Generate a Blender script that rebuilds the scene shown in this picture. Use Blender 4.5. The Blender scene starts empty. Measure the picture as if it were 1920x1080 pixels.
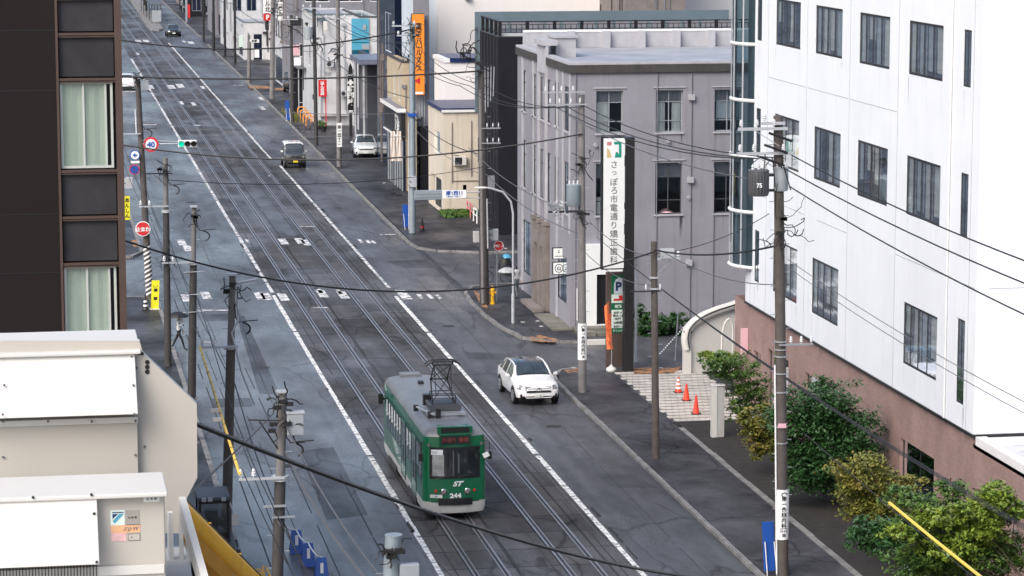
import bpy, bmesh, math, random
from mathutils import Vector, Matrix
random.seed(7)
SC = bpy.context.scene
COL = SC.collection
RAD = math.radians
# ------------------------------------------------------------------ camera
H, FPX, VX, VY = 22.4, 5300.0, 38.0, -235.0
PITCH = math.atan2(540 - VY, FPX)
YAW = math.atan2(960 - VX, math.hypot(FPX, 540 - VY))
cam = bpy.data.cameras.new('camera')
cam.sensor_width = 36.0
cam.lens = FPX / 1920 * 36.0
cam.clip_start = 0.5
cam.clip_end = 4000
co = bpy.data.objects.new('camera', cam)
COL.objects.link(co)
co.location = (0, 0, H)
co.rotation_euler = (math.pi / 2 - PITCH, 0, -YAW)
SC.camera = co
# ------------------------------------------------------------------ world and light (overcast, wet day)
SUN_EL, SUN_AZ = 42.0, 226.0          # azimuth measured clockwise from +Y
w = bpy.data.worlds.new('World')
SC.world = w
w.use_nodes = True
nt = w.node_tree
bg = nt.nodes['Background']
sky = nt.nodes.new('ShaderNodeTexSky')
sky.sky_type = 'NISHITA'
sky.sun_disc = False
sky.sun_elevation = RAD(SUN_EL)
sky.sun_rotation = RAD(SUN_AZ)
sky.air_density = 1.0
sky.dust_density = 4.0
sky.ozone_density = 1.0
hs = nt.nodes.new('ShaderNodeHueSaturation')
hs.inputs['Saturation'].default_value = 0.95
nt.links.new(sky.outputs[0], hs.inputs['Color'])
nt.links.new(hs.outputs[0], bg.inputs[0])
bg.inputs[1].default_value = 0.15
sd = bpy.data.lights.new('sun', 'SUN')
sd.energy = 1.3
sd.angle = RAD(40)
sd.color = (1.0, 0.995, 0.985)
so = bpy.data.objects.new('sun', sd)
COL.objects.link(so)
_d = Vector((math.sin(RAD(SUN_AZ)) * math.cos(RAD(SUN_EL)), math.cos(RAD(SUN_AZ)) * math.cos(RAD(SUN_EL)), math.sin(RAD(SUN_EL))))
so.rotation_euler = _d.to_track_quat('Z', 'Y').to_euler()
vs = SC.view_settings
vs.view_transform = 'Standard'
vs.look = 'None'
vs.exposure = 0.62
vs.gamma = 1.0

# ------------------------------------------------------------------ measuring helpers: a point of the survey photo to metres
_R = Vector((math.cos(YAW), -math.sin(YAW), 0))
_F = Vector((math.sin(YAW) * math.cos(PITCH), math.cos(YAW) * math.cos(PITCH), -math.sin(PITCH)))
_U = _R.cross(_F)


def ray(px, py):
    return _F * FPX + _R * (px - 960) + _U * (540 - py)


def G(px, py, z=0.0):
    d = ray(px, py)
    return Vector((0, 0, H)) + d * ((z - H) / d.z)


def PX(px, py, X):
    d = ray(px, py)
    return Vector((0, 0, H)) + d * (X / d.x)


def PY(px, py, Y):
    d = ray(px, py)
    return Vector((0, 0, H)) + d * (Y / d.y)


# ------------------------------------------------------------------ materials
def N(nt, t, **k):
    n = nt.nodes.new(t)
    for a, v in k.items():
        setattr(n, a, v)
    return n


def mat(name, col, rough=0.6, metal=0.0, var=0.12, scale=1.5, bump=0.0, bscale=30.0, streak=0.0, dirt=None, spec=0.5, coat=0.0, emit=0.0, jit=0.0):
    m = bpy.data.materials.new(name)
    m.use_nodes = True
    nt = m.node_tree
    b = nt.nodes['Principled BSDF']
    b.inputs['Roughness'].default_value = rough
    b.inputs['Metallic'].default_value = metal
    b.inputs['Specular IOR Level'].default_value = spec
    b.inputs['Coat Weight'].default_value = coat
    L = nt.links
    tc = N(nt, 'ShaderNodeTexCoord')
    no = N(nt, 'ShaderNodeTexNoise')
    no.inputs['Scale'].default_value = scale
    no.inputs['Detail'].default_value = 6
    no.inputs['Roughness'].default_value = 0.65
    L.new(tc.outputs['Object'], no.inputs['Vector'])
    mp = N(nt, 'ShaderNodeMapRange')
    mp.inputs[1].default_value = 0.3
    mp.inputs[2].default_value = 0.7
    mp.inputs[3].default_value = 1 - var
    mp.inputs[4].default_value = 1 + var
    L.new(no.outputs[0], mp.inputs[0])
    mx = N(nt, 'ShaderNodeVectorMath', operation='SCALE')
    mx.inputs[0].default_value = col[:3]
    L.new(mp.outputs[0], mx.inputs['Scale'])
    out = mx.outputs[0]
    if streak > 0:      # rain runs and grime that follow gravity
        mpp = N(nt, 'ShaderNodeMapping')
        mpp.inputs['Scale'].default_value = (1.6, 1.6, 0.12)
        L.new(tc.outputs['Object'], mpp.inputs[0])
        n2 = N(nt, 'ShaderNodeTexNoise')
        n2.inputs['Scale'].default_value = 2.2
        n2.inputs['Detail'].default_value = 8
        L.new(mpp.outputs[0], n2.inputs['Vector'])
        r = N(nt, 'ShaderNodeMapRange')
        r.inputs[1].default_value = 0.52
        r.inputs[2].default_value = 0.78
        r.inputs[3].default_value = 0
        r.inputs[4].default_value = streak
        L.new(n2.outputs[0], r.inputs[0])
        mm = N(nt, 'ShaderNodeMixRGB')
        dc = dirt or (col[0] * .35, col[1] * .33, col[2] * .3)
        mm.inputs[2].default_value = (*dc, 1)
        L.new(r.outputs[0], mm.inputs[0])
        L.new(out, mm.inputs[1])
        out = mm.outputs[0]
    L.new(out, b.inputs['Base Color'])
    if bump > 0:
        n3 = N(nt, 'ShaderNodeTexNoise')
        n3.inputs['Scale'].default_value = bscale
        n3.inputs['Detail'].default_value = 4
        L.new(tc.outputs['Object'], n3.inputs['Vector'])
        bp = N(nt, 'ShaderNodeBump')
        bp.inputs['Strength'].default_value = bump
        bp.inputs['Distance'].default_value = 0.05
        L.new(n3.outputs[0], bp.inputs['Height'])
        L.new(bp.outputs[0], b.inputs['Normal'])
    if emit > 0:
        b.inputs['Emission Color'].default_value = (*col[:3], 1)
        b.inputs['Emission Strength'].default_value = emit
    return m


def asphalt(name, col, patch=0.5, pscale=0.12, wet=0.5, tile=None, stretch=0.35, sp=0.3, long_=0.2):
    """Wet road: aggregate, long patches, darker seams, damp film with a varying gloss."""
    m = bpy.data.materials.new(name)
    m.use_nodes = True
    nt = m.node_tree
    b = nt.nodes['Principled BSDF']
    L = nt.links
    tc = N(nt, 'ShaderNodeTexCoord')
    mpp = N(nt, 'ShaderNodeMapping')
    mpp.inputs['Scale'].default_value = (1.0, stretch, 1.0)
    L.new(tc.outputs['Object'], mpp.inputs[0])

    def noise(sc, det, vec, rough=0.6):
        n = N(nt, 'ShaderNodeTexNoise')
        n.inputs['Scale'].default_value = sc
        n.inputs['Detail'].default_value = det
        n.inputs['Roughness'].default_value = rough
        L.new(vec, n.inputs['Vector'])
        return n.outputs[0]

    def rng(x, a, c, lo, hi):
        r = N(nt, 'ShaderNodeMapRange')
        for i, v in enumerate((a, c, lo, hi)):
            r.inputs[i + 1].default_value = v
        L.new(x, r.inputs[0])
        return r.outputs[0]

    def mul(a, c):
        r = N(nt, 'ShaderNodeMath', operation='MULTIPLY')
        L.new(a, r.inputs[0])
        L.new(c, r.inputs[1])
        return r.outputs[0]
    big = noise(pscale, 5, mpp.outputs[0])
    mid = noise(0.9, 6, mpp.outputs[0], 0.7)
    fine = noise(14, 5, tc.outputs['Object'], 0.75)
    f = mul(mul(rng(big, 0.35, 0.65, 1 - patch, 1 + patch), rng(mid, 0.3, 0.7, 0.74, 1.26)), rng(fine, 0.3, 0.7, 0.72, 1.28))
    lm = N(nt, 'ShaderNodeMapping')      # wheel tracks worn along the street
    lm.inputs['Scale'].default_value = (1.0, 0.012, 1.0)
    L.new(tc.outputs['Object'], lm.inputs[0])
    f = mul(f, rng(noise(1.1, 4, lm.outputs[0], 0.6), 0.3, 0.7, 1 - long_, 1 + long_))
    # cracks
    vo = N(nt, 'ShaderNodeTexVoronoi', feature='DISTANCE_TO_EDGE')
    vo.inputs['Scale'].default_value = 0.32
    wv = N(nt, 'ShaderNodeVectorMath', operation='ADD')
    wn = N(nt, 'ShaderNodeTexNoise')
    wn.inputs['Scale'].default_value = 0.8
    wn.inputs['Detail'].default_value = 5
    L.new(mpp.outputs[0], wn.inputs['Vector'])
    L.new(mpp.outputs[0], wv.inputs[0])
    L.new(wn.outputs[1], wv.inputs[1])
    L.new(wv.outputs[0], vo.inputs['Vector'])
    crack = rng(vo.outputs[0], 0.0, 0.022, 0.5, 1.0)
    cm = noise(0.15, 2, mpp.outputs[0])
    crk = N(nt, 'ShaderNodeMath', operation='MAXIMUM')
    L.new(crack, crk.inputs[0])
    L.new(rng(cm, 0.47, 0.54, 1.0, 0.0), crk.inputs[1])
    f = mul(f, crk.outputs[0])
    if tile:
        br = N(nt, 'ShaderNodeTexBrick')
        br.offset = 0.0
        br.inputs['Color1'].default_value = (1.05, 1.05, 1.05, 1)
        br.inputs['Color2'].default_value = (0.62, 0.60, 0.60, 1)
        br.inputs['Mortar'].default_value = (0.4, 0.4, 0.4, 1)
        br.inputs['Scale'].default_value = 1.0
        br.inputs['Mortar Size'].default_value = 0.05
        br.inputs['Brick Width'].default_value = tile[0]
        br.inputs['Row Height'].default_value = tile[1]
        L.new(tc.outputs['Object'], br.inputs[0])
        sep = N(nt, 'ShaderNodeSeparateColor')
        L.new(br.outputs[0], sep.inputs[0])
        f = mul(f, sep.outputs[0])
    mx = N(nt, 'ShaderNodeVectorMath', operation='SCALE')
    mx.inputs[0].default_value = col[:3]
    L.new(f, mx.inputs['Scale'])
    L.new(mx.outputs[0], b.inputs['Base Color'])
    wetn = noise(0.22, 5, mpp.outputs[0], 0.6)
    base_r = 0.62 - 0.38 * wet
    L.new(rng(wetn, 0.38, 0.62, base_r - 0.10, base_r + 0.16), b.inputs['Roughness'])
    f3 = N(nt, 'ShaderNodeMath', operation='POWER')
    f3.inputs[1].default_value = 1.3
    L.new(f, f3.inputs[0])
    L.new(mul(rng(wetn, 0.4, 0.6, sp * 1.35, sp * 0.65), f3.outputs[0]), b.inputs['Specular IOR Level'])
    bp = N(nt, 'ShaderNodeBump')
    bp.inputs['Strength'].default_value = 0.35
    bp.inputs['Distance'].default_value = 0.02
    L.new(fine, bp.inputs['Height'])
    L.new(bp.outputs[0], b.inputs['Normal'])
    return m


def worn_paint(name, col, under, wear=0.5, scale=1.3):
    m = bpy.data.materials.new(name)
    m.use_nodes = True
    nt = m.node_tree
    b = nt.nodes['Principled BSDF']
    L = nt.links
    tc = N(nt, 'ShaderNodeTexCoord')
    n = N(nt, 'ShaderNodeTexNoise')
    n.inputs['Scale'].default_value = scale
    n.inputs['Detail'].default_value = 9
    n.inputs['Roughness'].default_value = 0.8
    L.new(tc.outputs['Object'], n.inputs['Vector'])
    r = N(nt, 'ShaderNodeMapRange')
    r.inputs[1].default_value = 0.72 - wear * 0.4
    r.inputs[2].default_value = 0.80 - wear * 0.4
    L.new(n.outputs[0], r.inputs[0])
    mm = N(nt, 'ShaderNodeMixRGB')
    mm.inputs[1].default_value = (*col, 1)
    mm.inputs[2].default_value = (*under, 1)
    L.new(r.outputs[0], mm.inputs[0])
    L.new(mm.outputs[0], b.inputs['Base Color'])
    b.inputs['Roughness'].default_value = 0.7
    return m


def glass(name, tint=(0.35, 0.42, 0.42), amount=0.55, rough=0.04):
    m = bpy.data.materials.new(name)
    m.use_nodes = True
    nt = m.node_tree
    L = nt.links
    for n in list(nt.nodes):
        nt.nodes.remove(n)
    o = N(nt, 'ShaderNodeOutputMaterial')
    t = N(nt, 'ShaderNodeBsdfTransparent')
    t.inputs[0].default_value = (*tint, 1)
    g = N(nt, 'ShaderNodeBsdfGlossy')
    g.inputs['Roughness'].default_value = rough
    g.inputs['Color'].default_value = (0.9, 0.95, 1, 1)
    fr = N(nt, 'ShaderNodeFresnel')
    fr.inputs[0].default_value = 1.7
    tc = N(nt, 'ShaderNodeTexCoord')
    no = N(nt, 'ShaderNodeTexNoise')
    no.inputs['Scale'].default_value = 0.8
    L.new(tc.outputs['Object'], no.inputs['Vector'])
    bp = N(nt, 'ShaderNodeBump')
    bp.inputs['Strength'].default_value = 0.25
    bp.inputs['Distance'].default_value = 0.02
    L.new(no.outputs[0], bp.inputs['Height'])
    L.new(bp.outputs[0], g.inputs['Normal'])
    mth = N(nt, 'ShaderNodeMath', operation='MULTIPLY')
    mth.inputs[1].default_value = amount * 2
    mth.use_clamp = True
    L.new(fr.outputs[0], mth.inputs[0])
    ms = N(nt, 'ShaderNodeMixShader')
    L.new(mth.outputs[0], ms.inputs[0])
    L.new(t.outputs[0], ms.inputs[1])
    L.new(g.outputs[0], ms.inputs[2])
    L.new(ms.outputs[0], o.inputs[0])
    return m


def brick(name, c1, c2, mortar, w=0.22, h=0.07, rough=0.75, streak=0.0):
    m = bpy.data.materials.new(name)
    m.use_nodes = True
    nt = m.node_tree
    b = nt.nodes['Principled BSDF']
    L = nt.links
    tc = N(nt, 'ShaderNodeTexCoord')
    sp = N(nt, 'ShaderNodeSeparateXYZ')
    L.new(tc.outputs['Object'], sp.inputs[0])
    ad = N(nt, 'ShaderNodeMath', operation='ADD')
    L.new(sp.outputs[0], ad.inputs[0])
    L.new(sp.outputs[1], ad.inputs[1])
    cb = N(nt, 'ShaderNodeCombineXYZ')
    L.new(ad.outputs[0], cb.inputs[0])
    L.new(sp.outputs[2], cb.inputs[1])
    br = N(nt, 'ShaderNodeTexBrick')
    br.inputs['Color1'].default_value = (*c1, 1)
    br.inputs['Color2'].default_value = (*c2, 1)
    br.inputs['Mortar'].default_value = (*mortar, 1)
    br.inputs['Scale'].default_value = 1
    br.inputs['Mortar Size'].default_value = 0.008
    br.inputs['Brick Width'].default_value = w
    br.inputs['Row Height'].default_value = h
    L.new(cb.outputs[0], br.inputs[0])
    no = N(nt, 'ShaderNodeTexNoise')
    no.inputs['Scale'].default_value = 0.7
    no.inputs['Detail'].default_value = 6
    L.new(tc.outputs['Object'], no.inputs['Vector'])
    r = N(nt, 'ShaderNodeMapRange')
    r.inputs[1].default_value = 0.3
    r.inputs[2].default_value = 0.7
    r.inputs[3].default_value = 0.82
    r.inputs[4].default_value = 1.15
    L.new(no.outputs[0], r.inputs[0])
    mx = N(nt, 'ShaderNodeVectorMath', operation='SCALE')
    L.new(br.outputs[0], mx.inputs[0])
    L.new(r.outputs[0], mx.inputs['Scale'])
    L.new(mx.outputs[0], b.inputs['Base Color'])
    b.inputs['Roughness'].default_value = rough
    return m


M = dict(
    ground=asphalt('ground_asphalt', (0.050, 0.052, 0.058), 0.3, 0.1, 0.35, sp=.2),
    road=asphalt('road_asphalt', (0.076, 0.077, 0.087), 0.24, 0.10, 0.66, sp=.28),
    roadl=asphalt('near_lane_asphalt', (0.098, 0.101, 0.110), 0.24, 0.12, 0.8, sp=.42),
    track=asphalt('track_bed', (0.082, 0.076, 0.077), 0.28, 0.2, 0.5, tile=(1.54, 2.4), sp=.22),
    walk=asphalt('pavement_asphalt', (0.045, 0.045, 0.051), 0.4, 0.3, 0.35, stretch=0.8, sp=.2, long_=.1),
    patch=asphalt('asphalt_patch', (0.058, 0.059, 0.065), 0.3, 0.3, 0.5, sp=.28),
    kerb=mat('kerb_concrete', (0.20, 0.195, 0.19), 0.7, var=0.45, scale=1.3, bump=0.3, bscale=8, streak=0.3),
    kerbdirt=mat('kerb_joint', (0.07, 0.07, 0.065), 0.8, var=0.4),
    rail=mat('rail_steel', (0.42, 0.42, 0.44), 0.42, 0.8, var=0.25, scale=3),
    groove=mat('rail_groove', (0.03, 0.028, 0.027), 0.7),
    line=worn_paint('road_line_paint', (0.78, 0.78, 0.76), (0.13, 0.13, 0.135), 0.56, 3.2),
    linebad=worn_paint('worn_road_paint', (0.72, 0.72, 0.71), (0.10, 0.10, 0.11), 0.60, 2.2),
    orange_tactile=worn_paint('worn_tactile_paving', (0.42, 0.20, 0.08), (0.05, 0.05, 0.055), 0.62, 2.5),
    white=mat('white_render', (0.78, 0.81, 0.86), 0.55, var=0.04, scale=0.4, streak=0.18, dirt=(0.5, 0.52, 0.56)),
    whitepaint=mat('white_paint', (0.78, 0.78, 0.78), 0.4, var=0.04, streak=0.08),
    seam=mat('panel_seam', (0.42, 0.44, 0.48), 0.7),
    pink=brick('pink_tile', (0.36, 0.235, 0.215), (0.30, 0.195, 0.175), (0.24, 0.17, 0.155), 0.23, 0.065),
    greywall=mat('grey_render', (0.262, 0.258, 0.294), 0.8, var=0.10, scale=0.5, streak=0.35, bump=0.15, dirt=(0.13, 0.127, 0.14)),
    greytrim=mat('pale_grey_trim', (0.40, 0.40, 0.43), 0.75, var=0.1, streak=0.2),
    stone=mat('brown_stone', (0.20, 0.175, 0.165), 0.8, var=0.2, streak=0.3, bump=0.2),
    cornice=mat('dark_cornice', (0.055, 0.052, 0.05), 0.6, var=0.25, streak=0.3),
    roofgrey=mat('grey_flat_roof', (0.34, 0.35, 0.38), 0.5, var=0.25, scale=0.4, bump=0.1),
    roofdark=mat('dark_roof', (0.08, 0.085, 0.095), 0.5, var=0.3),
    black=mat('black_paint', (0.012, 0.012, 0.014), 0.4, var=0.2),
    dark=mat('dark_metal', (0.03, 0.03, 0.034), 0.45, 0.2, var=0.3),
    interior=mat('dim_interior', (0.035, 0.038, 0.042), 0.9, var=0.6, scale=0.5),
    darkwall=mat('charcoal_cladding', (0.010, 0.010, 0.015), 0.7, spec=0.25, var=0.25, scale=0.8, streak=0.2),
    teal=mat('slate_blue_parapet', (0.115, 0.16, 0.19), 0.6, var=0.12, scale=0.3),
    cream=mat('cream_render', (0.62, 0.56, 0.47), 0.75, var=0.08, scale=0.5, streak=0.45, dirt=(0.22, 0.17, 0.12)),
    creamlt=mat('pale_cream_render', (0.76, 0.73, 0.71), 0.7, var=0.03, scale=0.3, streak=0.12, dirt=(0.55, 0.5, 0.45)),
    beige=mat('beige_render', (0.46, 0.38, 0.27), 0.8, var=0.08, streak=0.3),
    bluegrey=mat('pale_blue_cladding', (0.56, 0.62, 0.68), 0.5, var=0.06, scale=0.4),
    midgrey=mat('mid_grey_render', (0.20, 0.20, 0.225), 0.75, var=0.1, streak=0.3),
    palegrey=mat('pale_grey_render', (0.52, 0.53, 0.55), 0.7, var=0.1, streak=0.35),
    navy=mat('navy_sheet_roof', (0.012, 0.025, 0.09), 0.35, var=0.2),
    slatecan=mat('slate_canopy', (0.14, 0.16, 0.22), 0.35, var=0.15),
    bluegl=mat('sky_blue_panel', (0.08, 0.33, 0.48), 0.15, var=0.12, scale=0.8, coat=0.5),
    bluedk=mat('deep_blue_panel', (0.01, 0.09, 0.14), 0.15, var=0.2, coat=0.5),
    navygl=mat('blue_black_glass', (0.010, 0.016, 0.036), 0.12, var=0.5, scale=0.6, spec=0.35),
    orange=mat('orange_sign', (0.85, 0.27, 0.03), 0.4, var=0.05),
    red=mat('red_paint', (0.55, 0.02, 0.025), 0.4, var=0.1),
    coneo=mat('cone_red', (0.75, 0.05, 0.02), 0.45, var=0.1),
    green=mat('sign_green', (0.0, 0.13, 0.055), 0.4, var=0.06),
    tealsign=mat('logo_green', (0.0, 0.25, 0.17), 0.4, var=0.05),
    blue=mat('blue_plastic', (0.01, 0.07, 0.33), 0.4, var=0.12, streak=0.15),
    navyink=mat('navy_ink', (0.01, 0.03, 0.12), 0.5),
    yellow=mat('yellow_board', (0.80, 0.72, 0.02), 0.45, var=0.08),
    yelpaint=mat('crane_yellow', (1.0, 0.50, 0.012), 0.32, var=0.06, streak=0.2, dirt=(0.35, 0.15, 0.02), coat=0.3),
    yeltube=mat('yellow_wire_guard', (0.82, 0.55, 0.10), 0.5, var=0.05),
    hydy=mat('hydrant_yellow', (0.75, 0.42, 0.02), 0.45, var=0.15),
    pole=mat('pole_concrete', (0.17, 0.165, 0.165), 0.8, var=0.2, scale=2, streak=0.35, bump=0.15),
    poledark=mat('pole_dark_concrete', (0.045, 0.043, 0.043), 0.75, var=0.25, scale=3, streak=0.3),
    polebrown=mat('pole_brown_concrete', (0.085, 0.072, 0.066), 0.8, var=0.25, scale=3, streak=0.3),
    poleblue=mat('pole_blue_grey_steel', (0.27, 0.32, 0.36), 0.5, 0.3, var=0.1, streak=0.15),
    galv=mat('galvanised_steel', (0.42, 0.44, 0.47), 0.45, 0.6, var=0.15, streak=0.1),
    galvpale=mat('pale_steel', (0.46, 0.48, 0.51), 0.45, 0.2, var=0.1),
    porc=mat('white_porcelain', (0.55, 0.56, 0.58), 0.25),
    xform=mat('transformer_grey', (0.085, 0.09, 0.10), 0.5, var=0.12, streak=0.15),
    xformlt=mat('switchbox_grey', (0.30, 0.33, 0.36), 0.5, var=0.1, streak=0.15),
    cable=mat('black_cable', (0.012, 0.012, 0.013), 0.55, var=0.1),
    cablegrey=mat('grey_cable', (0.10, 0.10, 0.11), 0.5, var=0.1),
    signwhite=mat('sign_white', (0.80, 0.82, 0.82), 0.4, var=0.03),
    signpale=mat('sign_pale_green', (0.66, 0.78, 0.72), 0.4, var=0.03),
    signred=mat('sign_red', (0.60, 0.03, 0.04), 0.4, var=0.03),
    signblue=mat('sign_blue', (0.02, 0.09, 0.40), 0.4, var=0.03),
    ink=mat('black_ink', (0.015, 0.015, 0.018), 0.6),
    greyink=mat('grey_ink', (0.12, 0.12, 0.13), 0.6),
    tgreen=mat('tram_green', (0.002, 0.125, 0.052), 0.30, var=0.08, scale=1.0, streak=0.12, dirt=(0.01, 0.05, 0.03), coat=0.5),
    tgreendk=mat('tram_dark_green', (0.004, 0.055, 0.032), 0.4, var=0.2),
    tskirt=mat('tram_white_skirt', (0.55, 0.54, 0.51), 0.45, var=0.12, streak=0.3, dirt=(0.2, 0.17, 0.14)),
    troof=mat('tram_roof_grey', (0.17, 0.175, 0.185), 0.34, var=0.22, scale=0.8, streak=0.0, bump=0.05),
    tglass=mat('tram_window_glass', (0.010, 0.014, 0.015), 0.05, var=0.5, spec=0.9),
    curtain=mat('pale_curtain', (0.78, 0.78, 0.76), 0.8, var=0.25, scale=4),
    blind=mat('grey_blind', (0.72, 0.73, 0.72), 0.8, var=0.12, scale=1.0),
    greenblind=mat('pale_green_blind', (0.66, 0.69, 0.63), 0.8, var=0.10, scale=0.7, streak=0.15, dirt=(0.3, 0.36, 0.33)),
    chrome=mat('chrome', (0.45, 0.45, 0.46), 0.2, 1.0),
    lamp=mat('headlamp', (0.34, 0.32, 0.28), 0.1, 0.5, var=0.2, scale=8),
    lampdk=mat('car_lamp', (0.16, 0.17, 0.18), 0.08, 0.5, var=0.4, scale=10, coat=1.0),
    carwhite=mat('car_white', (0.80, 0.80, 0.80), 0.25, var=0.02, coat=1.0),
    carsilver=mat('car_silver', (0.66, 0.69, 0.70), 0.28, 0.1, var=0.05, coat=1.0),
    carblack=mat('car_black', (0.012, 0.014, 0.018), 0.2, var=0.1, coat=1.0),
    cargrey=mat('car_grey', (0.045, 0.047, 0.052), 0.3, 0.1, var=0.1, coat=1.0),
    carglass=mat('car_glass', (0.03, 0.04, 0.045), 0.05, var=0.4, scale=2, spec=0.9, coat=1.0),
    tyre=mat('tyre_rubber', (0.013, 0.013, 0.014), 0.8, var=0.2),
    plate=mat('number_plate', (0.70, 0.71, 0.68), 0.5),
    plateyel=mat('yellow_number_plate', (0.75, 0.52, 0.04), 0.5),
    acwhite=mat('unit_white_panel', (0.62, 0.605, 0.575), 0.5, var=0.02, scale=2, streak=0.06, dirt=(0.6, 0.58, 0.54)),
    acbeige=mat('unit_beige_casing', (0.47, 0.44, 0.395), 0.5, var=0.03, scale=1.5, streak=0.12, dirt=(0.38, 0.36, 0.31)),
    brownpanel=mat('dark_brown_panel', (0.014, 0.0095, 0.0105), 0.7, spec=0.2, var=0.15, scale=0.3),
    brownframe=mat('brown_frame', (0.075, 0.048, 0.040), 0.5, var=0.15, scale=1, streak=0.15),
    greypanel=mat('dark_grey_spandrel', (0.036, 0.035, 0.040), 0.5, spec=0.3, var=0.35, scale=0.7),
    aluf=mat('aluminium_frame', (0.55, 0.58, 0.55), 0.4, 0.2, var=0.05),
    soil=mat('dark_soil', (0.022, 0.020, 0.018), 0.9, var=0.4, scale=3, bump=0.6, bscale=6),
    grass=mat('weeds', (0.07, 0.09, 0.025), 0.9, var=0.5, scale=8),
    bark=mat('bark', (0.08, 0.065, 0.05), 0.9, var=0.3, bump=0.4),
    skin=mat('skin', (0.55, 0.36, 0.27), 0.6, var=0.05),
    hair=mat('black_hair', (0.012, 0.01, 0.01), 0.6),
    clothw=mat('white_shirt', (0.62, 0.62, 0.63), 0.9, var=0.08, scale=8),
    clothb=mat('black_trousers', (0.012, 0.012, 0.015), 0.9, var=0.2),
    clothg=mat('grey_trousers', (0.14, 0.16, 0.18), 0.9, var=0.15, scale=6),
    umbblack=mat('black_umbrella', (0.015, 0.015, 0.018), 0.6, var=0.2),
    umbclear=mat('clear_umbrella', (0.55, 0.56, 0.56), 0.3, var=0.2, scale=3),
    conc=mat('pale_concrete', (0.42, 0.42, 0.41), 0.8, var=0.12, scale=0.8, streak=0.3),
    concdk=mat('worn_concrete', (0.16, 0.155, 0.13), 0.9, var=0.35, scale=1.2, bump=0.3),
    flagor=mat('orange_cloth', (0.80, 0.20, 0.07), 0.8, var=0.08),
    clothcream=mat('cream_banner_cloth', (0.62, 0.55, 0.49), 0.85, var=0.12, scale=2, streak=0.3, dirt=(0.35, 0.27, 0.22)),
    bikeor=mat('orange_rail', (0.75, 0.30, 0.06), 0.4),
    pinksign=mat('pink_sign', (0.72, 0.45, 0.50), 0.5, var=0.1),
)


def leafmat(name, cols, scale=2.0):
    m = bpy.data.materials.new(name)
    m.use_nodes = True
    nt = m.node_tree
    b = nt.nodes['Principled BSDF']
    L = nt.links
    tc = N(nt, 'ShaderNodeTexCoord')
    n = N(nt, 'ShaderNodeTexNoise')
    n.inputs['Scale'].default_value = scale
    n.inputs['Detail'].default_value = 8
    n.inputs['Roughness'].default_value = 0.8
    L.new(tc.outputs['Object'], n.inputs['Vector'])
    cr = N(nt, 'ShaderNodeValToRGB')
    cr.color_ramp.elements[0].position = 0.3
    cr.color_ramp.elements[1].position = 0.7
    cr.color_ramp.elements[0].color = (*cols[0], 1)
    cr.color_ramp.elements[1].color = (*cols[-1], 1)
    if len(cols) == 3:
        e = cr.color_ramp.elements.new(0.5)
        e.color = (*cols[1], 1)
    L.new(n.outputs[0], cr.inputs[0])
    L.new(cr.outputs[0], b.inputs['Base Color'])
    b.inputs['Roughness'].default_value = 0.5
    b.inputs['Subsurface Weight'].default_value = 0.0
    return m


M['leaf_dark'] = leafmat('dark_green_leaves', [(0.012, 0.045, 0.014), (0.028, 0.085, 0.022), (0.06, 0.14, 0.03)])
M['leaf_yel'] = leafmat('yellowing_leaves', [(0.06, 0.09, 0.018), (0.16, 0.17, 0.03), (0.32, 0.18, 0.04)])
M['leaf_bright'] = leafmat('bright_green_leaves', [(0.06, 0.13, 0.02), (0.16, 0.24, 0.03), (0.30, 0.34, 0.04)])
M['leaf_mix'] = leafmat('green_leaves', [(0.022, 0.065, 0.015), (0.065, 0.135, 0.025), (0.17, 0.21, 0.035)])
M['glass'] = glass('window_glass', (0.86, 0.90, 0.90), 0.38)
M['glassdk'] = glass('dark_window_glass', (0.60, 0.64, 0.66), 0.55)
M['stain'] = mat('rain_stain', (0.68, 0.70, 0.74), 0.7, var=.2)
M['stain_dark'] = mat('dark_rain_stain', (0.185, 0.185, 0.205), 0.8, var=.2)
M['glassteal'] = glass('teal_curved_glass', (0.22, 0.33, 0.36), 0.7)

# ------------------------------------------------------------------ mesh builder
OFF = {}


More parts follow.
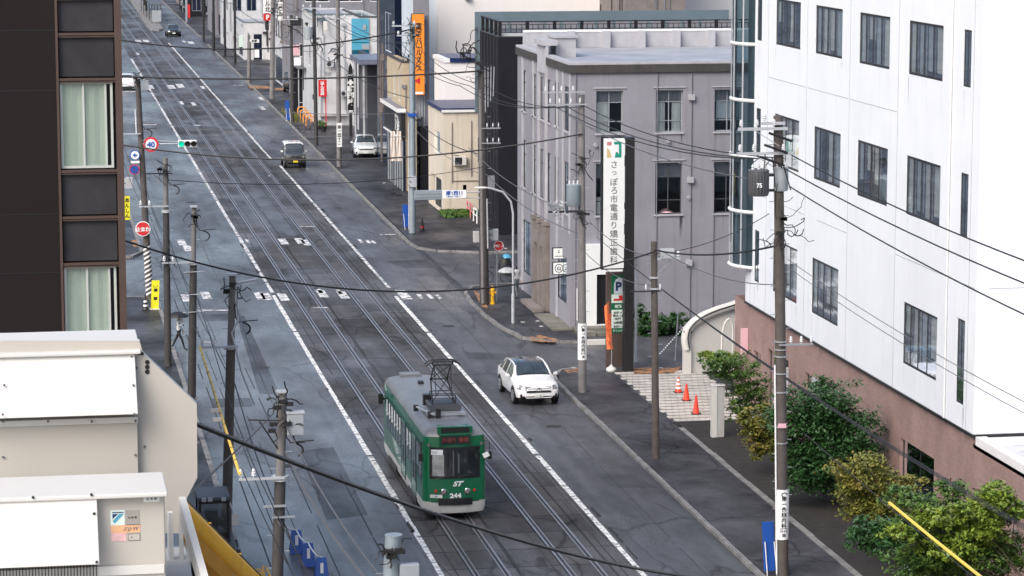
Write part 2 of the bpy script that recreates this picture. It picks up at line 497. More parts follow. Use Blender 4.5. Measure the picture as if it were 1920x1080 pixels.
class MB:
    def __init__(s):
        s.v = []
        s.f = []
        s.mi = []
        s.cur = 0

    def face(s, pts):
        n = len(s.v)
        s.v += [tuple(p) for p in pts]
        s.f.append(tuple(range(n, n + len(pts))))
        s.mi.append(s.cur)

    def hexa(s, p):
        n = len(s.v)
        s.v += [tuple(q) for q in p]
        for q in ((0, 3, 2, 1), (4, 5, 6, 7), (0, 1, 5, 4), (1, 2, 6, 5), (2, 3, 7, 6), (3, 0, 4, 7)):
            s.f.append(tuple(n + i for i in q))
            s.mi.append(s.cur)
        return s

    def box(s, x0, x1, y0, y1, z0, z1):
        s.hexa([(x0, y0, z0), (x1, y0, z0), (x1, y1, z0), (x0, y1, z0), (x0, y0, z1), (x1, y0, z1), (x1, y1, z1), (x0, y1, z1)])
        return s

    def beam(s, a, b, w, h, up=(0, 0, 1)):
        a, b = Vector(a), Vector(b)
        d = (b - a).normalized()
        r = d.cross(Vector(up))
        if r.length < 1e-4:
            r = Vector((1, 0, 0))
        r.normalize()
        u = r.cross(d)
        r = r * (w / 2)
        u = u * (h / 2)
        s.hexa([a - r - u, a + r - u, b + r - u, b - r - u, a - r + u, a + r + u, b + r + u, b - r + u])
        return s

    def tube(s, path, r, n=8, r1=None, cap=True):
        path = [Vector(p) for p in path]
        k = len(path)
        rings = []
        prev = None
        for i, p in enumerate(path):
            d = (path[min(i + 1, k - 1)] - path[max(i - 1, 0)])
            if d.length < 1e-9:
                d = Vector((0, 0, 1))
            d.normalize()
            if prev is None:
                a = Vector((0, 0, 1)) if abs(d.z) < 0.9 else Vector((1, 0, 0))
                prev = d.cross(a).normalized()
            prev = (prev - d * prev.dot(d))
            if prev.length < 1e-6:
                prev = d.orthogonal()
            prev.normalize()
            q = d.cross(prev)
            rr = r if r1 is None else r + (r1 - r) * i / (k - 1)
            b = len(s.v)
            for j in range(n):
                t = 2 * math.pi * j / n
                s.v.append(tuple(p + prev * (rr * math.cos(t)) + q * (rr * math.sin(t))))
            rings.append(b)
        for i in range(k - 1):
            a, b = rings[i], rings[i + 1]
            for j in range(n):
                s.f.append((a + j, a + (j + 1) % n, b + (j + 1) % n, b + j))
                s.mi.append(s.cur)
        if cap:
            s.f.append(tuple(rings[0] + j for j in reversed(range(n))))
            s.mi.append(s.cur)
            s.f.append(tuple(rings[-1] + j for j in range(n)))
            s.mi.append(s.cur)
        return s

    def cyl(s, a, b, r, r1=None, n=16):
        return s.tube([a, b], r, n, r1)

    def lathe(s, prof, c, n=20):
        c = Vector(c)
        rings = []
        for r, z in prof:
            rings.append(len(s.v))
            for j in range(n):
                t = 2 * math.pi * j / n
                s.v.append((c.x + r * math.cos(t), c.y + r * math.sin(t), c.z + z))
        for i in range(len(prof) - 1):
            a, b = rings[i], rings[i + 1]
            for j in range(n):
                s.f.append((a + j, a + (j + 1) % n, b + (j + 1) % n, b + j))
                s.mi.append(s.cur)
        s.f.append(tuple(rings[0] + j for j in reversed(range(n))))
        s.mi.append(s.cur)
        s.f.append(tuple(rings[-1] + j for j in range(n)))
        s.mi.append(s.cur)
        return s

    def prism(s, pts, ext):
        """pts: planar loop of 3D points; ext: extrusion vector."""
        e = Vector(ext)
        n = len(s.v)
        k = len(pts)
        s.v += [tuple(p) for p in pts] + [tuple(Vector(p) + e) for p in pts]
        s.f.append(tuple(n + i for i in range(k)))
        s.mi.append(s.cur)
        s.f.append(tuple(n + k + i for i in reversed(range(k))))
        s.mi.append(s.cur)
        for i in range(k):
            j = (i + 1) % k
            s.f.append((n + i, n + k + i, n + k + j, n + j))
            s.mi.append(s.cur)
        return s

    def disc(s, c, n, r, t=0.02, seg=24):
        c, n = Vector(c), Vector(n).normalized()
        return s.tube([c, c + n * t], r, seg)

    def fbox(s, F, a0, a1, w0, w1, z0, z1):
        P = F.P
        s.hexa([P(a0, w0, z0), P(a1, w0, z0), P(a1, w1, z0), P(a0, w1, z0), P(a0, w0, z1), P(a1, w0, z1), P(a1, w1, z1), P(a0, w1, z1)])
        return s

    def build(s, name, m, parent=None, smooth=False, bevel=0.0, norm=True):
        me = bpy.data.meshes.new(name)
        off = OFF.get(parent.name, Vector((0, 0, 0))) if parent else Vector((0, 0, 0))
        vv = [(x - off.x, y - off.y, z - off.z) for x, y, z in s.v] if off.length > 0 else s.v
        me.from_pydata(vv, [], s.f)
        ms = m if isinstance(m, (list, tuple)) else [m]
        for q in ms:
            me.materials.append(M[q] if isinstance(q, str) else q)
        if len(ms) > 1:
            me.polygons.foreach_set('material_index', s.mi)
        if norm:
            bm = bmesh.new()
            bm.from_mesh(me)
            bmesh.ops.recalc_face_normals(bm, faces=bm.faces)
            bm.to_mesh(me)
            bm.free()
        me.update()
        o = bpy.data.objects.new(name, me)
        COL.objects.link(o)
        if parent:
            o.parent = parent
            OFF[o.name] = off
        if smooth:
            me.polygons.foreach_set('use_smooth', [True] * len(me.polygons))
            me.set_sharp_from_angle(angle=RAD(40))
        if bevel > 0:
            b = o.modifiers.new('bevel', 'BEVEL')
            b.width = bevel
            b.segments = 2
            b.limit_method = 'ANGLE'
            b.angle_limit = RAD(40)
        return o


def stains(parent, F, wins, m, seed, n=4, w=0.0035):
    """thin runs of rain dirt below the window corners and sills"""
    r = random.Random(seed)
    b = MB()
    for a0, a1, z0, z1 in wins:
        for q in range(n):
            a = r.choice((a0 + r.uniform(-.05, .15), a1 - r.uniform(-.05, .15), r.uniform(a0, a1)))
            wd, ln = r.uniform(.015, .06), r.uniform(.3, 1.7)
            zt = z0 - .1
            b.face([F.P(a, w, zt), F.P(a + wd, w, zt), F.P(a + wd * .75, w, zt - ln * .6), F.P(a + wd * .5, w, zt - ln), F.P(a + wd * .2, w, zt - ln * .55)])
    return b.build('rain_stain', m, parent, norm=False)


def each(mb, name, m, parent, smooth=False):
    """build every loose piece of a builder as an object of its own"""
    par = list(range(len(mb.v)))

    def find(i):
        while par[i] != i:
            par[i] = par[par[i]]
            i = par[i]
        return i
    for f in mb.f:
        r = find(f[0])
        for k in f[1:]:
            par[find(k)] = r
    grp = {}
    for f in mb.f:
        grp.setdefault(find(f[0]), []).append(f)
    o = None
    for fs in grp.values():
        q = MB()
        ids = {}
        for f in fs:
            for k in f:
                if k not in ids:
                    ids[k] = len(q.v)
                    q.v.append(mb.v[k])
            q.f.append(tuple(ids[k] for k in f))
            q.mi.append(0)
        o = q.build(name, m, parent, smooth=smooth)
    return o


class Frame:
    """facade frame: a along the wall, w outwards, z up"""
    def __init__(s, o, u, n):
        s.o, s.u, s.n = Vector(o), Vector(u), Vector(n)

    def P(s, a, w, z):
        return s.o + s.u * a + s.n * w + Vector((0, 0, z))


def tag(o, label=None, cat=None, group=None, kind=None):
    if label:
        o['label'] = label
    if cat:
        o['category'] = cat
    if group:
        o['group'] = group
    if kind:
        o['kind'] = kind
    return o


def thing(name, label, cat, loc=(0, 0, 0), group=None):
    o = bpy.data.objects.new(name, None)
    o.empty_display_size = 0.3
    COL.objects.link(o)
    o.location = loc
    OFF[o.name] = Vector(loc)
    return tag(o, label, cat, group)


def struct(name, mb, m, **k):
    o = mb.build(name, m, **k)
    o['kind'] = 'structure'
    return o


KIDS = {}


def kids(o):
    return [c for c in COL.objects if c.parent == o]


def copy_tree(o, parent=None):
    c = o.copy()
    COL.objects.link(c)
    c.parent = parent
    for ch in kids(o):
        copy_tree(ch, c)
    return c


def facade(mb, F, A, Z0, Z1, holes, depth=0.2):
    """wall sheet with real openings and reveals; holes = (a0,a1,z0,z1)"""
    us = sorted({0.0, A} | {h[0] for h in holes} | {h[1] for h in holes})
    zs = sorted({Z0, Z1} | {h[2] for h in holes} | {h[3] for h in holes})
    us = [x for x in us if 0 <= x <= A]
    zs = [x for x in zs if Z0 <= x <= Z1]
    for i in range(len(us) - 1):
        for j in range(len(zs) - 1):
            ca, cz = (us[i] + us[i + 1]) / 2, (zs[j] + zs[j + 1]) / 2
            if any(h[0] < ca < h[1] and h[2] < cz < h[3] for h in holes):
                continue
            mb.face([F.P(us[i], 0, zs[j]), F.P(us[i + 1], 0, zs[j]), F.P(us[i + 1], 0, zs[j + 1]), F.P(us[i], 0, zs[j + 1])])
    for a0, a1, z0, z1 in holes:
        c = [(a0, z0), (a1, z0), (a1, z1), (a0, z1)]
        for k in range(4):
            p, q = c[k], c[(k + 1) % 4]
            mb.face([F.P(p[0], 0, p[1]), F.P(q[0], 0, q[1]), F.P(q[0], -depth, q[1]), F.P(p[0], -depth, p[1])])


def window(parent, F, a0, a1, z0, z1, depth=0.12, fw=0.06, mull=(), trans=(), fm='dark', gm='glass', blind=(), sill=None, room=1.0, name='window', label=None):
    """frame part with pane, blinds (and sill) below it; a dim room behind the pane"""
    b = MB()
    w0, w1 = -depth - 0.05, -depth + 0.02
    g = 0.003
    b.fbox(F, a0 + g, a0 + fw, w0, w1, z0 + g, z1 - g)
    b.fbox(F, a1 - fw, a1 - g, w0, w1, z0 + g, z1 - g)
    b.fbox(F, a0 + fw, a1 - fw, w0, w1, z0 + g, z0 + fw)
    b.fbox(F, a0 + fw, a1 - fw, w0, w1, z1 - fw, z1 - g)
    for t in mull:
        c = a0 + (a1 - a0) * t
        b.fbox(F, c - fw * .42, c + fw * .42, w0 + .006, w1 - .006, z0 + fw, z1 - fw)
    for t in trans:
        c = z0 + (z1 - z0) * t
        b.fbox(F, a0 + fw, a1 - fw, w0 + .012, w1 - .012, c - fw * .35, c + fw * .35)
    fr = b.build(name, fm, parent)
    if label:
        fr['label'] = label
    p = MB()
    wp = -depth + 0.006
    p.face([F.P(a0 + fw * .5, wp, z0 + fw * .5), F.P(a1 - fw * .5, wp, z0 + fw * .5), F.P(a1 - fw * .5, wp, z1 - fw * .5), F.P(a0 + fw * .5, wp, z1 - fw * .5)])
    p.build('pane', gm, fr, norm=False)
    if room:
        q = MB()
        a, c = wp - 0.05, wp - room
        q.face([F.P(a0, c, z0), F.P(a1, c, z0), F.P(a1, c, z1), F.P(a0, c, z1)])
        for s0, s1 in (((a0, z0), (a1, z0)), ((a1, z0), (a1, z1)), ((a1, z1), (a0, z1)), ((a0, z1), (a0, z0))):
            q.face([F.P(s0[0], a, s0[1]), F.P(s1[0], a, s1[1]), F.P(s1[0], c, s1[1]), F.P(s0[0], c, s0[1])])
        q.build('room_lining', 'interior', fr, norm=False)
    for (f0, f1, g0, g1, bm_) in blind:
        q = MB()
        c0, c1 = a0 + (a1 - a0) * f0, a0 + (a1 - a0) * f1
        e0, e1 = z0 + (z1 - z0) * g0, z0 + (z1 - z0) * g1
        n = max(2, int(abs(c1 - c0) / 0.12))
        for i in range(n):
            x0, x1 = c0 + (c1 - c0) * i / n, c0 + (c1 - c0) * (i + 1) / n
            d0, d1 = (wp - 0.05 - 0.02 * (i % 2)), (wp - 0.05 - 0.02 * ((i + 1) % 2))
            q.face([F.P(x0, d0, e0), F.P(x1, d1, e0), F.P(x1, d1, e1), F.P(x0, d0, e1)])
        q.build('blind', bm_, fr, norm=False)
    if sill:
        q = MB()
        q.fbox(F, a0 - 0.06, a1 + 0.06, -depth + 0.03, 0.07, z0 - 0.09, z0 - 0.004)
        q.build('sill', sill, fr)
    return fr


def lettering(parent, s, c, size, m='ink', u=(1, 0, 0), up=(0, 0, 1), vertical=False, pitch=1.15, bold=0.02, sx=1.0, name='lettering', shear=0.0, t=0.004):
    """real flat letters, c = centre of the text, size = character height"""
    u, up = Vector(u).normalized(), Vector(up).normalized()
    n = u.cross(up)
    body = s
    cu = bpy.data.curves.new('txt', 'FONT')
    cu.body = '\n'.join(s) if vertical else s
    cu.align_x = 'CENTER'
    cu.size = size * 1.18
    cu.space_line = pitch
    cu.offset = bold * size
    cu.shear = shear
    cu.extrude = t
    cu.resolution_u = 4
    ob = bpy.data.objects.new('txt', cu)
    COL.objects.link(ob)
    dg = bpy.context.evaluated_depsgraph_get()
    dg.update()
    me = bpy.data.meshes.new_from_object(ob.evaluated_get(dg))
    bpy.data.objects.remove(ob)
    if not me.vertices:
        return None
    xs = [v.co.x for v in me.vertices]
    ys = [v.co.y for v in me.vertices]
    cx, cy = (min(xs) + max(xs)) / 2, (min(ys) + max(ys)) / 2
    off = OFF.get(parent.name, Vector((0, 0, 0)))
    c = Vector(c) - off
    for v in me.vertices:
        x, y, z = v.co
        v.co = c + u * ((x - cx) * sx) + up * (y - cy) + n * z
    me.name = name
    me.materials.append(M[m] if isinstance(m, str) else m)
    o = bpy.data.objects.new(name, me)
    COL.objects.link(o)
    o.parent = parent
    OFF[o.name] = off
    return o


def sag_path(a, b, sag, n=24):
    a, b = Vector(a), Vector(b)
    return [a.lerp(b, i / n) - Vector((0, 0, sag * 4 * (i / n) * (1 - i / n))) for i in range(n + 1)]


def wire(a, b, sag=0.3, r=0.012, m='cable', label='thin black overhead wire', group=None, name='overhead_wire', n=20):
    return tag(MB().tube(sag_path(a, b, sag, n), r, 5).build(name, m, norm=False), label, 'wire', group)

# ------------------------------------------------------------------ ground, road, pavements
def sheet(name, m, pts, z, kind='structure'):
    b = MB()
    b.face([(p[0], p[1], z) for p in pts])
    o = b.build(name, m, norm=False)
    o['kind'] = kind
    return o


KR = [(22.95, 20), (22.95, 172), (23.7, 283), (24.05, 390), (24.6, 560), (25.5, 900)]


def kx(Y):
    for (x0, y0), (x1, y1) in zip(KR, KR[1:]):
        if y0 <= Y <= y1:
            return x0 + (x1 - x0) * (Y - y0) / (y1 - y0)
    return KR[-1][0]


sheet('ground', 'ground', [(-900, -200), (1500, -200), (1500, 2500), (-900, 2500)], -0.012)
sheet('road', 'roadl', [(6.6, 5), (12.82, 5), (12.82, 900), (6.6, 900)], 0)
sheet('tram_track_bed', 'track', [(12.82, 5), (19.3, 5), (19.3, 900), (12.82, 900)], 0)
sheet('road', 'road', [(19.3, 5)] + [(x, y if y > 20 else 5) for x, y in KR] + [(19.3, 900)], 0)
sheet('cross_street', 'road', [(23.4, 151.6), (90, 151.6), (90, 165.6), (23.4, 167.0)], -0.006)
sheet('cross_street', 'road', [(22.98, 124.6), (40, 125.0), (40, 134.5), (22.98, 134.5)], -0.004)
sheet('cross_street', 'roadl', [(-60, 151), (6.6, 151), (6.6, 166), (-60, 166)], -0.006)
# rails: two running rails per track, each with its groove and guard
b1, b2 = MB(), MB()
for c in (14.47, 17.55):
    for s in (-1, 1):
        x = c + s * 0.5335
        b1.box(x - 0.034 + s * 0.034, x + 0.034 + s * 0.034, 5, 620, 0.0, 0.014)
        b2.box(x - 0.045 - s * 0.046, x + 0.044 - s * 0.046, 5, 620, 0.0, 0.006)
        b1.box(x - 0.022 - s * 0.114, x + 0.022 - s * 0.114, 5, 620, 0.0, 0.013)
struct('tram_rail', b1, 'rail')
struct('rail_groove', b2, 'groove')
# painted lines
b = MB()


def strip(b, x, y0, y1, w, z=0.006, seg=6.0, dx=0.0):
    n = max(1, int((y1 - y0) / seg))
    for i in range(n):
        a, c = y0 + (y1 - y0) * i / n, y0 + (y1 - y0) * (i + 1) / n - (0.02 if i % 5 else .35)
        j, k, e = [math.sin(i * 7.3 + x + q * 2.1) * .02 for q in range(3)]
        b.face([(x - w / 2 + j, a, z), (x + w / 2 + k, a, z), (x + w / 2 + e, c, z), (x - w / 2 + k, c, z)])


strip(b, 12.86, 40, 150.5, 0.20)
strip(b, 19.30, 40, 149, 0.20)
o = b.build('road_marking', 'line', norm=False)
o['kind'] = 'structure'
b = MB()


def bar(px, py, w=0.42, l=2.6, z=0.010):
    p = G(px, py)
    b.face([(p.x - w / 2, p.y - l / 2, z), (p.x + w / 2, p.y - l / 2, z), (p.x + w / 2, p.y + l / 2, z), (p.x - w / 2, p.y + l / 2, z)])


strip(b, 12.90, 151.5, 351, 0.20, seg=4)
strip(b, 19.36, 152, 219, 0.19, seg=3)
strip(b, 19.10, 224, 384, 0.22, seg=5)
for px, py in ((349, 559), (386, 554), (487, 555), (499, 556), (531, 557), (604, 551), (643, 553), (341, 455), (531, 453), (562, 452), (574, 455), (352, 466)):
    bar(px, py, 0.48, 2.7)
bar(757, 553, 0.55, 3.4)
for px, py in ((788, 556), (806, 556), (823, 557), (464, 452), (676, 452), (690, 453), (700, 454), (600, 546), (636, 547)):
    bar(px, py, 0.22, 1.6)
for px, py in ((321, 163), (338, 161), (281, 163), (259, 77), (274, 77), (358, 80)):
    bar(px, py, 0.75, 5.5)
for px, py in ((380, 164), (363, 195), (340, 193), (258, 101), (345, 78), (490, 185), (492, 203)):
    bar(px, py, 0.4, 4)
for x0, x1, py, l in ((367, 440, 582, .3), (560, 592, 425, .22), (712, 742, 440, .25), (268, 294, 234, .7), (362, 376, 235, .7), (437, 456, 160, .5), (600, 620, 240, .3), (228, 262, 172, .7), (586, 614, 577, .2), (380, 412, 642, .15)):
    p, q = G(x0, py), G(x1, py)
    b.face([(p.x, p.y - l / 2, .011), (q.x, q.y - l / 2, .011), (q.x, q.y + l / 2, .011), (p.x, p.y + l / 2, .011)])
o = b.build('worn_road_marking', 'linebad', norm=False)
o['kind'] = 'structure'
# asphalt repair patches and seams
b = MB()
for pts in ([(560, 845), (625, 838), (690, 965), (612, 975)], [(443, 592), (458, 592), (524, 738), (486, 738)], [(722, 490), (800, 486), (850, 500), (760, 503)], [(868, 660), (955, 662), (968, 676), (880, 673)],
            [(395, 748), (470, 746), (474, 762), (400, 764)], [(700, 268), (740, 266), (760, 284), (712, 286)], [(1108, 887), (1185, 889), (1235, 915), (1150, 912)], [(505, 400), (520, 400), (560, 440), (540, 442)],
            [(650, 150), (700, 150), (720, 160), (660, 161)], [(835, 845), (900, 1000), (860, 1005), (800, 850)], [(380, 590), (430, 588), (440, 600), (385, 603)]):
    b.face([G(x, y, 0.004) for x, y in pts])
o = b.build('asphalt_patch', 'patch', norm=False)
o['kind'] = 'structure'
b = MB()
rnd = random.Random(3)
for x, y0, y1, wd in ((7.5, 60, 150, .05), (8.1, 60, 150, .035), (7.9, 170, 330, .05), (9.6, 70, 128, .04), (11.3, 84, 104, .05), (8.8, 90, 150, .03), (21.3, 60, 200, .025), (13.35, 60, 390, .05), (15.45, 60, 390, .04), (16.6, 60, 390, .04), (18.75, 60, 390, .045)):
    y = y0
    while y < y1:
        l = rnd.uniform(3, 16)
        e = min(y + l, y1)
        d = rnd.uniform(-.03, .03)
        b.face([(x, y, .0065), (x + wd, y, .0065), (x + wd + d, e, .0065), (x + d, e, .0065)])
        y = e + rnd.uniform(0.2, 3)
for i in range(46):      # broken edges beside the line
    y = rnd.uniform(85, 300)
    side = rnd.choice((12.72, 19.52, 19.16))
    a = rnd.uniform(.04, .16)
    l = rnd.uniform(.3, 2.4)
    b.face([(side, y, .0068), (side + a, y + .2, .0068), (side + a * .7, y + l, .0068), (side - a * .2, y + l * .8, .0068)])
o = b.build('road_seam', 'groove', norm=False)
o['kind'] = 'structure'
b = MB()
for x, y, r in ((9.4, 106, .34), (21.0, 112, .32), (10.4, 128, .33), (20.6, 138.5, .33), (9.0, 160, .33), (16.0, 124, .3), (20.7, 190, .33), (11.0, 195, .33)):
    b.cyl((x, y, -0.02), (x, y, .008), r, n=24)
struct('manhole_cover', b, 'groove')


def path_xy(pts, n=6):
    return [Vector((p[0], p[1], 0)) for p in pts]


def kerbline(pts, w=0.17, h=0.13, block=0.8, name='kerb'):
    """kerb stones laid end to end along a line (closed joints between the blocks)"""
    b = MB()
    P = path_xy(pts)
    r = random.Random(len(pts))
    for a, c in zip(P, P[1:]):
        d = c - a
        L = d.length
        n = max(1, int(L / (block if L < 90 else block * 2.2)))
        u = d / L
        s = Vector((-u.y, u.x, 0)) * (w / 2)
        for i in range(n):
            p, q = a + u * (L * i / n + 0.012), a + u * (L * (i + 1) / n - 0.012)
            hh = h + r.uniform(-.012, .012)
            j = s * r.uniform(-.12, .12)
            p, q = p + j, q + j
            z = Vector((0, 0, 1))
            b.hexa([p - s - z * .05, p + s - z * .05, q + s - z * .05, q - s - z * .05, p - s + z * hh, p + s + z * hh, q + s + z * hh, q - s + z * hh])
    return struct(name, b, 'kerb')


def walk(name, pts, m='walk', h=0.115):
    b = MB()
    b.prism([(x, y, -0.03) for x, y in pts], (0, 0, h + .03))
    return struct(name, b, m)


walk('pavement', [(23.05, 20), (25.85, 20), (25.85, 123.6), (24.3, 124.6), (23.5, 124.2), (23.05, 121.5)])
kerbline([(22.95, 20), (22.95, 121), (23.1, 123), (23.7, 124.6), (24.6, 125.0)])
isl = [(26.3, 132.3), (24.6, 132.6), (23.7, 134), (23.2, 137), (23.0, 141), (23.02, 146), (23.2, 149), (23.9, 151), (25.2, 151.8), (34, 152.2), (34, 151.4), (26.3, 151.2)]
walk('pavement', isl)
kerbline([(26.3, 132.2), (24.5, 132.5), (23.6, 133.9), (23.1, 137), (22.9, 141), (22.92, 146), (23.1, 149), (23.8, 151.2), (25.2, 152), (34, 152.4)], block=.6)
far = [(34, 165.3), (26.5, 165.5), (24.2, 166.6), (23.3, 168), (23.05, 170), (23.15, 172), (kx(283) + .1, 283), (kx(390) + .1, 378), (34, 378)]
walk('pavement', far)
kerbline([(34, 165.2), (26.5, 165.4), (24.1, 166.5), (23.15, 168), (22.95, 170), (22.95, 172), (23.7, 283), (24.03, 378)])
walk('pavement', [(24.2, 396), (34, 396), (34, 800), (25.3, 800)])
kerbline([(34, 395.8), (24.3, 395.8), (24.1, 400), (25.3, 800)])
walk('pavement', [(-3, 20), (6.5, 20), (6.5, 148), (5.8, 150.4), (-3, 150.6)])
kerbline([(6.6, 20), (6.6, 148), (5.9, 150.5), (-3, 150.7)], w=.2)
walk('pavement', [(-20, 167), (5.8, 167), (6.5, 169), (6.5, 378), (-20, 378)])
kerbline([(-20, 166.9), (5.9, 166.9), (6.6, 169), (6.6, 378)], w=.2)
kerbline([(25.97, 20), (25.97, 110.3)], w=.22, h=.14, name='border_strip')
b = MB()
b.prism([(26.08, 20, -.03), (40, 20, -.03), (40, 111.4, -.03), (26.08, 111.4, -.03)], (0, 0, .13))
struct('planting_ground', b, 'soil')
# pavers of the parking court: alternating pale and dark courses
b, b2 = MB(), MB()
b2.prism([(25.87, 111.5, -.03), (29.98, 111.5, -.03), (29.98, 123.9, -.03), (25.87, 123.5, -.03)], (0, 0, .143))
struct('court_paving_bed', b2, 'patch')
yy = 111.65
k = 0
while yy < 123.2:
    xx = 25.92 + (0.0 if k % 2 else 0.14)
    while xx < 29.7:
        w_ = 0.25
        b.prism([(xx, yy, .114), (xx + w_, yy, .114), (xx + w_ - .02, yy + .27, .114), (xx - .02, yy + .27, .114)], (0, 0, .008))
        b.prism([(xx - .01, yy + .272, .114), (xx + w_ - .01, yy + .272, .114), (xx + w_ + .03, yy + .53, .114), (xx + .03, yy + .53, .114)], (0, 0, .007))
        xx += 0.268
    yy += 0.66
    k += 1
struct('court_paving', b, mat('pale_pavers', (0.50, 0.465, 0.42), 0.8, var=0.3, scale=1.2, streak=0.2))
b = MB()
for pts in ([(888, 545), (902, 548), (915, 578), (903, 575)], [(990, 632), (1012, 628), (1045, 636), (1040, 642), (1002, 640)], [(1058, 694), (1086, 690), (1088, 697), (1064, 699)], [(246, 450), (258, 450), (262, 462), (250, 463)],
            [(464, 160), (500, 161), (512, 166), (470, 166)], [(508, 166), (552, 163), (556, 168), (512, 170)]):
    b.face([G(x, y, 0.119) for x, y in pts])
o = b.build('tactile_paving', 'orange_tactile', norm=False)
o['kind'] = 'structure'
# ------------------------------------------------------------------ BUILDINGS
EX, EY, NX, NY = Vector((1, 0, 0)), Vector((0, 1, 0)), Vector((-1, 0, 0)), Vector((0, -1, 0))

# --- white office block on a pink tiled ground floor
WX, WY0, WY1, WZ0, WZ1 = 30.0, 86.15, 115.7, 4.44, 27.0
wb = thing('office_building', 'large white office block with curved glass corner and pink tiled ground floor', 'building', (WX, WY0, 0))
F = Frame((WX, WY0, 0), EY, NX)
rows = [(22.1, 23.9), (15.6, 17.45), (10.75, 12.8), (5.5, 7.68)]
colsY = [(90.05, 93.75), (95.93, 99.63), (101.82, 105.45), (107.6, 111.3)]
nar = [(87.2, 87.96), (113.5, 114.25)]
holes = []
for r in rows:
    for c in colsY + nar:
        if r[0] < 6 and 95 < c[0] < 97:
            continue
        if r[0] < 6 and c[0] < 89:
            z0, z1 = 5.2, 8.0
        else:
            z0, z1 = r
        holes.append((c[0] - WY0, c[1] - WY0, z0, z1))
b = MB()
facade(b, F, WY1 - WY0, WZ0, WZ1, holes, 0.10)
b.face([(WX, WY0, WZ0), (WX + 26, WY0, WZ0), (WX + 26, WY0, WZ1), (WX, WY0, WZ1)])
b.face([(WX, WY1, WZ0), (WX + 26, WY1, WZ0), (WX + 26, WY1, WZ1), (WX, WY1, WZ1)])
b.face([(WX, WY0, WZ0), (WX + 26, WY0, WZ0), (WX + 26, WY1, WZ0), (WX, WY1, WZ0)])
wall = b.build('wall', 'white', wb, norm=False)
b = MB()
b.box(WX - .02, WX + 26, WY0 - .02, WY1 + .02, WZ1, WZ1 + .3)
b.build('roof', 'roofgrey', wb)
# panel joints, butt joints 8 mm proud
b = MB()
for yj in (86.9, 89.0, 94.85, 100.75, 106.55, 112.4, 114.9):
    b.box(WX - .008, WX + .01, yj - .02, yj + .02, WZ0 + .02, WZ1 - .02)
ys = [86.2, 89.0, 94.85, 100.75, 106.55, 112.4, 115.6]
for zj in (9.2, 14.2, 19.4):
    for a, c in zip(ys, ys[1:]):
        if (int(a * 7 + zj) % 4) != 1:
            b.box(WX - .0075, WX + .01, a + .1, c - .1 - 1.6 * ((int(a) + int(zj)) % 2), zj - .014, zj + .014)
b.box(WX + .4, WX + 25, WY0 - .008, WY0 + .01, 9.2, 9.225)
b.build('panel_joint', 'seam', wb)
b = MB()
b.box(WX - .05, WX + 26.1, WY0 - .06, WY1 + .02, WZ0 - .09, WZ0 - .003)
b.build('drip_edge', 'black', wb)
b = MB()
b.cyl((WX - .03, 89.05, WZ0), (WX - .03, 89.05, WZ1), .035, n=6)
b.build('downpipe', 'whitepaint', wb)
rr = random.Random(5)
for r in rows:
    for c in colsY:
        if r[0] < 6 and 95 < c[0] < 97:
            continue
        bl = []
        x = 0.0
        for kx_ in range(4):
            if rr.random() < 0.88:
                bl.append((x + .02, x + .25, rr.choice((0.0, 0.0, 0.12, 0.3, 0.5)), 1.0, rr.choice(('blind', 'blind', 'curtain', 'bluegrey'))))
            x += .25
        window(wb, F, c[0] - WY0, c[1] - WY0, r[0], r[1], .045, .085, mull=(.30, .57, .80), blind=bl, gm='glass')
    for c in nar:
        z0, z1 = (5.2, 8.0) if (r[0] < 6 and c[0] < 89) else r
        window(wb, F, c[0] - WY0, c[1] - WY0, z0, z1, .04, .07, mull=(.5,), gm='glassdk')
stains(wb, F, holes, 'stain', 3, 5)
# pink tiled base
b = MB()
bh = [(100.9 - WY0 + 26, 104.6 - WY0 + 26, 0.3, 3.0)]
F2 = Frame((WX + .12, 60, 0), EY, NX)
ph = [(30.4, 34.2, .7, 2.75), (43.0, 46.6, .35, 2.95), (49.1, 52.3, .35, 2.95), (53.5, 54.6, 1.9, 2.5)]
facade(b, F2, WY1 + 2.2 - 60, 0.0, WZ0 - .09, ph, .2)
b.face([(WX + .12, WY1 + 2.2, 0), (WX + 20, WY1 + 2.2, 0), (WX + 20, WY1 + 2.2, WZ0 - .09), (WX + .12, WY1 + 2.2, WZ0 - .09)])
b.face([(WX + .12, 60, 0), (WX + 26, 60, 0), (WX + 26, 60, WZ0 - .09), (WX + .12, 60, WZ0 - .09)])
base = b.build('tiled_base', 'pink', wb, norm=False)
for h in ph:
    window(wb, F2, *h, depth=.14, fw=.07, mull=(.5,), gm='glassdk')
b = MB()
b.box(WX + .12, WX + 26, 60.05, WY0 + .3, WZ0 - .5, WZ0 - .35)
b.build('low_roof', 'palegrey', wb)
b = MB()
b.box(WX + .06, WX + .42, 60, WY0 - .07, WZ0 - .34, WZ0 - .06)
b.box(WX + .43, WX + 26, WY0 - .35, WY0 - .07, WZ0 - .34, WZ0 - .10)
b.build('parapet', 'whitepaint', wb)
b = MB()
for yv in (87.6, 88.9, 82.2, 81.0, 80.3):
    b.cyl((WX + .14, yv, 2.15), (WX + .0, yv, 2.15), .11, n=12)
    b.cyl((WX + .14, yv, 2.15), (WX - .04, yv, 2.12), .06, n=10)
each(b, 'wall_vent', 'stone', wb)
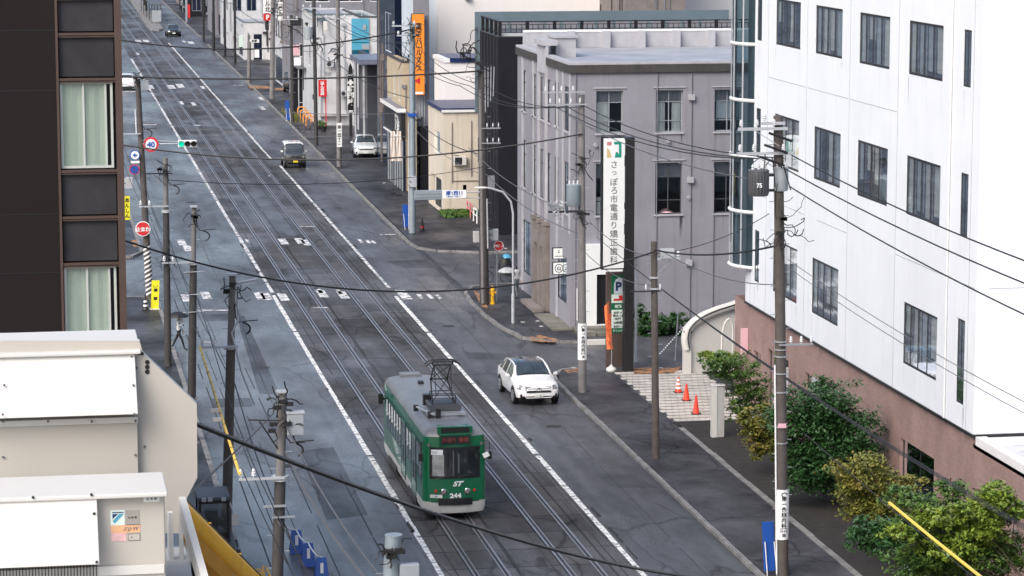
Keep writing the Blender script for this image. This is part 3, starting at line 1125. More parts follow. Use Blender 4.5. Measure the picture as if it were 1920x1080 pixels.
# curved glass stair bay at the far corner
cyx, cyy, cr = 31.15, 115.0, 1.75
b = MB()
b.cur = 0
a0, a1 = RAD(140), RAD(262)
segs = 16
cy_pts = [(cyx + cr * math.cos(a0 + (a1 - a0) * i / segs), cyy + .9 + cr * math.sin(a0 + (a1 - a0) * i / segs)) for i in range(segs + 1)]
cy_pts = [(min(x, 31.2), y) for x, y in cy_pts]
for (xa, ya), (xb, yb) in zip(cy_pts, cy_pts[1:]):
    b.face([(xa, ya, 6.0), (xb, yb, 6.0), (xb, yb, 26.8), (xa, ya, 26.8)])
gb = b.build('curved_glazing', 'glassteal', wb, smooth=True, norm=False)
b = MB()
for (xa, ya), (xb, yb) in zip(cy_pts, cy_pts[1:]):
    b.face([(xa + .9, ya + .1, 6.0), (xb + .9, yb + .1, 6.0), (xb + .9, yb + .1, 26.8), (xa + .9, ya + .1, 26.8)])
b.build('stairwell_lining', 'interior', wb, norm=False)
b = MB()
for z in (6.0, 8.35, 10.7, 13.05, 15.4, 17.75, 20.1, 22.4):
    b.tube([(x - .03 if x < 31 else x, y, z) for x, y in cy_pts], .075, 6)
b.build('ring_band', 'whitepaint', wb)
b = MB()
for i in range(0, segs + 1, 3):
    x, y = cy_pts[i]
    b.box(x - .03, x + .03, y - .03, y + .03, 6.02, 26.8)
b.build('mullion', 'galvpale', wb)
b = MB()
b.box(WX - .004, WX + .9, 113.0, 114.4, 4.5, 6.0)
F3 = Frame((WX - .1, 112.9, 0), EY, NX)
b = MB()
_p0, _p1 = PX(1388, 668, 29.8), PX(1388, 615, 29.8)
b.box(29.8, 30.1, _p0.y - .12, _p0.y, _p0.z, _p1.z)
b.build('signboard', 'pinksign', wb)

# --- grey three-storey building on the corner
GX, GY0, GY1, GZ = 26.35, 136.05, 151.3, 13.2
gb_ = thing('clinic_building', 'old grey three storey building with dark cornice, tall windows and street side pilasters', 'building', (GX, GY0, 0))
FF = Frame((GX, GY0, 0), EX, NY)
FS = Frame((GX, GY0, 0), EY, NX)
fh = []
for xa, xb in ((27.62, 28.97), (30.62, 31.99), (33.59, 34.95)):
    fh.append((xa - GX, xb - GX, 9.80, 11.88))
    fh.append((xa - GX, xb - GX, 5.72, 8.28))
b = MB()
facade(b, FF, 15.0, 0, GZ - .42, fh, .28)
sh = []
for c in ((.35, 1.55), (3.2, 4.3), (5.45, 6.25), (6.5, 7.3), (7.5, 8.3), (9.6, 10.9), (12.6, 13.9)):
    sh.append((c[0], c[1], 9.85, 12.05))
    sh.append((c[0], c[1], 5.75, 8.3))
sh += [(1.0, 4.1, 1.2, 3.5), (11.2, 13.6, 1.15, 4.0), (6.0, 7.8, .25, 3.2)]
facade(b, FS, GY1 - GY0, 0, GZ - .42, sh, .08)
b.face([(GX, GY1, 0), (GX + 15, GY1, 0), (GX + 15, GY1, GZ), (GX, GY1, GZ)])
b.build('wall', 'greywall', gb_, norm=False)
b = MB()
b.box(GX - .10, GX + 15, GY0 - .14, GY0 - .003, GZ - .42, GZ - .02)
b.box(GX - .12, GX - .003, GY0 - .003, 142.2, GZ - .42, GZ - .02)
b.box(GX - .12, GX - .003, 144.6, GY1, GZ - .42, GZ - .02)
b.build('cornice', 'cornice', gb_)
b = MB()
b.box(GX - .13, GX + 15, GY0 - .15, GY0 + .3, GZ - .018, GZ + .10)
b.box(GX - .14, GX + .3, GY0 + .302, 142.2, GZ - .018, GZ + .10)
b.box(GX - .14, GX + .3, 144.6, GY1 - .25, GZ - .018, GZ + .10)
b.build('coping', 'greytrim', gb_)
b = MB()
b.box(GX + .3, GX + 15, GY0 + .3, GY1 - .3, GZ - .3, GZ - .1)
b.build('roof', 'roofgrey', gb_)
b = MB()
b.box(GX + .3, GX + 15, GY1 - .25, GY1 + .1, GZ - .1, GZ + .75)
for i in range(6):
    xx = 29.0 + i * 1.95
    b.box(xx, xx + .42, GY1 - .6, GY1 - .252, GZ - .1, GZ + .80)
b.build('rear_parapet', 'greytrim', gb_)
b = MB()
b.box(GX + .31, GX + 14.9, GY1 - .28, GY1 + .13, GZ + .752, GZ + .86)
b.build('parapet_coping', 'whitepaint', gb_)
b = MB()     # projecting pilaster in the middle of the street side
b.box(GX - .14, GX - .004, 142.25, 142.45, 4.7, 13.9)
b.box(GX - .14, GX - .004, 144.4, 144.55, 4.7, 13.9)
b.box(GX - .12, GX - .004, 142.452, 144.398, 12.3, 13.75)
b.box(GX - .30, GX + .5, 142.2, 144.6, 13.76, 14.0)
for yp in (139.35, 146.15, 149.35):
    b.box(GX - .07, GX - .004, yp, yp + .32, .1, 12.75)
for yp in (136.1, 137.9):
    b.box(GX - .05, GX - .004, yp, yp + .25, 4.8, 12.75)
b.build('pilaster', 'greytrim', gb_)
b = MB()
for yp in (141.6, 143.0, 144.7):
    b.box(GX - .34, GX - .004, yp, yp + .35, .1, 4.55)
    b.box(GX - .40, GX - .004, yp - .06, yp + .41, 4.56, 4.75)
b.box(GX - .3, GX - .004, 141.96, 144.69, 3.4, 4.0)
b.box(GX - .9, GX - .345, 141.4, 145.2, -.0, .28)
b.build('entrance_surround', 'stone', gb_)
b = MB()
b.box(GX + .55, GX + 1.6, 143.0, 145.2, GZ - .1, GZ + .9)
b.box(GX + .45, GX + 1.7, 142.9, 145.3, GZ + .902, GZ + 1.02)
b.build('rooftop_box', 'greytrim', gb_)
FRX = ('dark', 'midgrey')
for i, h in enumerate(fh):
    top = h[3] > 9
    bl = [(0.05, .95, .72, 1, 'greywall')]
    if i == 0:
        bl += [(.02, .5, 0, .72, 'blind')]
    if i == 2:
        bl += [(.1, .38, 0, .7, 'blind'), (.62, .95, 0, .7, 'blind')]
    if i == 4:
        bl += [(.1, .95, .3, .7, 'bluegrey')]
    if i == 1:
        bl += [(.02, .98, 0, .35, 'blind')]
    wfr = window(gb_, FF, *h, depth=.2, fw=.055, mull=(.5,), trans=(.27, .72), fm='xformlt' if top else 'xform', gm='glass', blind=bl, sill='greytrim')
    q = MB()
    q.fbox(FF, h[0] - .14, h[1] + .14, .0, .06, h[3] + .12, h[3] + .17)
    q.build('hood_mould', 'greytrim', wfr)
b = MB()
b.cyl((31.25, GY0 + .5, 5.78), (31.25, GY0 + .5, 5.95), .42, .1, n=14)
b.build('window_display', 'pinksign', gb_)
stains(gb_, FF, fh, 'stain_dark', 5, 7)
stains(gb_, FS, sh[:-3], 'stain_dark', 6, 3)
for h in sh[:-3]:
    window(gb_, FS, *h, depth=.035, fw=.07, mull=(.5,), trans=(.7,), fm='dark', gm='glass', blind=[(.05, .95, rr.choice((0, .3, .6)), 1, 'blind')], sill='greytrim')
for h in sh[-3:]:
    window(gb_, FS, *h, depth=.035, fw=.07, mull=(.33, .66), fm='black', gm='glassdk')
b = MB()
for px, py in ((1296, 182), (1294, 337), (1291, 492)):
    p = PY(px, py, GY0)
    b.box(p.x - .15, p.x + .15, GY0 - .2, GY0 - .003, p.z - .14, p.z + .14)
for px, py in ((1253, 264), (1116, 272), (1291, 370)):
    p = PY(px, py, GY0)
    b.cyl((p.x, GY0 - .002, p.z), (p.x, GY0 - .14, p.z - .02), .09, n=12)
each(b, 'wall_vent', 'greytrim', gb_)
b = MB()
for px in (1290, 1226, 1333, 1074):
    p = PY(px, 400, GY0)
    b.cyl((p.x + .12, GY0 - .05, .1), (p.x + .12, GY0 - .05, GZ - .45 if px != 1333 else 8), .028, n=6)
b.build('downpipe', 'midgrey', gb_)
b = MB()     # white doorway bay
xa, xb = PY(1100, 458, GY0 - .5).x, PY(1162, 458, GY0 - .5).x
FD = Frame((xa, GY0 - .5, 0), EX, NY)
facade(b, FD, 2.1, 0.3, 4.25, [(.52, 1.75, .34, 2.85)], .3)
b.box(xa, xa + 2.1, GY0 - .499, GY0 - .003, 4.251, 4.33)
b.face([(xa, GY0 - .5, 0.3), (xa, GY0, .3), (xa, GY0, 4.25), (xa, GY0 - .5, 4.25)])
b.build('doorway_bay', 'signwhite', gb_, norm=False)
b = MB()
b.fbox(FD, .523, 1.747, -.30, -.2, .34, 2.847)
b.build('door', 'black', gb_)
b = MB()
b.box(xa - .1, xa + 2.3, GY0 - 1.3, GY0 - .503, 0, .30)
b.box(xa - .1, xa + 2.5, GY0 - 1.9, GY0 - 1.303, 0, .15)
b.build('door_step', 'concdk', gb_)
b = MB()
b.box(GX + .1, GX + .9, GY0 - 2.0, GY0 - .01, 0, .22)
b.box(GX - 1.0, GX - .005, GY0 - .6, GY0 + 4.5, 0, .2)
tag(b.build('stone_step', 'concdk'), 'worn mossy concrete ledge at the foot of the grey corner building', 'ledge')
# small sign boxes on the street side corner
for k, (y0, y1, z0, z1) in enumerate(((137.3, 140.9, 2.95, 3.6), (137.3, 140.9, 2.2, 2.8))):
    pa, pb = (1036, 465 + 24 * 0), (1061, 485)
sx0, sx1 = PY(1036, 490, 138.2).x, PY(1060, 490, 138.2).x
for k, (p0, p1) in enumerate(((464, 486), (491, 515))):
    z1, z0 = PY(1048, p0, 138.2).z, PY(1048, p1, 138.2).z
    s = thing('projecting_sign', ('small square white sign with black lines, the upper of two on the grey corner building', 'small square white sign with round black emblem, below the lined one')[k], 'sign', (sx0, 138.2, z0))
    MB().box(sx0, sx1 + .0, 138.2, 138.32, z0, z1).build('sign_case', 'black', s)
    MB().box(sx0 + .04, sx1 - .04, 138.19, 138.198, z0 + .04, z1 - .04).build('sign_face', 'signwhite', s)
    c = ((sx0 + sx1) / 2, 138.186, (z0 + z1) / 2)
    if k == 0:
        MB().box(c[0] - .2, c[0] + .22, 138.184, 138.189, z0 + .14, z0 + .17).box(c[0] - .04, c[0] + .02, 138.184, 138.189, c[2] + .02, c[2] + .08).box(c[0] - .04, c[0] + .02, 138.184, 138.189, c[2] + .11, c[2] + .16).build('lettering', 'ink', s)
    else:
        lettering(s, '山', c, .2, bold=.04)
        ring = MB().tube([(c[0] + .2 * math.cos(t * math.pi / 12), 138.188, c[2] + .2 * math.sin(t * math.pi / 12)) for t in range(25)], .022, 5)
        ring.build('emblem_ring', 'ink', s)

# --- charcoal building with roof terrace behind it
DX, DY0, DY1, DZ = 28.94, 173.0, 180.3, 12.45
db = thing('terrace_building', 'charcoal building with slate blue parapet and black roof terrace railing behind the grey corner building', 'building', (DX, DY0, 0))
b = MB()
FS = Frame((DX, DY0, 0), EY, NX)
hs_ = [(1.0 + i * 2.1, 2.2 + i * 2.1, 1.0, 3.4) for i in range(3)] + [(1.0 + i * 2.1, 2.2 + i * 2.1, 5.0, 7.6) for i in range(3)]
facade(b, FS, DY1 - DY0, 0, DZ, hs_, .2)
b.face([(DX, DY0, 0), (DX + 17, DY0, 0), (DX + 17, DY0, DZ), (DX, DY0, DZ)])
b.face([(DX, DY1, 0), (DX + 17, DY1, 0), (DX + 17, DY1, DZ), (DX, DY1, DZ)])
b.build('wall', 'darkwall', db, norm=False)
for h in hs_:
    window(db, FS, *h, depth=.1, fw=.06, mull=(.5,), gm='glassdk')
b = MB()
for i in range(6):
    b.box(DX - .05, DX - .003, DY0 + .3 + i * 1.2, DY0 + .42 + i * 1.2, 4.2, DZ)
b.build('cladding_rib', 'dark', db)
b = MB().box(DX, DX + 17, DY0, DY1 + 2, DZ, DZ + .04)
b.build('roof', 'roofdark', db)
b = MB()
_x, _z = PY(897, 30, DY1 + .5).x, PY(900, 22, DY1 + 2.3).z
b.box(_x, DX + .02, DY1 + .05, DY1 + .5, 0, _z)
b.box(DX + .021, DX + 17, DY1 + 2.05, DY1 + 2.3, 7, _z)
b.build('rear_parapet', 'teal', db)
rl, rb, rp = MB(), MB(), MB()
n = 10
step = 1.72
for i in range(n + 1):
    x = DX + .1 + i * step
    rp.box(x - .1, x + .1, DY0 + .02, DY0 + .2, DZ + .041, DZ + .98)
    for j in range(1, 5):
        if i < n:
            xx = x + step * j / 5
            rb.box(xx - .02, xx + .02, DY0 + .08, DY0 + .12, DZ + .27, DZ + .75)
rl.box(DX, DX + n * step + .2, DY0 + .04, DY0 + .17, DZ + .90, DZ + .965)
rl.box(DX, DX + n * step + .2, DY0 + .07, DY0 + .13, DZ + .74, DZ + .78)
rl.box(DX, DX + n * step + .2, DY0 + .07, DY0 + .13, DZ + .24, DZ + .275)
for i in range(4):
    y = DY0 + 1.7 + i * 1.7
    rp.box(DX + .02, DX + .2, y - .1, y + .1, DZ + .041, DZ + .98)
rl.box(DX + .04, DX + .17, DY0 + .2, DY1, DZ + .90, DZ + .965)
rl.box(DX + .06, DX + .13, DY0 + .2, DY1, DZ + .24, DZ + .275)
rt = rl.build('terrace_railing', 'black', db)
each(rp, 'railing_post', 'black', rt)
rb.build('baluster', 'black', rt)
b = MB()
b.box(DX + .3, DX + 17, DY0 + .3, DY0 + .6, DZ + .041, DZ + .2)
b.build('roof_kerb', 'whitepaint', db)
b = MB()
for i in range(14):
    b.box(DX + 1.0 + i * 1.15, DX + 1.9 + i * 1.15, DY1 + .5, DY1 + .8, DZ + .1, DZ + .5)
each(b, 'roof_plant_box', 'midgrey', db)
p = PY(915, 342, DY0 - .1)
tag(MB().box(p.x - .38, p.x + .42, DY0 - .12, DY0 - .02, p.z - .42, p.z + .42).build('wall_sign', 'midgrey'), 'grey square sign board on the dark wall beside the cream house', 'sign')

# --- cream house with navy roofs
CX, CY0, CY1, CZ = 27.12, 184.3, 191.3, 7.15
cb = thing('cream_house', 'cream rendered house with navy sheet roofs on two levels and a wall air conditioner', 'building', (CX, CY0, 0))
FF, FS = Frame((CX, CY0, 0), EX, NY), Frame((CX, CY0, 0), EY, NX)
b = MB()
fh2 = [(1.3, 1.55, 1.55, 2.05)]
facade(b, FF, 5.2, 0, CZ - .25, fh2, .15)
sh2 = [(1.6, 4.2, 3.9, 5.4), (.9, 5.8, 0.15, 2.3)]
facade(b, FS, CY1 - CY0, 0, CZ - .25, sh2, .3)
b.build('wall', 'cream', cb, norm=False)
window(cb, FF, *fh2[0], depth=.08, fw=.03, gm='glassdk')
window(cb, FS, *sh2[0], depth=.12, fw=.06, mull=(.5,), gm='glassdk', fm='aluf')
MB().fbox(FS, .9, 5.8, -.9, -.35, .1, 2.3).build('garage_recess', 'interior', cb)
b = MB()
b.box(CX - .12, CX + 5.3, CY0 - .12, CY1, CZ - .25, CZ)
b.build('roof', 'navy', cb)
b = MB()
b.box(CX - .13, CX + 5.3, CY0 - .14, CY0 - .123, CZ - .27, CZ - .1)
b.build('fascia', 'whitepaint', cb)
b = MB()
b.box(CX + 1.15, CX + 12, CY1 + .02, CY1 + 5, 0, 9.7)
b.build('upper_block', 'creamlt', cb)
b = MB()
b.box(CX + 1.5, CX + 12.1, CY1 - .1, CY1 + 5.1, 9.703, 10.0)
b.build('upper_roof', 'navy', cb)
b = MB()
b.box(CX + 1.05, CX + 1.49, CY1 - .05, CY1 + 5.1, 9.703, 9.95)
b.build('upper_fascia', 'whitepaint', cb)
b = MB()
for a0, a1, z0, z1 in ((.55, .6, 2.2, 6.2), (1.85, 1.9, 2.6, 6.3), (.6, 3.0, 2.3, 2.34), (2.3, 2.35, 3.6, 5.2)):
    b.fbox(FF, a0, a1, .0, .06, z0, z1)
b.build('drainpipe', 'stone', cb)
b = MB()
for cx_, cz_ in ((.75, 3.9), (3.1, 6.1)):
    b.fbox(FF, cx_, cx_ + .25, .003, .12, cz_, cz_ + .12)
b.build('wall_fitting', 'dark', cb)
p = PY(862, 302, CY0 - .35)
ac = thing('wall_air_conditioner', 'white outdoor air conditioner hung on the cream house wall', 'air conditioner', (p.x, CY0 - .4, p.z))
MB().box(p.x - .38, p.x + .45, CY0 - .4, CY0 - .08, p.z - .28, p.z + .3).build('casing', 'acwhite', ac, bevel=.02)
MB().box(p.x - .33, p.x + .15, CY0 - .41, CY0 - .402, p.z - .22, p.z + .24).build('fan_grille', 'dark', ac)
MB().box(p.x - .3, p.x - .24, CY0 - .08, CY0 - .003, p.z - .38, p.z - .285).box(p.x + .3, p.x + .36, CY0 - .08, CY0 - .003, p.z - .38, p.z - .285).build('bracket', 'galv', ac)

# --- distant and mid-distance row along the right hand pavement
def simple(name, label, x0, x1, y0, y1, z1, m, fw=(), sw=(), parapet='cornice', z0=0, gm='navygl', fm='whitepaint', roofm='roofgrey'):
    """building with real reveals; fw / sw = window rects on the camera side / street side"""
    t = thing(name, label, 'building', (x0, y0, 0))
    b = MB()
    f1, f2 = Frame((x0, y0, 0), EX, NY), Frame((x0, y0, 0), EY, NX)
    facade(b, f1, x1 - x0, z0, z1, fw, .12)
    facade(b, f2, y1 - y0, z0, z1, sw, .12)
    b.face([(x0, y1, z0), (x1, y1, z0), (x1, y1, z1), (x0, y1, z1)])
    b.face([(x1, y0, z0), (x1, y1, z0), (x1, y1, z1), (x1, y0, z1)])
    b.build('wall', m, t, norm=False)
    r = random.Random(int(x0 * 10 + y0))
    for f, L_, ws in ((f1, x1 - x0, fw), (f2, y1 - y0, sw)):
        b = MB()
        for q in range(4 if y0 > 190 else 0):
            a = r.uniform(.1, L_ - .2)
            if all(not (h[0] - .15 < a < h[1] + .05) for h in ws):
                b.fbox(f, a, a + r.choice((.06, .1)), .002, .08, r.uniform(0, .4) * z1, r.uniform(.5, .98) * z1)
        for q in range(5 if y0 > 190 else 0):
            a, c = r.uniform(.1, L_ - .9), r.uniform(.15, .9) * z1
            if all(not (h[0] - .7 < a < h[1] + .05 and h[2] - .6 < c < h[3] + .1) for h in ws):
                b.fbox(f, a, a + r.uniform(.25, .7), .003, r.uniform(.1, .35), c, c + r.uniform(.2, .55))
        if b.v:
            each(b, 'wall_fitting', r.choice(('midgrey', 'dark', 'xformlt', 'stone')), t)
    for f, ws in ((f1, fw), (f2, sw)):
        for h in ws:
            window(t, f, *h, depth=.06, fw=.08, mull=(.5,), fm=fm, gm=gm, room=0)
    MB().box(x0 + .01, x1 - .01, y0 + .01, y1 - .01, z1 - .25, z1 - .15).build('roof', roofm, t)
    b = MB()
    b.box(x0 - .06, x1 + .06, y0 - .06, y0 + .15, z1 + .002, z1 + .12)
    b.box(x0 - .06, x0 + .15, y0 + .152, y1, z1 + .002, z1 + .12)
    b.build('coping', parapet, t)
    return t


# big pale cream block behind
big = simple('apartment_block', 'very large pale cream block rising behind the charcoal terrace building', 32.3, 60, 222, 245, 19, 'creamlt',
             parapet='greytrim', fw=[(9.6, 11.7, 14.0, 16.0), (12.9, 15.0, 14.0, 16.0), (22.4, 23.6, 13.6, 15.6), (24.6, 25.8, 13.5, 15.5)], sw=[(3, 6, 15, 17)], gm='navygl', fm='aluf')
MB().box(PY(804, 50, 223).x, 32.29, 223, 240, 0, 18.9).build('stair_tower', 'bluegrey', big)
p0 = PY(1334, 20, 210)
simple('brown_building', 'narrow brown and grey building glimpsed between the cream block and the white office', 45.3, 50, 212, 225, 22, 'stone')
# grey tower with the orange banner sign
gt = simple('grey_tower_building', 'tall mid grey tower carrying the orange vertical banner sign', 27.3, PY(805, 100, 200).x, 200, 206, 14.2, 'midgrey', sw=[(2, 4, 12, 13.5)])
MB().box(27.25, 27.296, 200.05, 205.9, 9.3, 14.0).build('side_cladding', 'bluegrey', gt)
MB().box(27.6, 28.7, 199.0, 199.99, 0.1, 4.6).build('entrance_porch', 'darkwall', gt)  # shade of the gap beside the tower, put in as a charcoal box
p0, p1 = PY(773, 27, 199.2), PY(796, 178, 199.2)
os_ = thing('banner_sign', 'tall orange vertical shop sign with dark writing and a red arrow on the grey tower', 'sign', (p0.x, 199.2, p1.z))
MB().box(p0.x, p1.x, 199.2, 199.4, p1.z, p0.z).build('sign_face', 'orange', os_)
MB().box(p0.x - .05, p1.x + .05, 199.41, 199.6, p1.z - .05, p0.z + .05).build('sign_frame', 'cornice', os_)
for px, py in ((776, 60), (776, 150), (794, 100)):
    pass
lettering(os_, '富園ミハールックス', ((p0.x + p1.x) / 2 + .02, 199.19, (p0.z + p1.z) / 2 + .55), .40, 'ink', vertical=True, pitch=.80, bold=.02)
b = MB()
cx_, z_ = (p0.x + p1.x) / 2, p1.z
b.prism([(cx_ - .3, 199.18, z_ + 1.0), (cx_ + .1, 199.18, z_ + 1.25), (cx_ + .1, 199.18, z_ + .75)], (0, .012, 0))
b.build('arrow', 'red', os_)
MB().box(p0.x + .1, p1.x - .1, 199.18, 199.195, z_ + .06, z_ + .22).build('lower_lettering', 'signwhite', os_)
# beige block and shop
bb = simple('beige_shop_building', 'beige two storey block with narrow dark windows above a black fronted shop', 26.5, 27.25, 200, 208.6, 9.15, 'beige', sw=[(1.2, 2.2, 6.3, 8.1), (4.0, 5.0, 6.4, 8.2)])
MB().box(25.9, 26.48, 198.2, 208, 5.85, 6.0).build('awning_roof', 'midgrey', bb)
MB().box(25.86, 25.9, 198.15, 208, 5.75, 6.02).box(25.9, 26.48, 198.15, 198.19, 5.75, 6.02).build('awning_trim', 'whitepaint', bb)
MB().box(26.2, 26.48, 198.4, 208, 3.9, 5.7).build('shop_fascia', 'black', bb)
MB().box(26.1, 26.19, 198.4, 208, 3.8, 3.9).build('fascia_rail', 'whitepaint', bb)
MB().box(26.35, 26.48, 198.5, 208, .1, 3.7).build('shopfront', 'navygl', bb)
b = MB()
for i in range(7):
    b.box(26.25, 26.33, 198.7 + i * 1.3, 198.8 + i * 1.3, .1, 3.75)
b.build('shopfront_post', 'xformlt', bb)
lettering(bb, '酒店', (26.18, 200.7, 4.8), 1.0, 'signwhite', u=(0, -1, 0), bold=.05)
MB().box(26.5, 27.3, 198.6, 199.95, .1, 5.8).build('side_wall', 'beige', bb)
# blue-black glass tower
simple('glass_tower', 'blue black glass clad tower beside the sky blue panel building', 27.4, 29.3, 211, 222, 14.2, 'navygl', sw=[(2, 6, 9, 12), (2, 6, 14, 17)], fm='bluegrey')
b = MB()
p = PY(728, 50, 211)
b.prism([(27.9, 213.98, 9.3), (28.6, 213.98, 10.0), (29.2, 213.98, 13.3), (28.3, 213.98, 13.7), (27.8, 213.98, 12.5)], (0, -.5, 0))
tag(b.build('glass_bay', 'slatecan'), 'angular slate blue glass bay jutting from the dark glass tower', 'bay')
# sky blue building over the car park
sb = simple('blue_panel_building', 'building faced with bright sky blue panels above a dark covered parking bay', 28.9, 30.7, 246, 260, PY(675, 33, 246).z, 'palegrey', roofm='bluedk')
p0, p1 = PY(659, 35, 245.9), PY(692, 108, 245.9)
MB().box(p0.x, p1.x, 245.85, 245.99, p1.z + .7, p0.z).build('blue_panel', 'bluegl', sb)
MB().box(p0.x, p1.x, 245.85, 245.99, p1.z, p1.z + .69).build('dark_blue_band', 'bluedk', sb)
MB().box(p0.x, p1.x, 245.83, 245.85, (p0.z + p1.z) / 2 - .4, (p0.z + p1.z) / 2 - .33).build('panel_joint', 'bluedk', sb)
# canopy over parking
cp = thing('parking_canopy', 'slate blue flat canopy on pillars over the dark parking bay behind the silver hatchback', 'canopy', (25.7, 226, 0))
MB().box(26.5, 30.5, 226, 233, 7.3, 7.7).build('canopy_roof', 'slatecan', cp)
for x, y in ((26.9, 226.5), (26.9, 232.5)):
    MB().cyl((x, y, 0), (x, y, 7.3), .13, n=10).build('pillar', 'galv', cp)
MB().box(28.6, 28.88, 233.1, 245, 0, 7.3).box(27.9, 29.29, 232.6, 232.9, 0, 7.29).box(29.3, 29.6, 224, 240, 0, 7.3).build('side_wall', mat('blue_grey_wall', (.045, .05, .068), .6, var=.15), cp)  # bay's dimness put into the wall colour; middle panel added to catch light
MB().box(27.2, 27.88, 232.7, 232.85, 2.4, 6.8).build('shutter', 'midgrey', cp)
# white building with red sign
wh = simple('white_shop_building', 'white rendered building carrying a red banner sign and blue edged awning', 25.75, 29.6, 252.4, 266, 10.0, 'palegrey', sw=[(2, 4, 5, 7), (6, 8, 5, 7)], parapet='teal')
MB().box(25.9, 28.4, 251.8, 252.38, 1.0, 1.15).build('ledge', 'conc', wh)
p0, p1 = PY(597, 150, 250.5), PY(613, 181, 250.5)
rs = thing('red_sign', 'red vertical sign with white Japanese lettering on the white building', 'sign', (p0.x, 250.5, p1.z))
MB().box(p0.x, p1.x, 250.5, 250.6, p1.z, p0.z).build('sign_face', 'red', rs)
MB().box(p1.x - .14, p1.x - .04, 250.61, 250.7, 0.1, p0.z).build('post', 'red', rs)
lettering(rs, 'はんの店', ((p0.x + p1.x) / 2 - .03, 250.49, (p0.z + p1.z) / 2), .30, 'signwhite', vertical=True, pitch=.86, bold=.04)
# black vertical sign with white letters
p0, p1 = PY(650, 140, 240), PY(665, 212, 240)
bs = thing('vertical_sign', 'tall narrow black sign with a white cross flower emblem and white characters', 'sign', (p0.x, 240, 0))
MB().box(p0.x, p1.x, 240, 240.25, p1.z, p0.z).build('sign_case', 'black', bs)
b = MB()
for a0, a1, c0, c1 in ((p0.x + .02, p0.x + .06, p1.z + .03, p0.z - .03), (p1.x - .06, p1.x - .02, p1.z + .03, p0.z - .03), (p0.x + .02, p1.x - .02, p0.z - .06, p0.z - .02), (p0.x + .02, p1.x - .02, p1.z + .02, p1.z + .06)):
    b.box(a0, a1, 239.985, 239.999, c0, c1)
b.build('border', 'signwhite', bs)
MB().box(p0.x + .2, p1.x - .2, 240.05, 240.2, .1, p1.z).build('post', 'dark', bs)
lettering(bs, '✚町印校', ((p0.x + p1.x) / 2, 239.99, (p0.z + p1.z) / 2 + .1), .50, 'signwhite', vertical=True, pitch=.95, bold=.06)
MB().box(p0.x + .14, p1.x - .14, 239.98, 239.999, p1.z + .12, p1.z + .24).build('lower_lettering', 'signwhite', bs)
q = PY(657, 120, 240)
MB().prism([(q.x - .2, 240, q.z - .9), (q.x + .2, 240, q.z - .9), (q.x + .16, 240, q.z - .3), (q.x, 240, q.z + .1), (q.x - .16, 240, q.z - .3)], (0, .1, 0)).build('finial', 'black', bs)
# grey building with white framed windows, top centre
wf = []
for i in range(5):
    wf.append((1.0 + i * 3.3, 3.5 + i * 3.3, 9.7, 11.6))
wf += [(.3, 1.5, .1, 3.0), (1.7, 2.8, .1, 3.0), (.4, 1.4, 4.2, 5.6), (1.7, 2.7, 4.2, 5.6)]
simple('grey_flats', 'mid grey flats with white framed windows above the sky blue building', 26.9, 46, 285, 300, 18, 'midgrey', fw=wf, gm='glassdk')

# ------------------------------------------------------------------ dark brown office building, near left
BY = 76.0


def pyx(x0, y0, x1, y1, Y):
    a, c = PY(x0, y0, Y), PY(x1, y1, Y)
    return a.x, c.x, c.z, a.z


xr = PY(232, 300, BY).x
tb = thing('panel_building', 'tall dark brown panelled building with grey green blinds in its one column of windows', 'building', (xr, BY, 0))
xw0, xw1 = PY(111, 300, BY).x, PY(219, 300, BY).x
FB = Frame((xw0 - 22, BY, 0), EX, NY)
A = xw0 - (xw0 - 22)
b = MB()
zt = 19.8
b.box(xw0 - 22, xw0 - .03, BY, BY + 13, 0, zt)
b.build('wall', 'brownpanel', tb)
b = MB()
for py in (57, 170, 402, 512):
    z = PY(60, py, BY).z
    b.box(xw0 - 22, xw0 - .06, BY - .006, BY - .001, z - .014, z + .014)
for px in (-60,):
    x = PY(px, 100, BY).x
    b.box(x - .012, x + .012, BY - .005, BY - .001, 0, zt)
b.build('panel_joint', 'black', tb)
b = MB()
b.box(xw1, xr, BY - .10, BY + 13, 0, zt)
b.box(xw0 - .03, xw0 + .035, BY - .06, BY + .3, 0, zt)
b.build('corner_column', 'brownframe', tb)
b = MB()
b.box(xw0 + .035, xw1, BY + .32, BY + 13, 0, zt)
b.build('core_wall', 'greypanel', tb)
z = lambda py: PY(165, py, BY).z
FW = Frame((xw0 + .035, BY, 0), EX, NY)
Wd = xw1 - xw0 - .035
for k, (py0, py1) in enumerate(((-170, -85), (-80, -8), (-6, 60), (68, 145), (323, 404), (411, 491), (660, 740), (745, 820))):
    b = MB()
    b.fbox(FW, .03, Wd - .03, -.16, -.10, z(py1) + .02, z(py0) - .02)
    b.build('spandrel_panel', 'greypanel', tb)
b = MB()
for py in (-82, -7, 63, 148, 320, 407, 494, 655, 742):
    b.fbox(FW, .0, Wd, -.12, .03, z(py) - .045, z(py) + .02)
    b.fbox(FW, .0, Wd, -.12, .012, z(py) - .10, z(py) - .065)
each(b, 'ledge', 'brownframe', tb)
for py0, py1 in ((153, 316), (499, 652), (-165 - 170, -175)):
    fr = window(tb, FW, .02, Wd - .07, z(py1), z(py0), depth=.10, fw=.07, mull=(.44, .86), fm='aluf', gm=glass('pale_glass', (.8, .86, .83), .28), blind=[(.02, .43, 0, 1, 'greenblind'), (.45, .84, 0, 1, 'greenblind')], room=.25)

# ------------------------------------------------------------------ roof plant in the foreground: two outdoor units
UY = 13.0


def P2(px, py, Y):
    p = PY(px, py, Y)
    return p


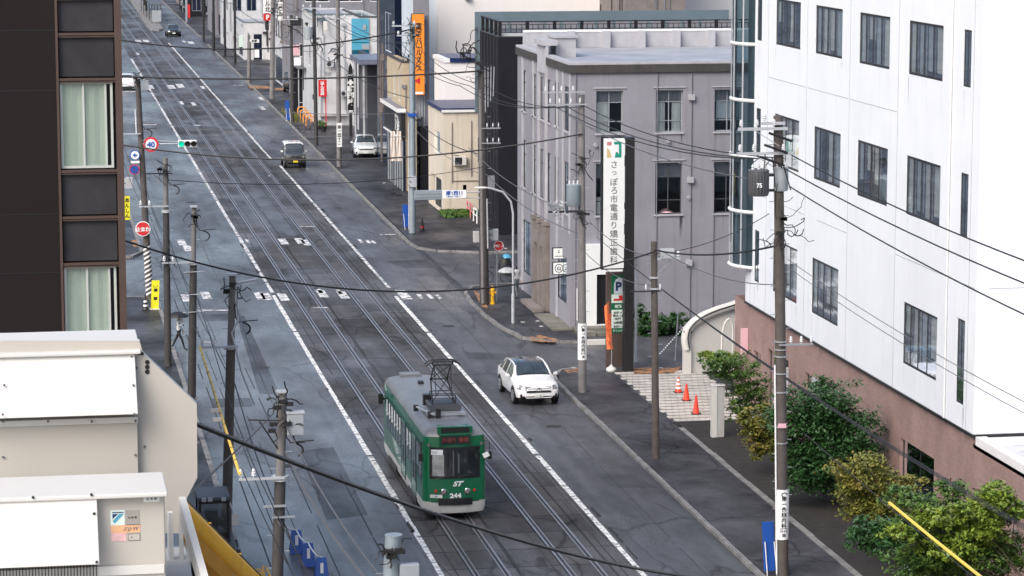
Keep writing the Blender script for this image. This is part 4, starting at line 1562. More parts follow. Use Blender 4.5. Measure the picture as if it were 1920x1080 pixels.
RZ = PY(200, 1120, UY).z       # roof surface level
rf = MB()
rf.box(-6, PY(352, 900, 13.6).x, 8.5, 20, RZ - .3, RZ)
rfo = rf.build('roof_deck', 'conc')
tag(rfo, kind='structure')
pb = MB().box(-6, PY(350, 900, 13.6).x - .05, 9, 20, 0, RZ - .31)
tag(pb.build('near_building', 'conc'), 'pale concrete building under the two white roof units in the foreground', 'building')
# lower (front) unit
x0, x1 = PY(-60, 900, UY).x, PY(313, 900, UY).x
zt_, zb_ = PY(200, 932, UY).z, RZ + .06
u1 = thing('outdoor_unit', 'lower white and beige outdoor air conditioning unit with small stickers in the front', 'air conditioner', (0, UY, RZ))
MB().box(x0, x1 - .012, UY + .01, UY + .42, zb_, zt_ - .002).build('casing', 'acbeige', u1, bevel=.006)
MB().box(x0, x1, UY - .045, UY + .42, zt_, zt_ + .022).build('top_plate', 'acwhite', u1, bevel=.006)
b = MB()
xa, xb = x0, PY(185, 980, UY - .1).x
za, zc = PY(100, 935, UY - .06).z, PY(100, 1062, UY - .12).z
b.hexa([(xa, UY - .12, zc), (xb, UY - .12, zc), (xb, UY + .008, zc), (xa, UY + .008, zc), (xa, UY - .03, za), (xb - .004, UY - .03, za), (xb - .004, UY + .008, za), (xa, UY + .008, za)])
b.build('hood_panel', 'acwhite', u1, bevel=.004)
b = MB()
for i in range(40):
    x = xa + (xb - xa) * i / 40
    b.box(x, x + .004, UY - .01, UY + .005, zb_ + .01, zc - .005)
b.build('fan_grille', 'black', u1)
MB().box(x0, x1 - .02, UY - .004, UY + .006, PY(100, 1075, UY).z - .02, PY(100, 1066, UY).z).build('bottom_rail', 'acwhite', u1)
b = MB()
for px, py in ((172, 932), (177, 967), (181, 1052), (62, 937)):
    p = PY(px, py, UY - .1)
    yf_ = UY - .03 - .09 * max(0, min(1, (za - p.z) / (za - zc)))
    if p.z > za:
        yf_ = UY - .045
    b.cyl((p.x, yf_ - .006, p.z), (p.x, yf_ + .002, p.z), .0065, n=10)
b.build('screw', 'dark', u1)


def decal(parent, px0, py0, px1, py1, Y, m, name='sticker', t=.002):
    a, c = PY(px0, py0, Y), PY(px1, py1, Y)
    return MB().box(a.x, c.x, Y - t, Y - .0004, c.z, a.z).build(name, m, parent)


UF = UY + .01
s1 = decal(u1, 207, 957, 234, 984, UF, 'signpale')
a, c = PY(209, 959, UF), PY(233, 983, UF)
b = MB()
Yd = UF - .003
b.prism([(a.x + .004, Yd, a.z - .012), (a.x + .03, Yd, a.z - .012), (a.x + .004, Yd, a.z - .036)], (0, -.0006, 0))
b.build('logo_triangle', 'navyink', u1)
b = MB()
b.prism([(a.x + .004, Yd, c.z + .018), (a.x + .036, Yd, a.z - .012), (c.x - .002, Yd, a.z - .012), (c.x - .012, Yd, a.z - .024), (a.x + .014, Yd, c.z + .006)], (0, -.0006, 0))
b.build('logo_swoosh', 'bluegl', u1)
MB().box(a.x + .003, c.x - .003, Yd - .0006, Yd, a.z - .008, a.z - .003).build('logo_bar', 'navyink', u1)
decal(u1, 235, 957, 262, 984, UF, mat('grey_label', (0.33, 0.31, 0.28), 0.5))
lettering(u1, '冷 房 専', ((PY(248, 970, UF)).x, UF - .003, PY(248, 970, UF).z), .010, 'ink', bold=.0, t=.0004)
decal(u1, 208, 985, 263, 998, UF, mat('peach_label', (0.75, 0.42, 0.24), 0.5))
lettering(u1, '//ｐW', (PY(246, 992, UF).x, UF - .003, PY(246, 992, UF).z), .022, 'stone', t=.0004, shear=.3)
decal(u1, 209, 1000, 237, 1014, UF, mat('pink_label', (0.72, 0.45, 0.45), 0.5, var=.15, scale=30))
decal(u1, 240, 1001, 263, 1013, UF, 'greyink')
decal(u1, 241, 1002, 262, 1012, UF - .0016, 'acbeige')
MB().cyl((PY(247, 1007, UF).x, UF - .004, PY(247, 1007, UF).z), (PY(247, 1007, UF).x, UF - .0045, PY(247, 1007, UF).z), .005, n=3).build('warning_mark', 'ink', u1)
decal(u1, 269, 930 + 0, 299, 940, UF, 'signwhite')
lettering(u1, '注 有 南', (PY(284, 935, UF).x, UF - .003, PY(284, 935, UF).z), .012, 'greyink', t=.0004)
# upper (rear) unit with big snow hood
VY2 = 13.9
u2 = thing('outdoor_unit', 'taller rear outdoor unit with slanted white snow hood panel and chamfered side cheek', 'air conditioner', (0, VY2, RZ))
prof = [(-70, 640), (262, 640), (268, 662), (369, 757), (370, 895), (345, 944), (345, 1000), (300, 1000), (300, 1150), (-70, 1150)]
pts = [PY(px, py, VY2) for px, py in prof]
pts = [Vector((p.x, VY2, max(p.z, RZ + .02))) for p in pts]
b = MB().prism(pts, (0, .02, 0))
b.build('side_cheek', 'acbeige', u2)
b = MB()
back = [Vector((p.x, VY2 + .021, p.z)) for p in pts[:6]]
for a, c in zip(pts[:6], pts[1:6]):
    e = Vector((0, .05, 0))
    n_ = Vector((0, .021, 0))
    b.hexa([a + n_, c + n_, c + n_ - Vector((0, 0, .012)), a + n_ - Vector((0, 0, .012)), a + n_ + e, c + n_ + e, c + n_ + e - Vector((0, 0, .012)), a + n_ + e - Vector((0, 0, .012))])
b.build('hood_skin', 'acwhite', u2)
a, c = PY(-70, 637, VY2), PY(262, 661, VY2)
MB().box(a.x, c.x + .004, VY2 - .05, VY2 + .62, c.z, c.z + .018).build('top_plate', 'acwhite', u2, bevel=.005)
b = MB()
t0, t1 = PY(0, 664, VY2 - .02).z, PY(0, 785, VY2 - .16).z
xl, xrr = PY(-70, 664, VY2).x, PY(256, 664, VY2 - .1).x
b.hexa([(xl, VY2 - .16, t1), (xrr, VY2 - .16, t1), (xrr, VY2 - .003, t1), (xl, VY2 - .003, t1), (xl, VY2 - .02, t0), (xrr - .006, VY2 - .02, t0), (xrr - .006, VY2 - .003, t0), (xl, VY2 - .003, t0)])
b.build('hood_panel', 'acwhite', u2, bevel=.004)
b = MB()
zl = PY(0, 788, VY2 - .03).z
b.box(xl, xrr, VY2 - .045, VY2 - .003, RZ + .3, zl)
b.build('front_panel', 'acbeige', u2, bevel=.003)
MB().box(xl, xrr + .002, VY2 - .06, VY2 - .0455, zl - .028, zl).build('flange', 'acwhite', u2)
b = MB()
for px, py, yo in ((8, 669, .03), (247, 669, .03), (5, 777, .17), (252, 776, .17), (8, 722, .1), (250, 722, .1), (6, 790, .062), (90, 790, .062), (172, 790, .062), (254, 789, .062), (256, 690, .003), (6, 857, .05), (254, 853, .05), (271, 837, .003), (368, 747, .003), (372, 830, .003)):
    p = PY(px, py, VY2 - yo)
    b.cyl((p.x, VY2 - yo + .002, p.z), (p.x, VY2 - yo - .006, p.z), .006, n=8)
b.build('screw', 'greyink', u2)
b = MB()
for py in (679, 688, 697):
    p = PY(276, py, VY2)
    b.cyl((p.x, VY2 - .0005, p.z), (p.x, VY2 - .004, p.z), .0115, n=16)
p = PY(264, 663, VY2)
b.box(p.x - .014, p.x + .014, VY2 - .004, VY2 - .0005, p.z - .007, p.z + .007)
b.build('cable_port', 'black', u2)
# white railing to the right of the units
rl = thing('stair_railing', 'white painted steel rail frame beside the outdoor units at the roof edge', 'railing', (.9, 13.4, RZ))


def P3(px, py, Y):
    return PY(px, py, Y)


b = MB()
b.beam(P3(340, 944, 13.6), P3(384, 1100, 13.1), .035, .09)
b.build('stringer', 'acwhite', rl)
b = MB()
b.beam(P3(320, 960, 13.7), P3(323, 1100, 13.7), .03, .02)
b.beam(P3(338, 950, 13.7), P3(342, 1100, 13.7), .025, .02)
b.beam(P3(352, 1010, 13.65), P3(356, 1100, 13.65), .02, .02)
b.build('upright', 'acwhite', rl)
b = MB()
b.beam(P3(318, 960, 13.7), P3(318, 1050, 13.7), .03, .02)
b.build('side_plate', 'whitepaint', rl)

# ------------------------------------------------------------------ tram (local: front at y=0, facing -Y)
def build_tram():
    t = thing('tram', 'green tram number 244 with grey roof and white skirt on the left track', 'tram', (0, 0, 0))
    Wt, L = 1.115, 11.5
    R = .24
    bul = .16

    def fy(x):
        return bul * (x / (Wt - R)) ** 2 if abs(x) < Wt - R else bul

    def outline(ins):
        pts = []
        w = Wt - ins
        xs = [-(w - R) + 2 * (w - R) * i / 12 for i in range(13)]
        for x in xs:
            pts.append((x, ins + bul * (x / (w - R)) ** 2))
        for i in range(1, 7):
            a = RAD(-90 + 90 * i / 6)
            pts.append((w - R + R * math.cos(a), ins + bul + R + R * math.sin(a)))
        for i in range(0, 7):
            a = RAD(90 * i / 6)
            pts.append((w - R + R * math.cos(a), L - ins - R - bul + R * math.sin(a)))
        for x in reversed(xs):
            pts.append((x, L - ins - bul * (x / (w - R)) ** 2))
        pts = pts[:-1]
        for i in range(0, 7):
            a = RAD(90 + 90 * i / 6)
            pts.append((-(w - R) + R * math.cos(a), L - ins - R - bul + R * math.sin(a)))
        for i in range(0, 6):
            a = RAD(180 + 90 * i / 6)
            pts.append((-(w - R) + R * math.cos(a), ins + bul + R + R * math.sin(a)))
        return pts

    def loft(levels, cap0=False, cap1=False):
        b = MB()
        rings = []
        for z, ins in levels:
            o_ = outline(ins)
            rings.append(len(b.v))
            b.v += [(x, y, z) for x, y in o_]
            n = len(o_)
        for a, c in zip(rings, rings[1:]):
            for j in range(n):
                b.f.append((a + j, a + (j + 1) % n, c + (j + 1) % n, c + j))
                b.mi.append(0)
        if cap0:
            b.f.append(tuple(rings[0] + j for j in range(n)))
            b.mi.append(0)
        if cap1:
            b.f.append(tuple(rings[-1] + j for j in range(n)))
            b.mi.append(0)
        return b
    loft([(.68, 0), (1.4, 0), (2.2, 0.0), (2.75, .02), (2.98, .04)]).build('body', 'tgreen', t, smooth=True)
    loft([(.24, .10), (.27, .05), (.45, .012), (.679, .0)], cap0=True).build('skirt', 'tskirt', t, smooth=True)
    loft([(2.981, .045), (3.10, .10), (3.20, .22), (3.26, .40), (3.30, .62), (3.32, .85)], cap1=True).build('roof', 'troof', t, smooth=True)
    # side bottoms: dark valance over trucks
    b = MB()
    for s in (-1, 1):
        for y0, y1 in ((2.0, 4.1), (7.4, 9.5)):
            b.box(min(s * 1.09, s * 1.128), max(s * 1.09, s * 1.128), y0, y1, .20, .44)
    each(b, 'truck_opening', 'black', t)
    b = MB()
    for y in (2.4, 3.7, 7.8, 9.1):
        for s in (-1, 1):
            b.cyl((s * .48, y, .33), (s * .60, y, .33), .33, n=20)
    b.build('wheel', 'dark', t)
    MB().box(-.9, .9, .6, 10.9, .16, .5).build('underframe', 'black', t)

    def fstrip(x0, x1, z0, z1, off, m, name, n=10, parent=t, thick=.012):
        b = MB()
        for i in range(n):
            xa, xb = x0 + (x1 - x0) * i / n, x0 + (x1 - x0) * (i + 1) / n
            ya, yb = fy(xa) - off, fy(xb) - off
            b.hexa([(xa, ya, z0), (xb, yb, z0), (xb, yb + thick, z0), (xa, ya + thick, z0), (xa, ya, z1), (xb, yb, z1), (xb, yb + thick, z1), (xa, ya + thick, z1)])
        return b.build(name, m, parent)
    # windscreen: dark rubber, glass, pale blind and post behind it
    ws = fstrip(-.89, .89, 1.50, 2.62, .010, 'black', 'windscreen_frame')
    fstrip(-.85, -.02, 1.57, 2.55, .018, 'tglass', 'windscreen', n=6, parent=ws, thick=.006)
    fstrip(.01, .85, 1.57, 2.55, .018, 'tglass', 'windscreen', n=6, parent=ws, thick=.006)
    fstrip(-.80, -.40, 1.60, 2.36, .021, mat('cab_interior', (.30, .31, .30), .5, var=.4, scale=4), 'cab_blind', n=6, parent=ws, thick=.003)
    fstrip(-.10, -.055, 1.60, 2.5, .022, 'cablegrey', 'cab_post', n=1, parent=ws, thick=.003)
    fstrip(.08, .14, 1.7, 2.4, .022, 'cablegrey', 'cab_post', n=1, parent=ws, thick=.003)
    fstrip(-.84, -.44, 2.36, 2.54, .028, 'signwhite', 'route_plate', n=4, parent=t, thick=.006)
    lettering(t, 'ワンマン', (-.64, fy(-.64) - .031, 2.45), .085, 'ink', bold=.01)
    b = MB()
    b.tube([(-.72, -.0, 1.50), (-.35, -.03, 1.62), (-.1, -.035, 1.66)], .012, 5)
    b.tube([(.1, -.04, 1.54), (.4, -.02, 1.63), (.68, .06, 1.67)], .012, 5)
    b.build('wiper', 'black', t)
    # header box with destination display
    b = MB()
    b.hexa([(-.56, .03, 2.66), (.56, .03, 2.66), (.56, .5, 2.66), (-.56, .5, 2.66), (-.56, .03, 3.10), (.56, .03, 3.10), (.56, .75, 3.30), (-.56, .75, 3.30)])
    b.box(-.62, .62, .05, .22, 3.101, 3.35)
    hb = b.build('header_box', 'tgreen', t, bevel=.02)
    MB().box(-.50, .50, .018, .045, 3.135, 3.32).build('header_recess', 'black', hb)
    MB().box(-.56, .56, .0, .028, 2.70, 3.06).build('display_frame', 'tgreendk', hb)
    MB().box(-.49, .49, -.006, -.001, 2.75, 3.01).build('display_screen', 'black', hb)
    ll = lettering(hb, '外回り 循環', (0, -.011, 2.88), .15, mat('display_red', (.22, .04, .04), .6, ), bold=.02)
    # lamps
    for s in (-1, 1):
        x = s * .42
        h = MB().lathe([(.115, 0), (.115, .03), (.09, .05), (.02, .055)], (0, 0, 0), 20)
        h.v = [(x + a, fy(x) - .0 - c_, 1.04 + b_) for a, b_, c_ in h.v]
        hl = h.build('headlight', 'chrome', t, smooth=True)
        g = MB().cyl((x, fy(x) - .045, 1.04), (x, fy(x) - .062, 1.04), .085, .07, n=18)
        g.build('lens', 'lamp', hl)
        x = s * .68
        MB().cyl((x, fy(x) - .0, 1.06), (x, fy(x) - .04, 1.06), .055, .045, n=14).build('tail_lamp', 'red', t)
        xb = s * .93
        MB().cyl((xb, .10, 2.72), (xb, .05, 2.72), .06, n=12).build('marker_lamp', 'chrome', t)
    lettering(t, 'ST', (.10, fy(.1) - .004, 1.32), .20, 'signwhite', bold=.05, shear=.35, sx=1.25)
    lettering(t, '244', (.0, fy(0) - .004, .90), .19, 'signwhite', bold=.05, sx=1.2)
    fstrip(-.92 + .04, -.46, .82, .93, .012, 'plate', 'front_plate', n=4)
    lettering(t, '1・株弥彦', (-.66, fy(-.66) - .018, .875), .055, 'greyink')
    fstrip(-.60, .60, .56, .80, .05, 'black', 'bumper', thick=.07)
    fstrip(-.86, .86, .655, .685, .006, 'tgreendk', 'beading')
    # mirror side plate, tilted
    b = MB()
    b.beam((.98, -.02, 2.28), (1.16, -.10, 2.38), .02, .17)
    b.build('side_plate', 'signwhite', t)
    for s, y in ((-1, .25), (1, .25)):
        m_ = MB().tube([(s * 1.08, .3, 2.78), (s * 1.22, .12, 2.75), (s * 1.22, .08, 2.35)], .014, 6).build('mirror_arm', 'black', t)
        MB().box(s * 1.22 - .07, s * 1.22 + .07, .02, .10, 2.15, 2.42).build('mirror', 'black', m_)
    MB().box(-1.33, -1.16, 11.0, 11.15, 2.15, 2.55).box(-1.16, -1.1, 11.04, 11.1, 2.3, 2.38).build('rear_mirror', 'black', t)
    # side windows and doors both sides
    for s in (-1, 1):
        X = s * 1.115

        def sp(y0, y1, z0, z1, o_, th, m, name, parent=t):
            a_, c_ = X + s * o_, X + s * (o_ - th)
            return MB().box(min(a_, c_), max(a_, c_), y0, y1, z0, z1).build(name, m, parent)
        fr = sp(.52, 1.9, 1.35, 2.62, .010, .02, 'tgreendk', 'cab_side_window')
        sp(.57, 1.20, 1.42, 2.55, .014, .01, 'tglass', 'pane', fr)
        sp(1.26, 1.84, 1.72, 2.55, .014, .01, 'tglass', 'pane', fr)
        ds = [(2.0, 3.1)] if s < 0 else [(5.2, 6.4)]
        for y0, y1 in ds + ([(4.75, 5.9)] if s < 0 else [(9.3, 10.4)]):
            d = sp(y0, y1, .50, 2.62, .012, .03, 'tgreen', 'door')
            for q in range(2):
                ya = y0 + .08 + q * (y1 - y0) / 2
                sp(ya, ya + (y1 - y0) / 2 - .14, 1.0, 2.5, .017, .01, 'tglass', 'door_pane', d)
            sp(y0 - .012, y0 + .012, .48, 2.64, .018, .02, 'black', 'door_seal', d)
            sp(y1 - .012, y1 + .012, .48, 2.64, .018, .02, 'black', 'door_seal', d)
            MB().cyl((X + s * .03, y0 + (y1 - y0) / 2, 1.1), (X + s * .03, y0 + (y1 - y0) / 2, 1.7), .012, n=6).build('handrail', 'chrome', d)
        ys_ = [3.25, 3.98] if s < 0 else [2.1, 2.85, 3.6, 4.35]
        ys_ += [6.05, 6.80, 7.55, 8.30, 9.05, 9.8] if s < 0 else [6.6, 7.35, 8.1]
        for y0 in ys_:
            wfr = sp(y0, y0 + .68, 1.38, 2.58, .009, .02, 'aluf' if False else 'tgreendk', 'window_frame')
            sp(y0 + .05, y0 + .63, 1.43, 2.02, .014, .01, 'tglass', 'pane', wfr)
            sp(y0 + .05, y0 + .63, 2.08, 2.53, .014, .01, 'tglass', 'pane', wfr)
            sp(y0 + .02, y0 + .66, 2.03, 2.07, .018, .01, 'galvpale', 'rail_bar', wfr)
            sp(y0 + .06, y0 + .34, 1.9, 2.5, .0165, .002, 'blind', 'window_blind', wfr)
        sp(.5, 10.9, 2.66, 2.69, .012, .03, 'tgreendk', 'rain_strip')
    # roof gear
    keep = set(o_.name for o_ in COL.objects)
    MB().box(-.70, .70, 1.3, 3.0, 3.34, 3.42).build('roof_board', 'galv', t)
    b = MB()
    b.hexa([(-.52, 1.75, 3.44), (.58, 1.75, 3.44), (.58, 2.75, 3.44), (-.52, 2.75, 3.44), (-.56, 1.70, 3.66), (.62, 1.70, 3.66), (.62, 2.80, 3.66), (-.56, 2.80, 3.66)])
    pf = b.build('pantograph_base', 'xform', t)
    MB().box(-.46, .52, 1.8, 2.72, 3.661, 3.675).build('base_well', 'black', pf)
    b = MB()
    for z_, x0_, x1_ in ((3.85, -.42, .44), (4.02, -.40, .40)):
        b.tube([(x0_, 1.95, z_), (x1_, 1.95, z_)], .018, 6)
        b.tube([(x0_, 2.55, z_), (x1_, 2.55, z_)], .018, 6)
    for x in (-.42, .42):
        b.tube([(x, 1.9, 3.66), (x, 1.95, 4.02)], .016, 6)
        b.tube([(x, 2.6, 3.66), (x, 2.55, 4.02)], .016, 6)
    b.build('lower_frame', 'dark', pf)
    b = MB()
    for s in (-1, 1):
        b.tube([(s * .40, 2.05, 3.70), (s * .30, 3.15, 4.35)], .029, 6)
        b.tube([(s * .30, 3.15, 4.35), (s * .30, 2.25, 5.02)], .024, 6)
        b.tube([(s * .40, 2.05, 3.70), (-s * .30, 3.15, 4.35)], .016, 5)
        b.tube([(s * .30, 3.15, 4.35), (-s * .30, 2.25, 5.02)], .016, 5)
        b.tube([(s * .28, 1.9, 3.95), (s * .30, 2.25, 5.02)], .018, 5)
    b.tube([(-.34, 3.15, 4.35), (.34, 3.15, 4.35)], .029, 6)
    b.tube([(-.34, 2.25, 5.02), (.34, 2.25, 5.02)], .032, 6)
    b.build('pantograph_arm', 'dark', t)
    b = MB()
    for yy_ in (2.05, 2.47):
        b.tube([(-.62, yy_, 5.02), (-.50, yy_, 5.12), (-.36, yy_, 5.17), (.36, yy_, 5.17), (.50, yy_, 5.12), (.62, yy_, 5.02)], .032, 6)
    for x in (-.36, .36):
        b.tube([(x, 2.05, 5.17), (x, 2.26, 5.03), (x, 2.47, 5.17)], .021, 5)
    for x in (-.52, .52):
        b.tube([(x, 2.05, 5.10), (x, 2.47, 5.10)], .018, 5)
    b.build('collector_head', 'dark', t)
    bx = MB().box(-.58, -.26, 3.0, 3.3, 3.34, 3.80).build('arrester_box', 'black', t, bevel=.01)
    b = MB()
    b.tube([(-.92, 2.6, 3.32), (-.92, 2.6, 3.46), (-.62, 1.35, 3.46), (-.5, .95, 3.46)], .035, 6)
    b.build('cable_duct', 'galvpale', t)
    b = MB()
    for x, y in ((-.92, 2.6), (-.60, 1.25), (-.33, 1.05)):
        b.box(x - .08, x + .08, y - .08, y + .08, 3.30, 3.52)
    each(b, 'junction_box', 'dark', t)
    MB().cyl((-.33, 1.05, 3.52), (-.33, 1.05, 3.66), .09, n=14).build('insulator', 'dark', t)
    for o_ in list(COL.objects):
        if o_.name not in keep and o_.type == 'MESH':
            for v_ in o_.data.vertices:
                v_.co.y += .8
    b = MB()
    b.box(-.55, .25, 10.35, 10.95, 3.22, 3.40)
    b.build('rear_header', 'troof', t, bevel=.03)
    MB().box(-.1, .1, 8.6, 8.9, 3.33, 3.42).build('roof_vent', 'dark', t)
    return t


tram = build_tram()
LT = 14.47
pfr = G(850, 962)
tram.location = (LT, 95.7, 0.014)

# ------------------------------------------------------------------ cars
def cr(vals, t):
    """smooth interpolation of station rows"""
    ys = [v[0] for v in vals]
    for i in range(len(ys) - 1):
        if ys[i] <= t <= ys[i + 1] + 1e-9:
            break
    u = (t - ys[i]) / max(1e-9, ys[i + 1] - ys[i])
    p1, p2 = vals[i], vals[i + 1]
    p0 = vals[max(0, i - 1)]
    p3 = vals[min(len(vals) - 1, i + 2)]
    out = []
    for k in range(1, len(p1)):
        d1 = (p2[k] - p0[k]) / max(1e-6, (p2[0] - p0[0])) * (p2[0] - p1[0])
        d2 = (p3[k] - p1[k]) / max(1e-6, (p3[0] - p1[0])) * (p2[0] - p1[0])
        d = p2[k] - p1[k]
        if d * d1 <= 0:
            d1 = 0
        if d * d2 <= 0:
            d2 = 0
        d1 = max(-3 * abs(d), min(3 * abs(d), d1))
        d2 = max(-3 * abs(d), min(3 * abs(d), d2))
        a = u * u * (3 - 2 * u)
        out.append(p1[k] * (1 - a) + p2[k] * a + d1 * (u ** 3 - 2 * u * u + u) + d2 * (u ** 3 - u * u))
    return out


def build_car(name, label, st, ws, rw, sg, wheels, wr, bodym, roofm=None, kind='car', grille=None, lamps=None, plate_m='plate', wh=.90, pillars=(), lowblack=.0, group=None, fog=True, star=False):
    """st: stations (y, halfwidth, zbottom, zbelt, halfwidth_top, ztop); ws windscreen range, rw rear window range, sg side glass range"""
    t = thing(name, label, kind, (0, 0, 0), group)
    y0, y1 = st[0][0], st[-1][0]
    n = 46
    ys = [y0 + (y1 - y0) * i / n for i in range(n + 1)]
    ys = sorted(set([round(v, 4) for v in ys] + [round(v[0], 4) for v in st] + [round(v, 4) for v in (*ws, *rw, *sg)]))
    rings = []
    for y in ys:
        w, zb, zbelt, wt, zt = cr(st, y)
        half = [(0, zb), (.80 * w, zb), (.955 * w, zb + .10), (w, zb + (zbelt - zb) * .55), (.985 * w, zbelt - .07), (.955 * w, zbelt), (wt, zt - .07), (.86 * wt, zt - .012), (.45 * wt, zt + .015), (0, zt + .02)]
        rings.append([(x, y, z) for x, z in half])
    mbs = {k: MB() for k in ('body', 'windscreen', 'rear_window', 'side_window', 'roof', 'lower_trim')}
    for i in range(len(ys) - 1):
        ym = (ys[i] + ys[i + 1]) / 2
        a, c = rings[i], rings[i + 1]
        for k in range(9):
            key = 'body'
            if ws[0] <= ym <= ws[1] and k in (7, 8):
                key = 'windscreen'
            elif rw[0] <= ym <= rw[1] and k in (7, 8):
                key = 'rear_window'
            elif sg[0] <= ym <= sg[1] and k == 5 and not any(p - .045 < ym < p + .045 for p in pillars):
                key = 'side_window'
            elif roofm and ws[1] - .08 <= ym <= rw[0] + .1 and k >= 6:
                key = 'roof'
            elif k == 0 or (k == 1 and lowblack):
                key = 'lower_trim'
            for s in (1, -1):
                mbs[key].face([(s * p[0], p[1], p[2]) for p in (a[k], a[k + 1], c[k + 1], c[k])])
    for e in (0, -1):
        r = rings[e]
        mbs['body'].face([(p[0], p[1], p[2]) for p in r] + [(-p[0], p[1], p[2]) for p in reversed(r[1:-1])])
    mm = {'body': bodym, 'windscreen': 'carglass', 'rear_window': 'carglass', 'side_window': 'carglass', 'roof': roofm or bodym, 'lower_trim': 'black'}
    for k, b in mbs.items():
        if b.v:
            me_b = MB()
            # weld
            idx = {}
            for f, mi in zip(b.f, b.mi):
                q = []
                for v in f:
                    key = tuple(round(c_, 4) for c_ in b.v[v])
                    if key not in idx:
                        idx[key] = len(me_b.v)
                        me_b.v.append(key)
                    if not q or (q[-1] != idx[key] and q[0] != idx[key]):
                        q.append(idx[key])
                if len(q) > 2:
                    me_b.f.append(tuple(q))
                    me_b.mi.append(0)
            me_b.build(k, mm[k], t, smooth=True)
    for wy in wheels:
        w = cr(st, wy)[0]
        for s in (-1, 1):
            ar = MB()
            pts = [(s * (w - .05), wy + (wr + .055) * math.cos(RAD(a_)), wr + (wr + .055) * math.sin(RAD(a_))) for a_ in range(-25, 206, 15)]
            ar.prism(pts, (s * .058, 0, 0))
            ar.build('wheel_arch', 'black', t)
            ty = MB().cyl((s * (w - .19), wy, wr), (s * (w + .014), wy, wr), wr, n=26)
            tw = ty.build('wheel', 'tyre', t)
            rm = MB().cyl((s * (w + .010), wy, wr), (s * (w + .020), wy, wr), wr * .66, n=22)
            ro = rm.build('rim', 'galv' if bodym != 'carblack' else 'xform', tw)
            gp = MB()
            for q in range(5):
                a_ = q * 2 * math.pi / 5 + .3
                gp.cyl((s * (w + .0195), wy + wr * .40 * math.cos(a_), wr + wr * .40 * math.sin(a_)), (s * (w + .0225), wy + wr * .40 * math.cos(a_), wr + wr * .40 * math.sin(a_)), wr * .14, n=8)
            gp.build('rim_opening', 'black', tw)
    # nose position at a given x,z : scan stations
    def nose(x, z):
        for y in [y0 + i * .01 for i in range(120)]:
            w, zb, zbelt, wt, zt = cr(st, y)
            if zb <= z:
                if z <= zbelt:
                    wl = w * (.95 + .05 * min(1, (z - zb) / .3))
                else:
                    wl = (w * .95) + ((wt * .9) - w * .95) * min(1, (z - zbelt) / max(.02, zt - zbelt))
                if abs(x) <= wl and z <= zt + .01:
                    return y
        return y0
    def slab(name_, x0, x1, z0, z1, m, off=.012, th=.05, parent=t, seg=6, slant=0.0):
        b = MB()
        for i in range(seg):
            xa, xb = x0 + (x1 - x0) * i / seg, x0 + (x1 - x0) * (i + 1) / seg
            za, zc = slant * abs(xa) , slant * abs(xb)
            q = []
            for (x, dz) in ((xa, za), (xb, zc)):
                ylo, yhi = nose(x, z0 + dz), nose(x, z1 + dz)
                q.append((x, ylo, yhi, z0 + dz, z1 + dz))
            (xa_, yl, yh, zl, zh), (xb_, yl2, yh2, zl2, zh2) = q
            b.hexa([(xa_, yl - off, zl), (xb_, yl2 - off, zl2), (xb_, yl2 + th, zl2), (xa_, yl + th, zl), (xa_, yh - off, zh), (xb_, yh2 - off, zh2), (xb_, yh2 + th, zh2), (xa_, yh + th, zh)])
        return b.build(name_, m, parent)
    if grille:
        g = slab('grille', -grille[0], grille[0], grille[1], grille[2], 'black', .014)
        for i in range(2):
            zc = grille[1] + (grille[2] - grille[1]) * (.36 + .36 * i)
            slab('grille_bar', -grille[0] * .93, grille[0] * .93, zc - .007, zc + .007, 'chrome', .016, parent=g)
        if star:
            yc = nose(0, (grille[1] + grille[2]) / 2) - .03
            zc = (grille[1] + grille[2]) / 2
            e = MB().tube([(.085 * math.cos(a_ * math.pi / 10), yc, zc + .085 * math.sin(a_ * math.pi / 10)) for a_ in range(21)], .012, 5)
            for a_ in (90, 210, 330):
                e.tube([(0, yc, zc), (.08 * math.cos(RAD(a_)), yc, zc + .08 * math.sin(RAD(a_)))], .01, 4)
            e.build('emblem', 'chrome', g)
        else:
            yc = nose(0, grille[2]) - .02
            MB().cyl((0, yc + .02, (grille[1] + grille[2]) / 2), (0, yc - .012, (grille[1] + grille[2]) / 2), .05, n=14).build('emblem', 'chrome', g)
    if lamps:
        for s in (-1, 1):
            xa, xb, z0, z1, rnd_ = lamps
            if rnd_:
                xc = s * (xa + xb) / 2
                yc = nose(xc, (z0 + z1) / 2)
                lo = MB().cyl((xc, yc + .04, (z0 + z1) / 2), (xc, yc - .03, (z0 + z1) / 2), (z1 - z0) / 2, n=20).build('headlight', 'lampdk', t)
                MB().cyl((xc, yc - .028, (z0 + z1) / 2), (xc, yc - .04, (z0 + z1) / 2), (z1 - z0) / 2 * .75, n=18).build('lens', 'lamp', lo)
            else:
                lo = slab('headlight', s * xa if s > 0 else s * xb, s * xb if s > 0 else s * xa, z0, z1, 'lampdk', .010, slant=.12)
                slab('lens', (s * xa + s * .1) if s > 0 else -(xb - .08), (s * (xb - .08)) if s > 0 else -(xa + .1), z0 + .03, z1 - .04, 'lamp', .016, parent=lo, seg=3, slant=.12)
            if fog:
                xc = s * (cr(st, .2)[0] * .82)
                zf = st[1][2] + .17
                yc = nose(xc, zf)
                MB().cyl((xc, yc + .03, zf), (xc, yc - .012, zf), .075, n=14).build('fog_lamp', 'black', t)
    slab('lower_intake', -.52, .52, st[1][2] + .06, st[1][2] + .15, 'black', .010)
    zp = st[1][2] + .12
    pl = MB().box(-.165, .165, nose(0, zp + .1) - .035, nose(0, zp + .1) - .015, zp, zp + .165).build('number_plate', plate_m, t)
    # mirrors, wipers
    ym = ws[0] + .35
    w, zb, zbelt, wt, zt = cr(st, ym)
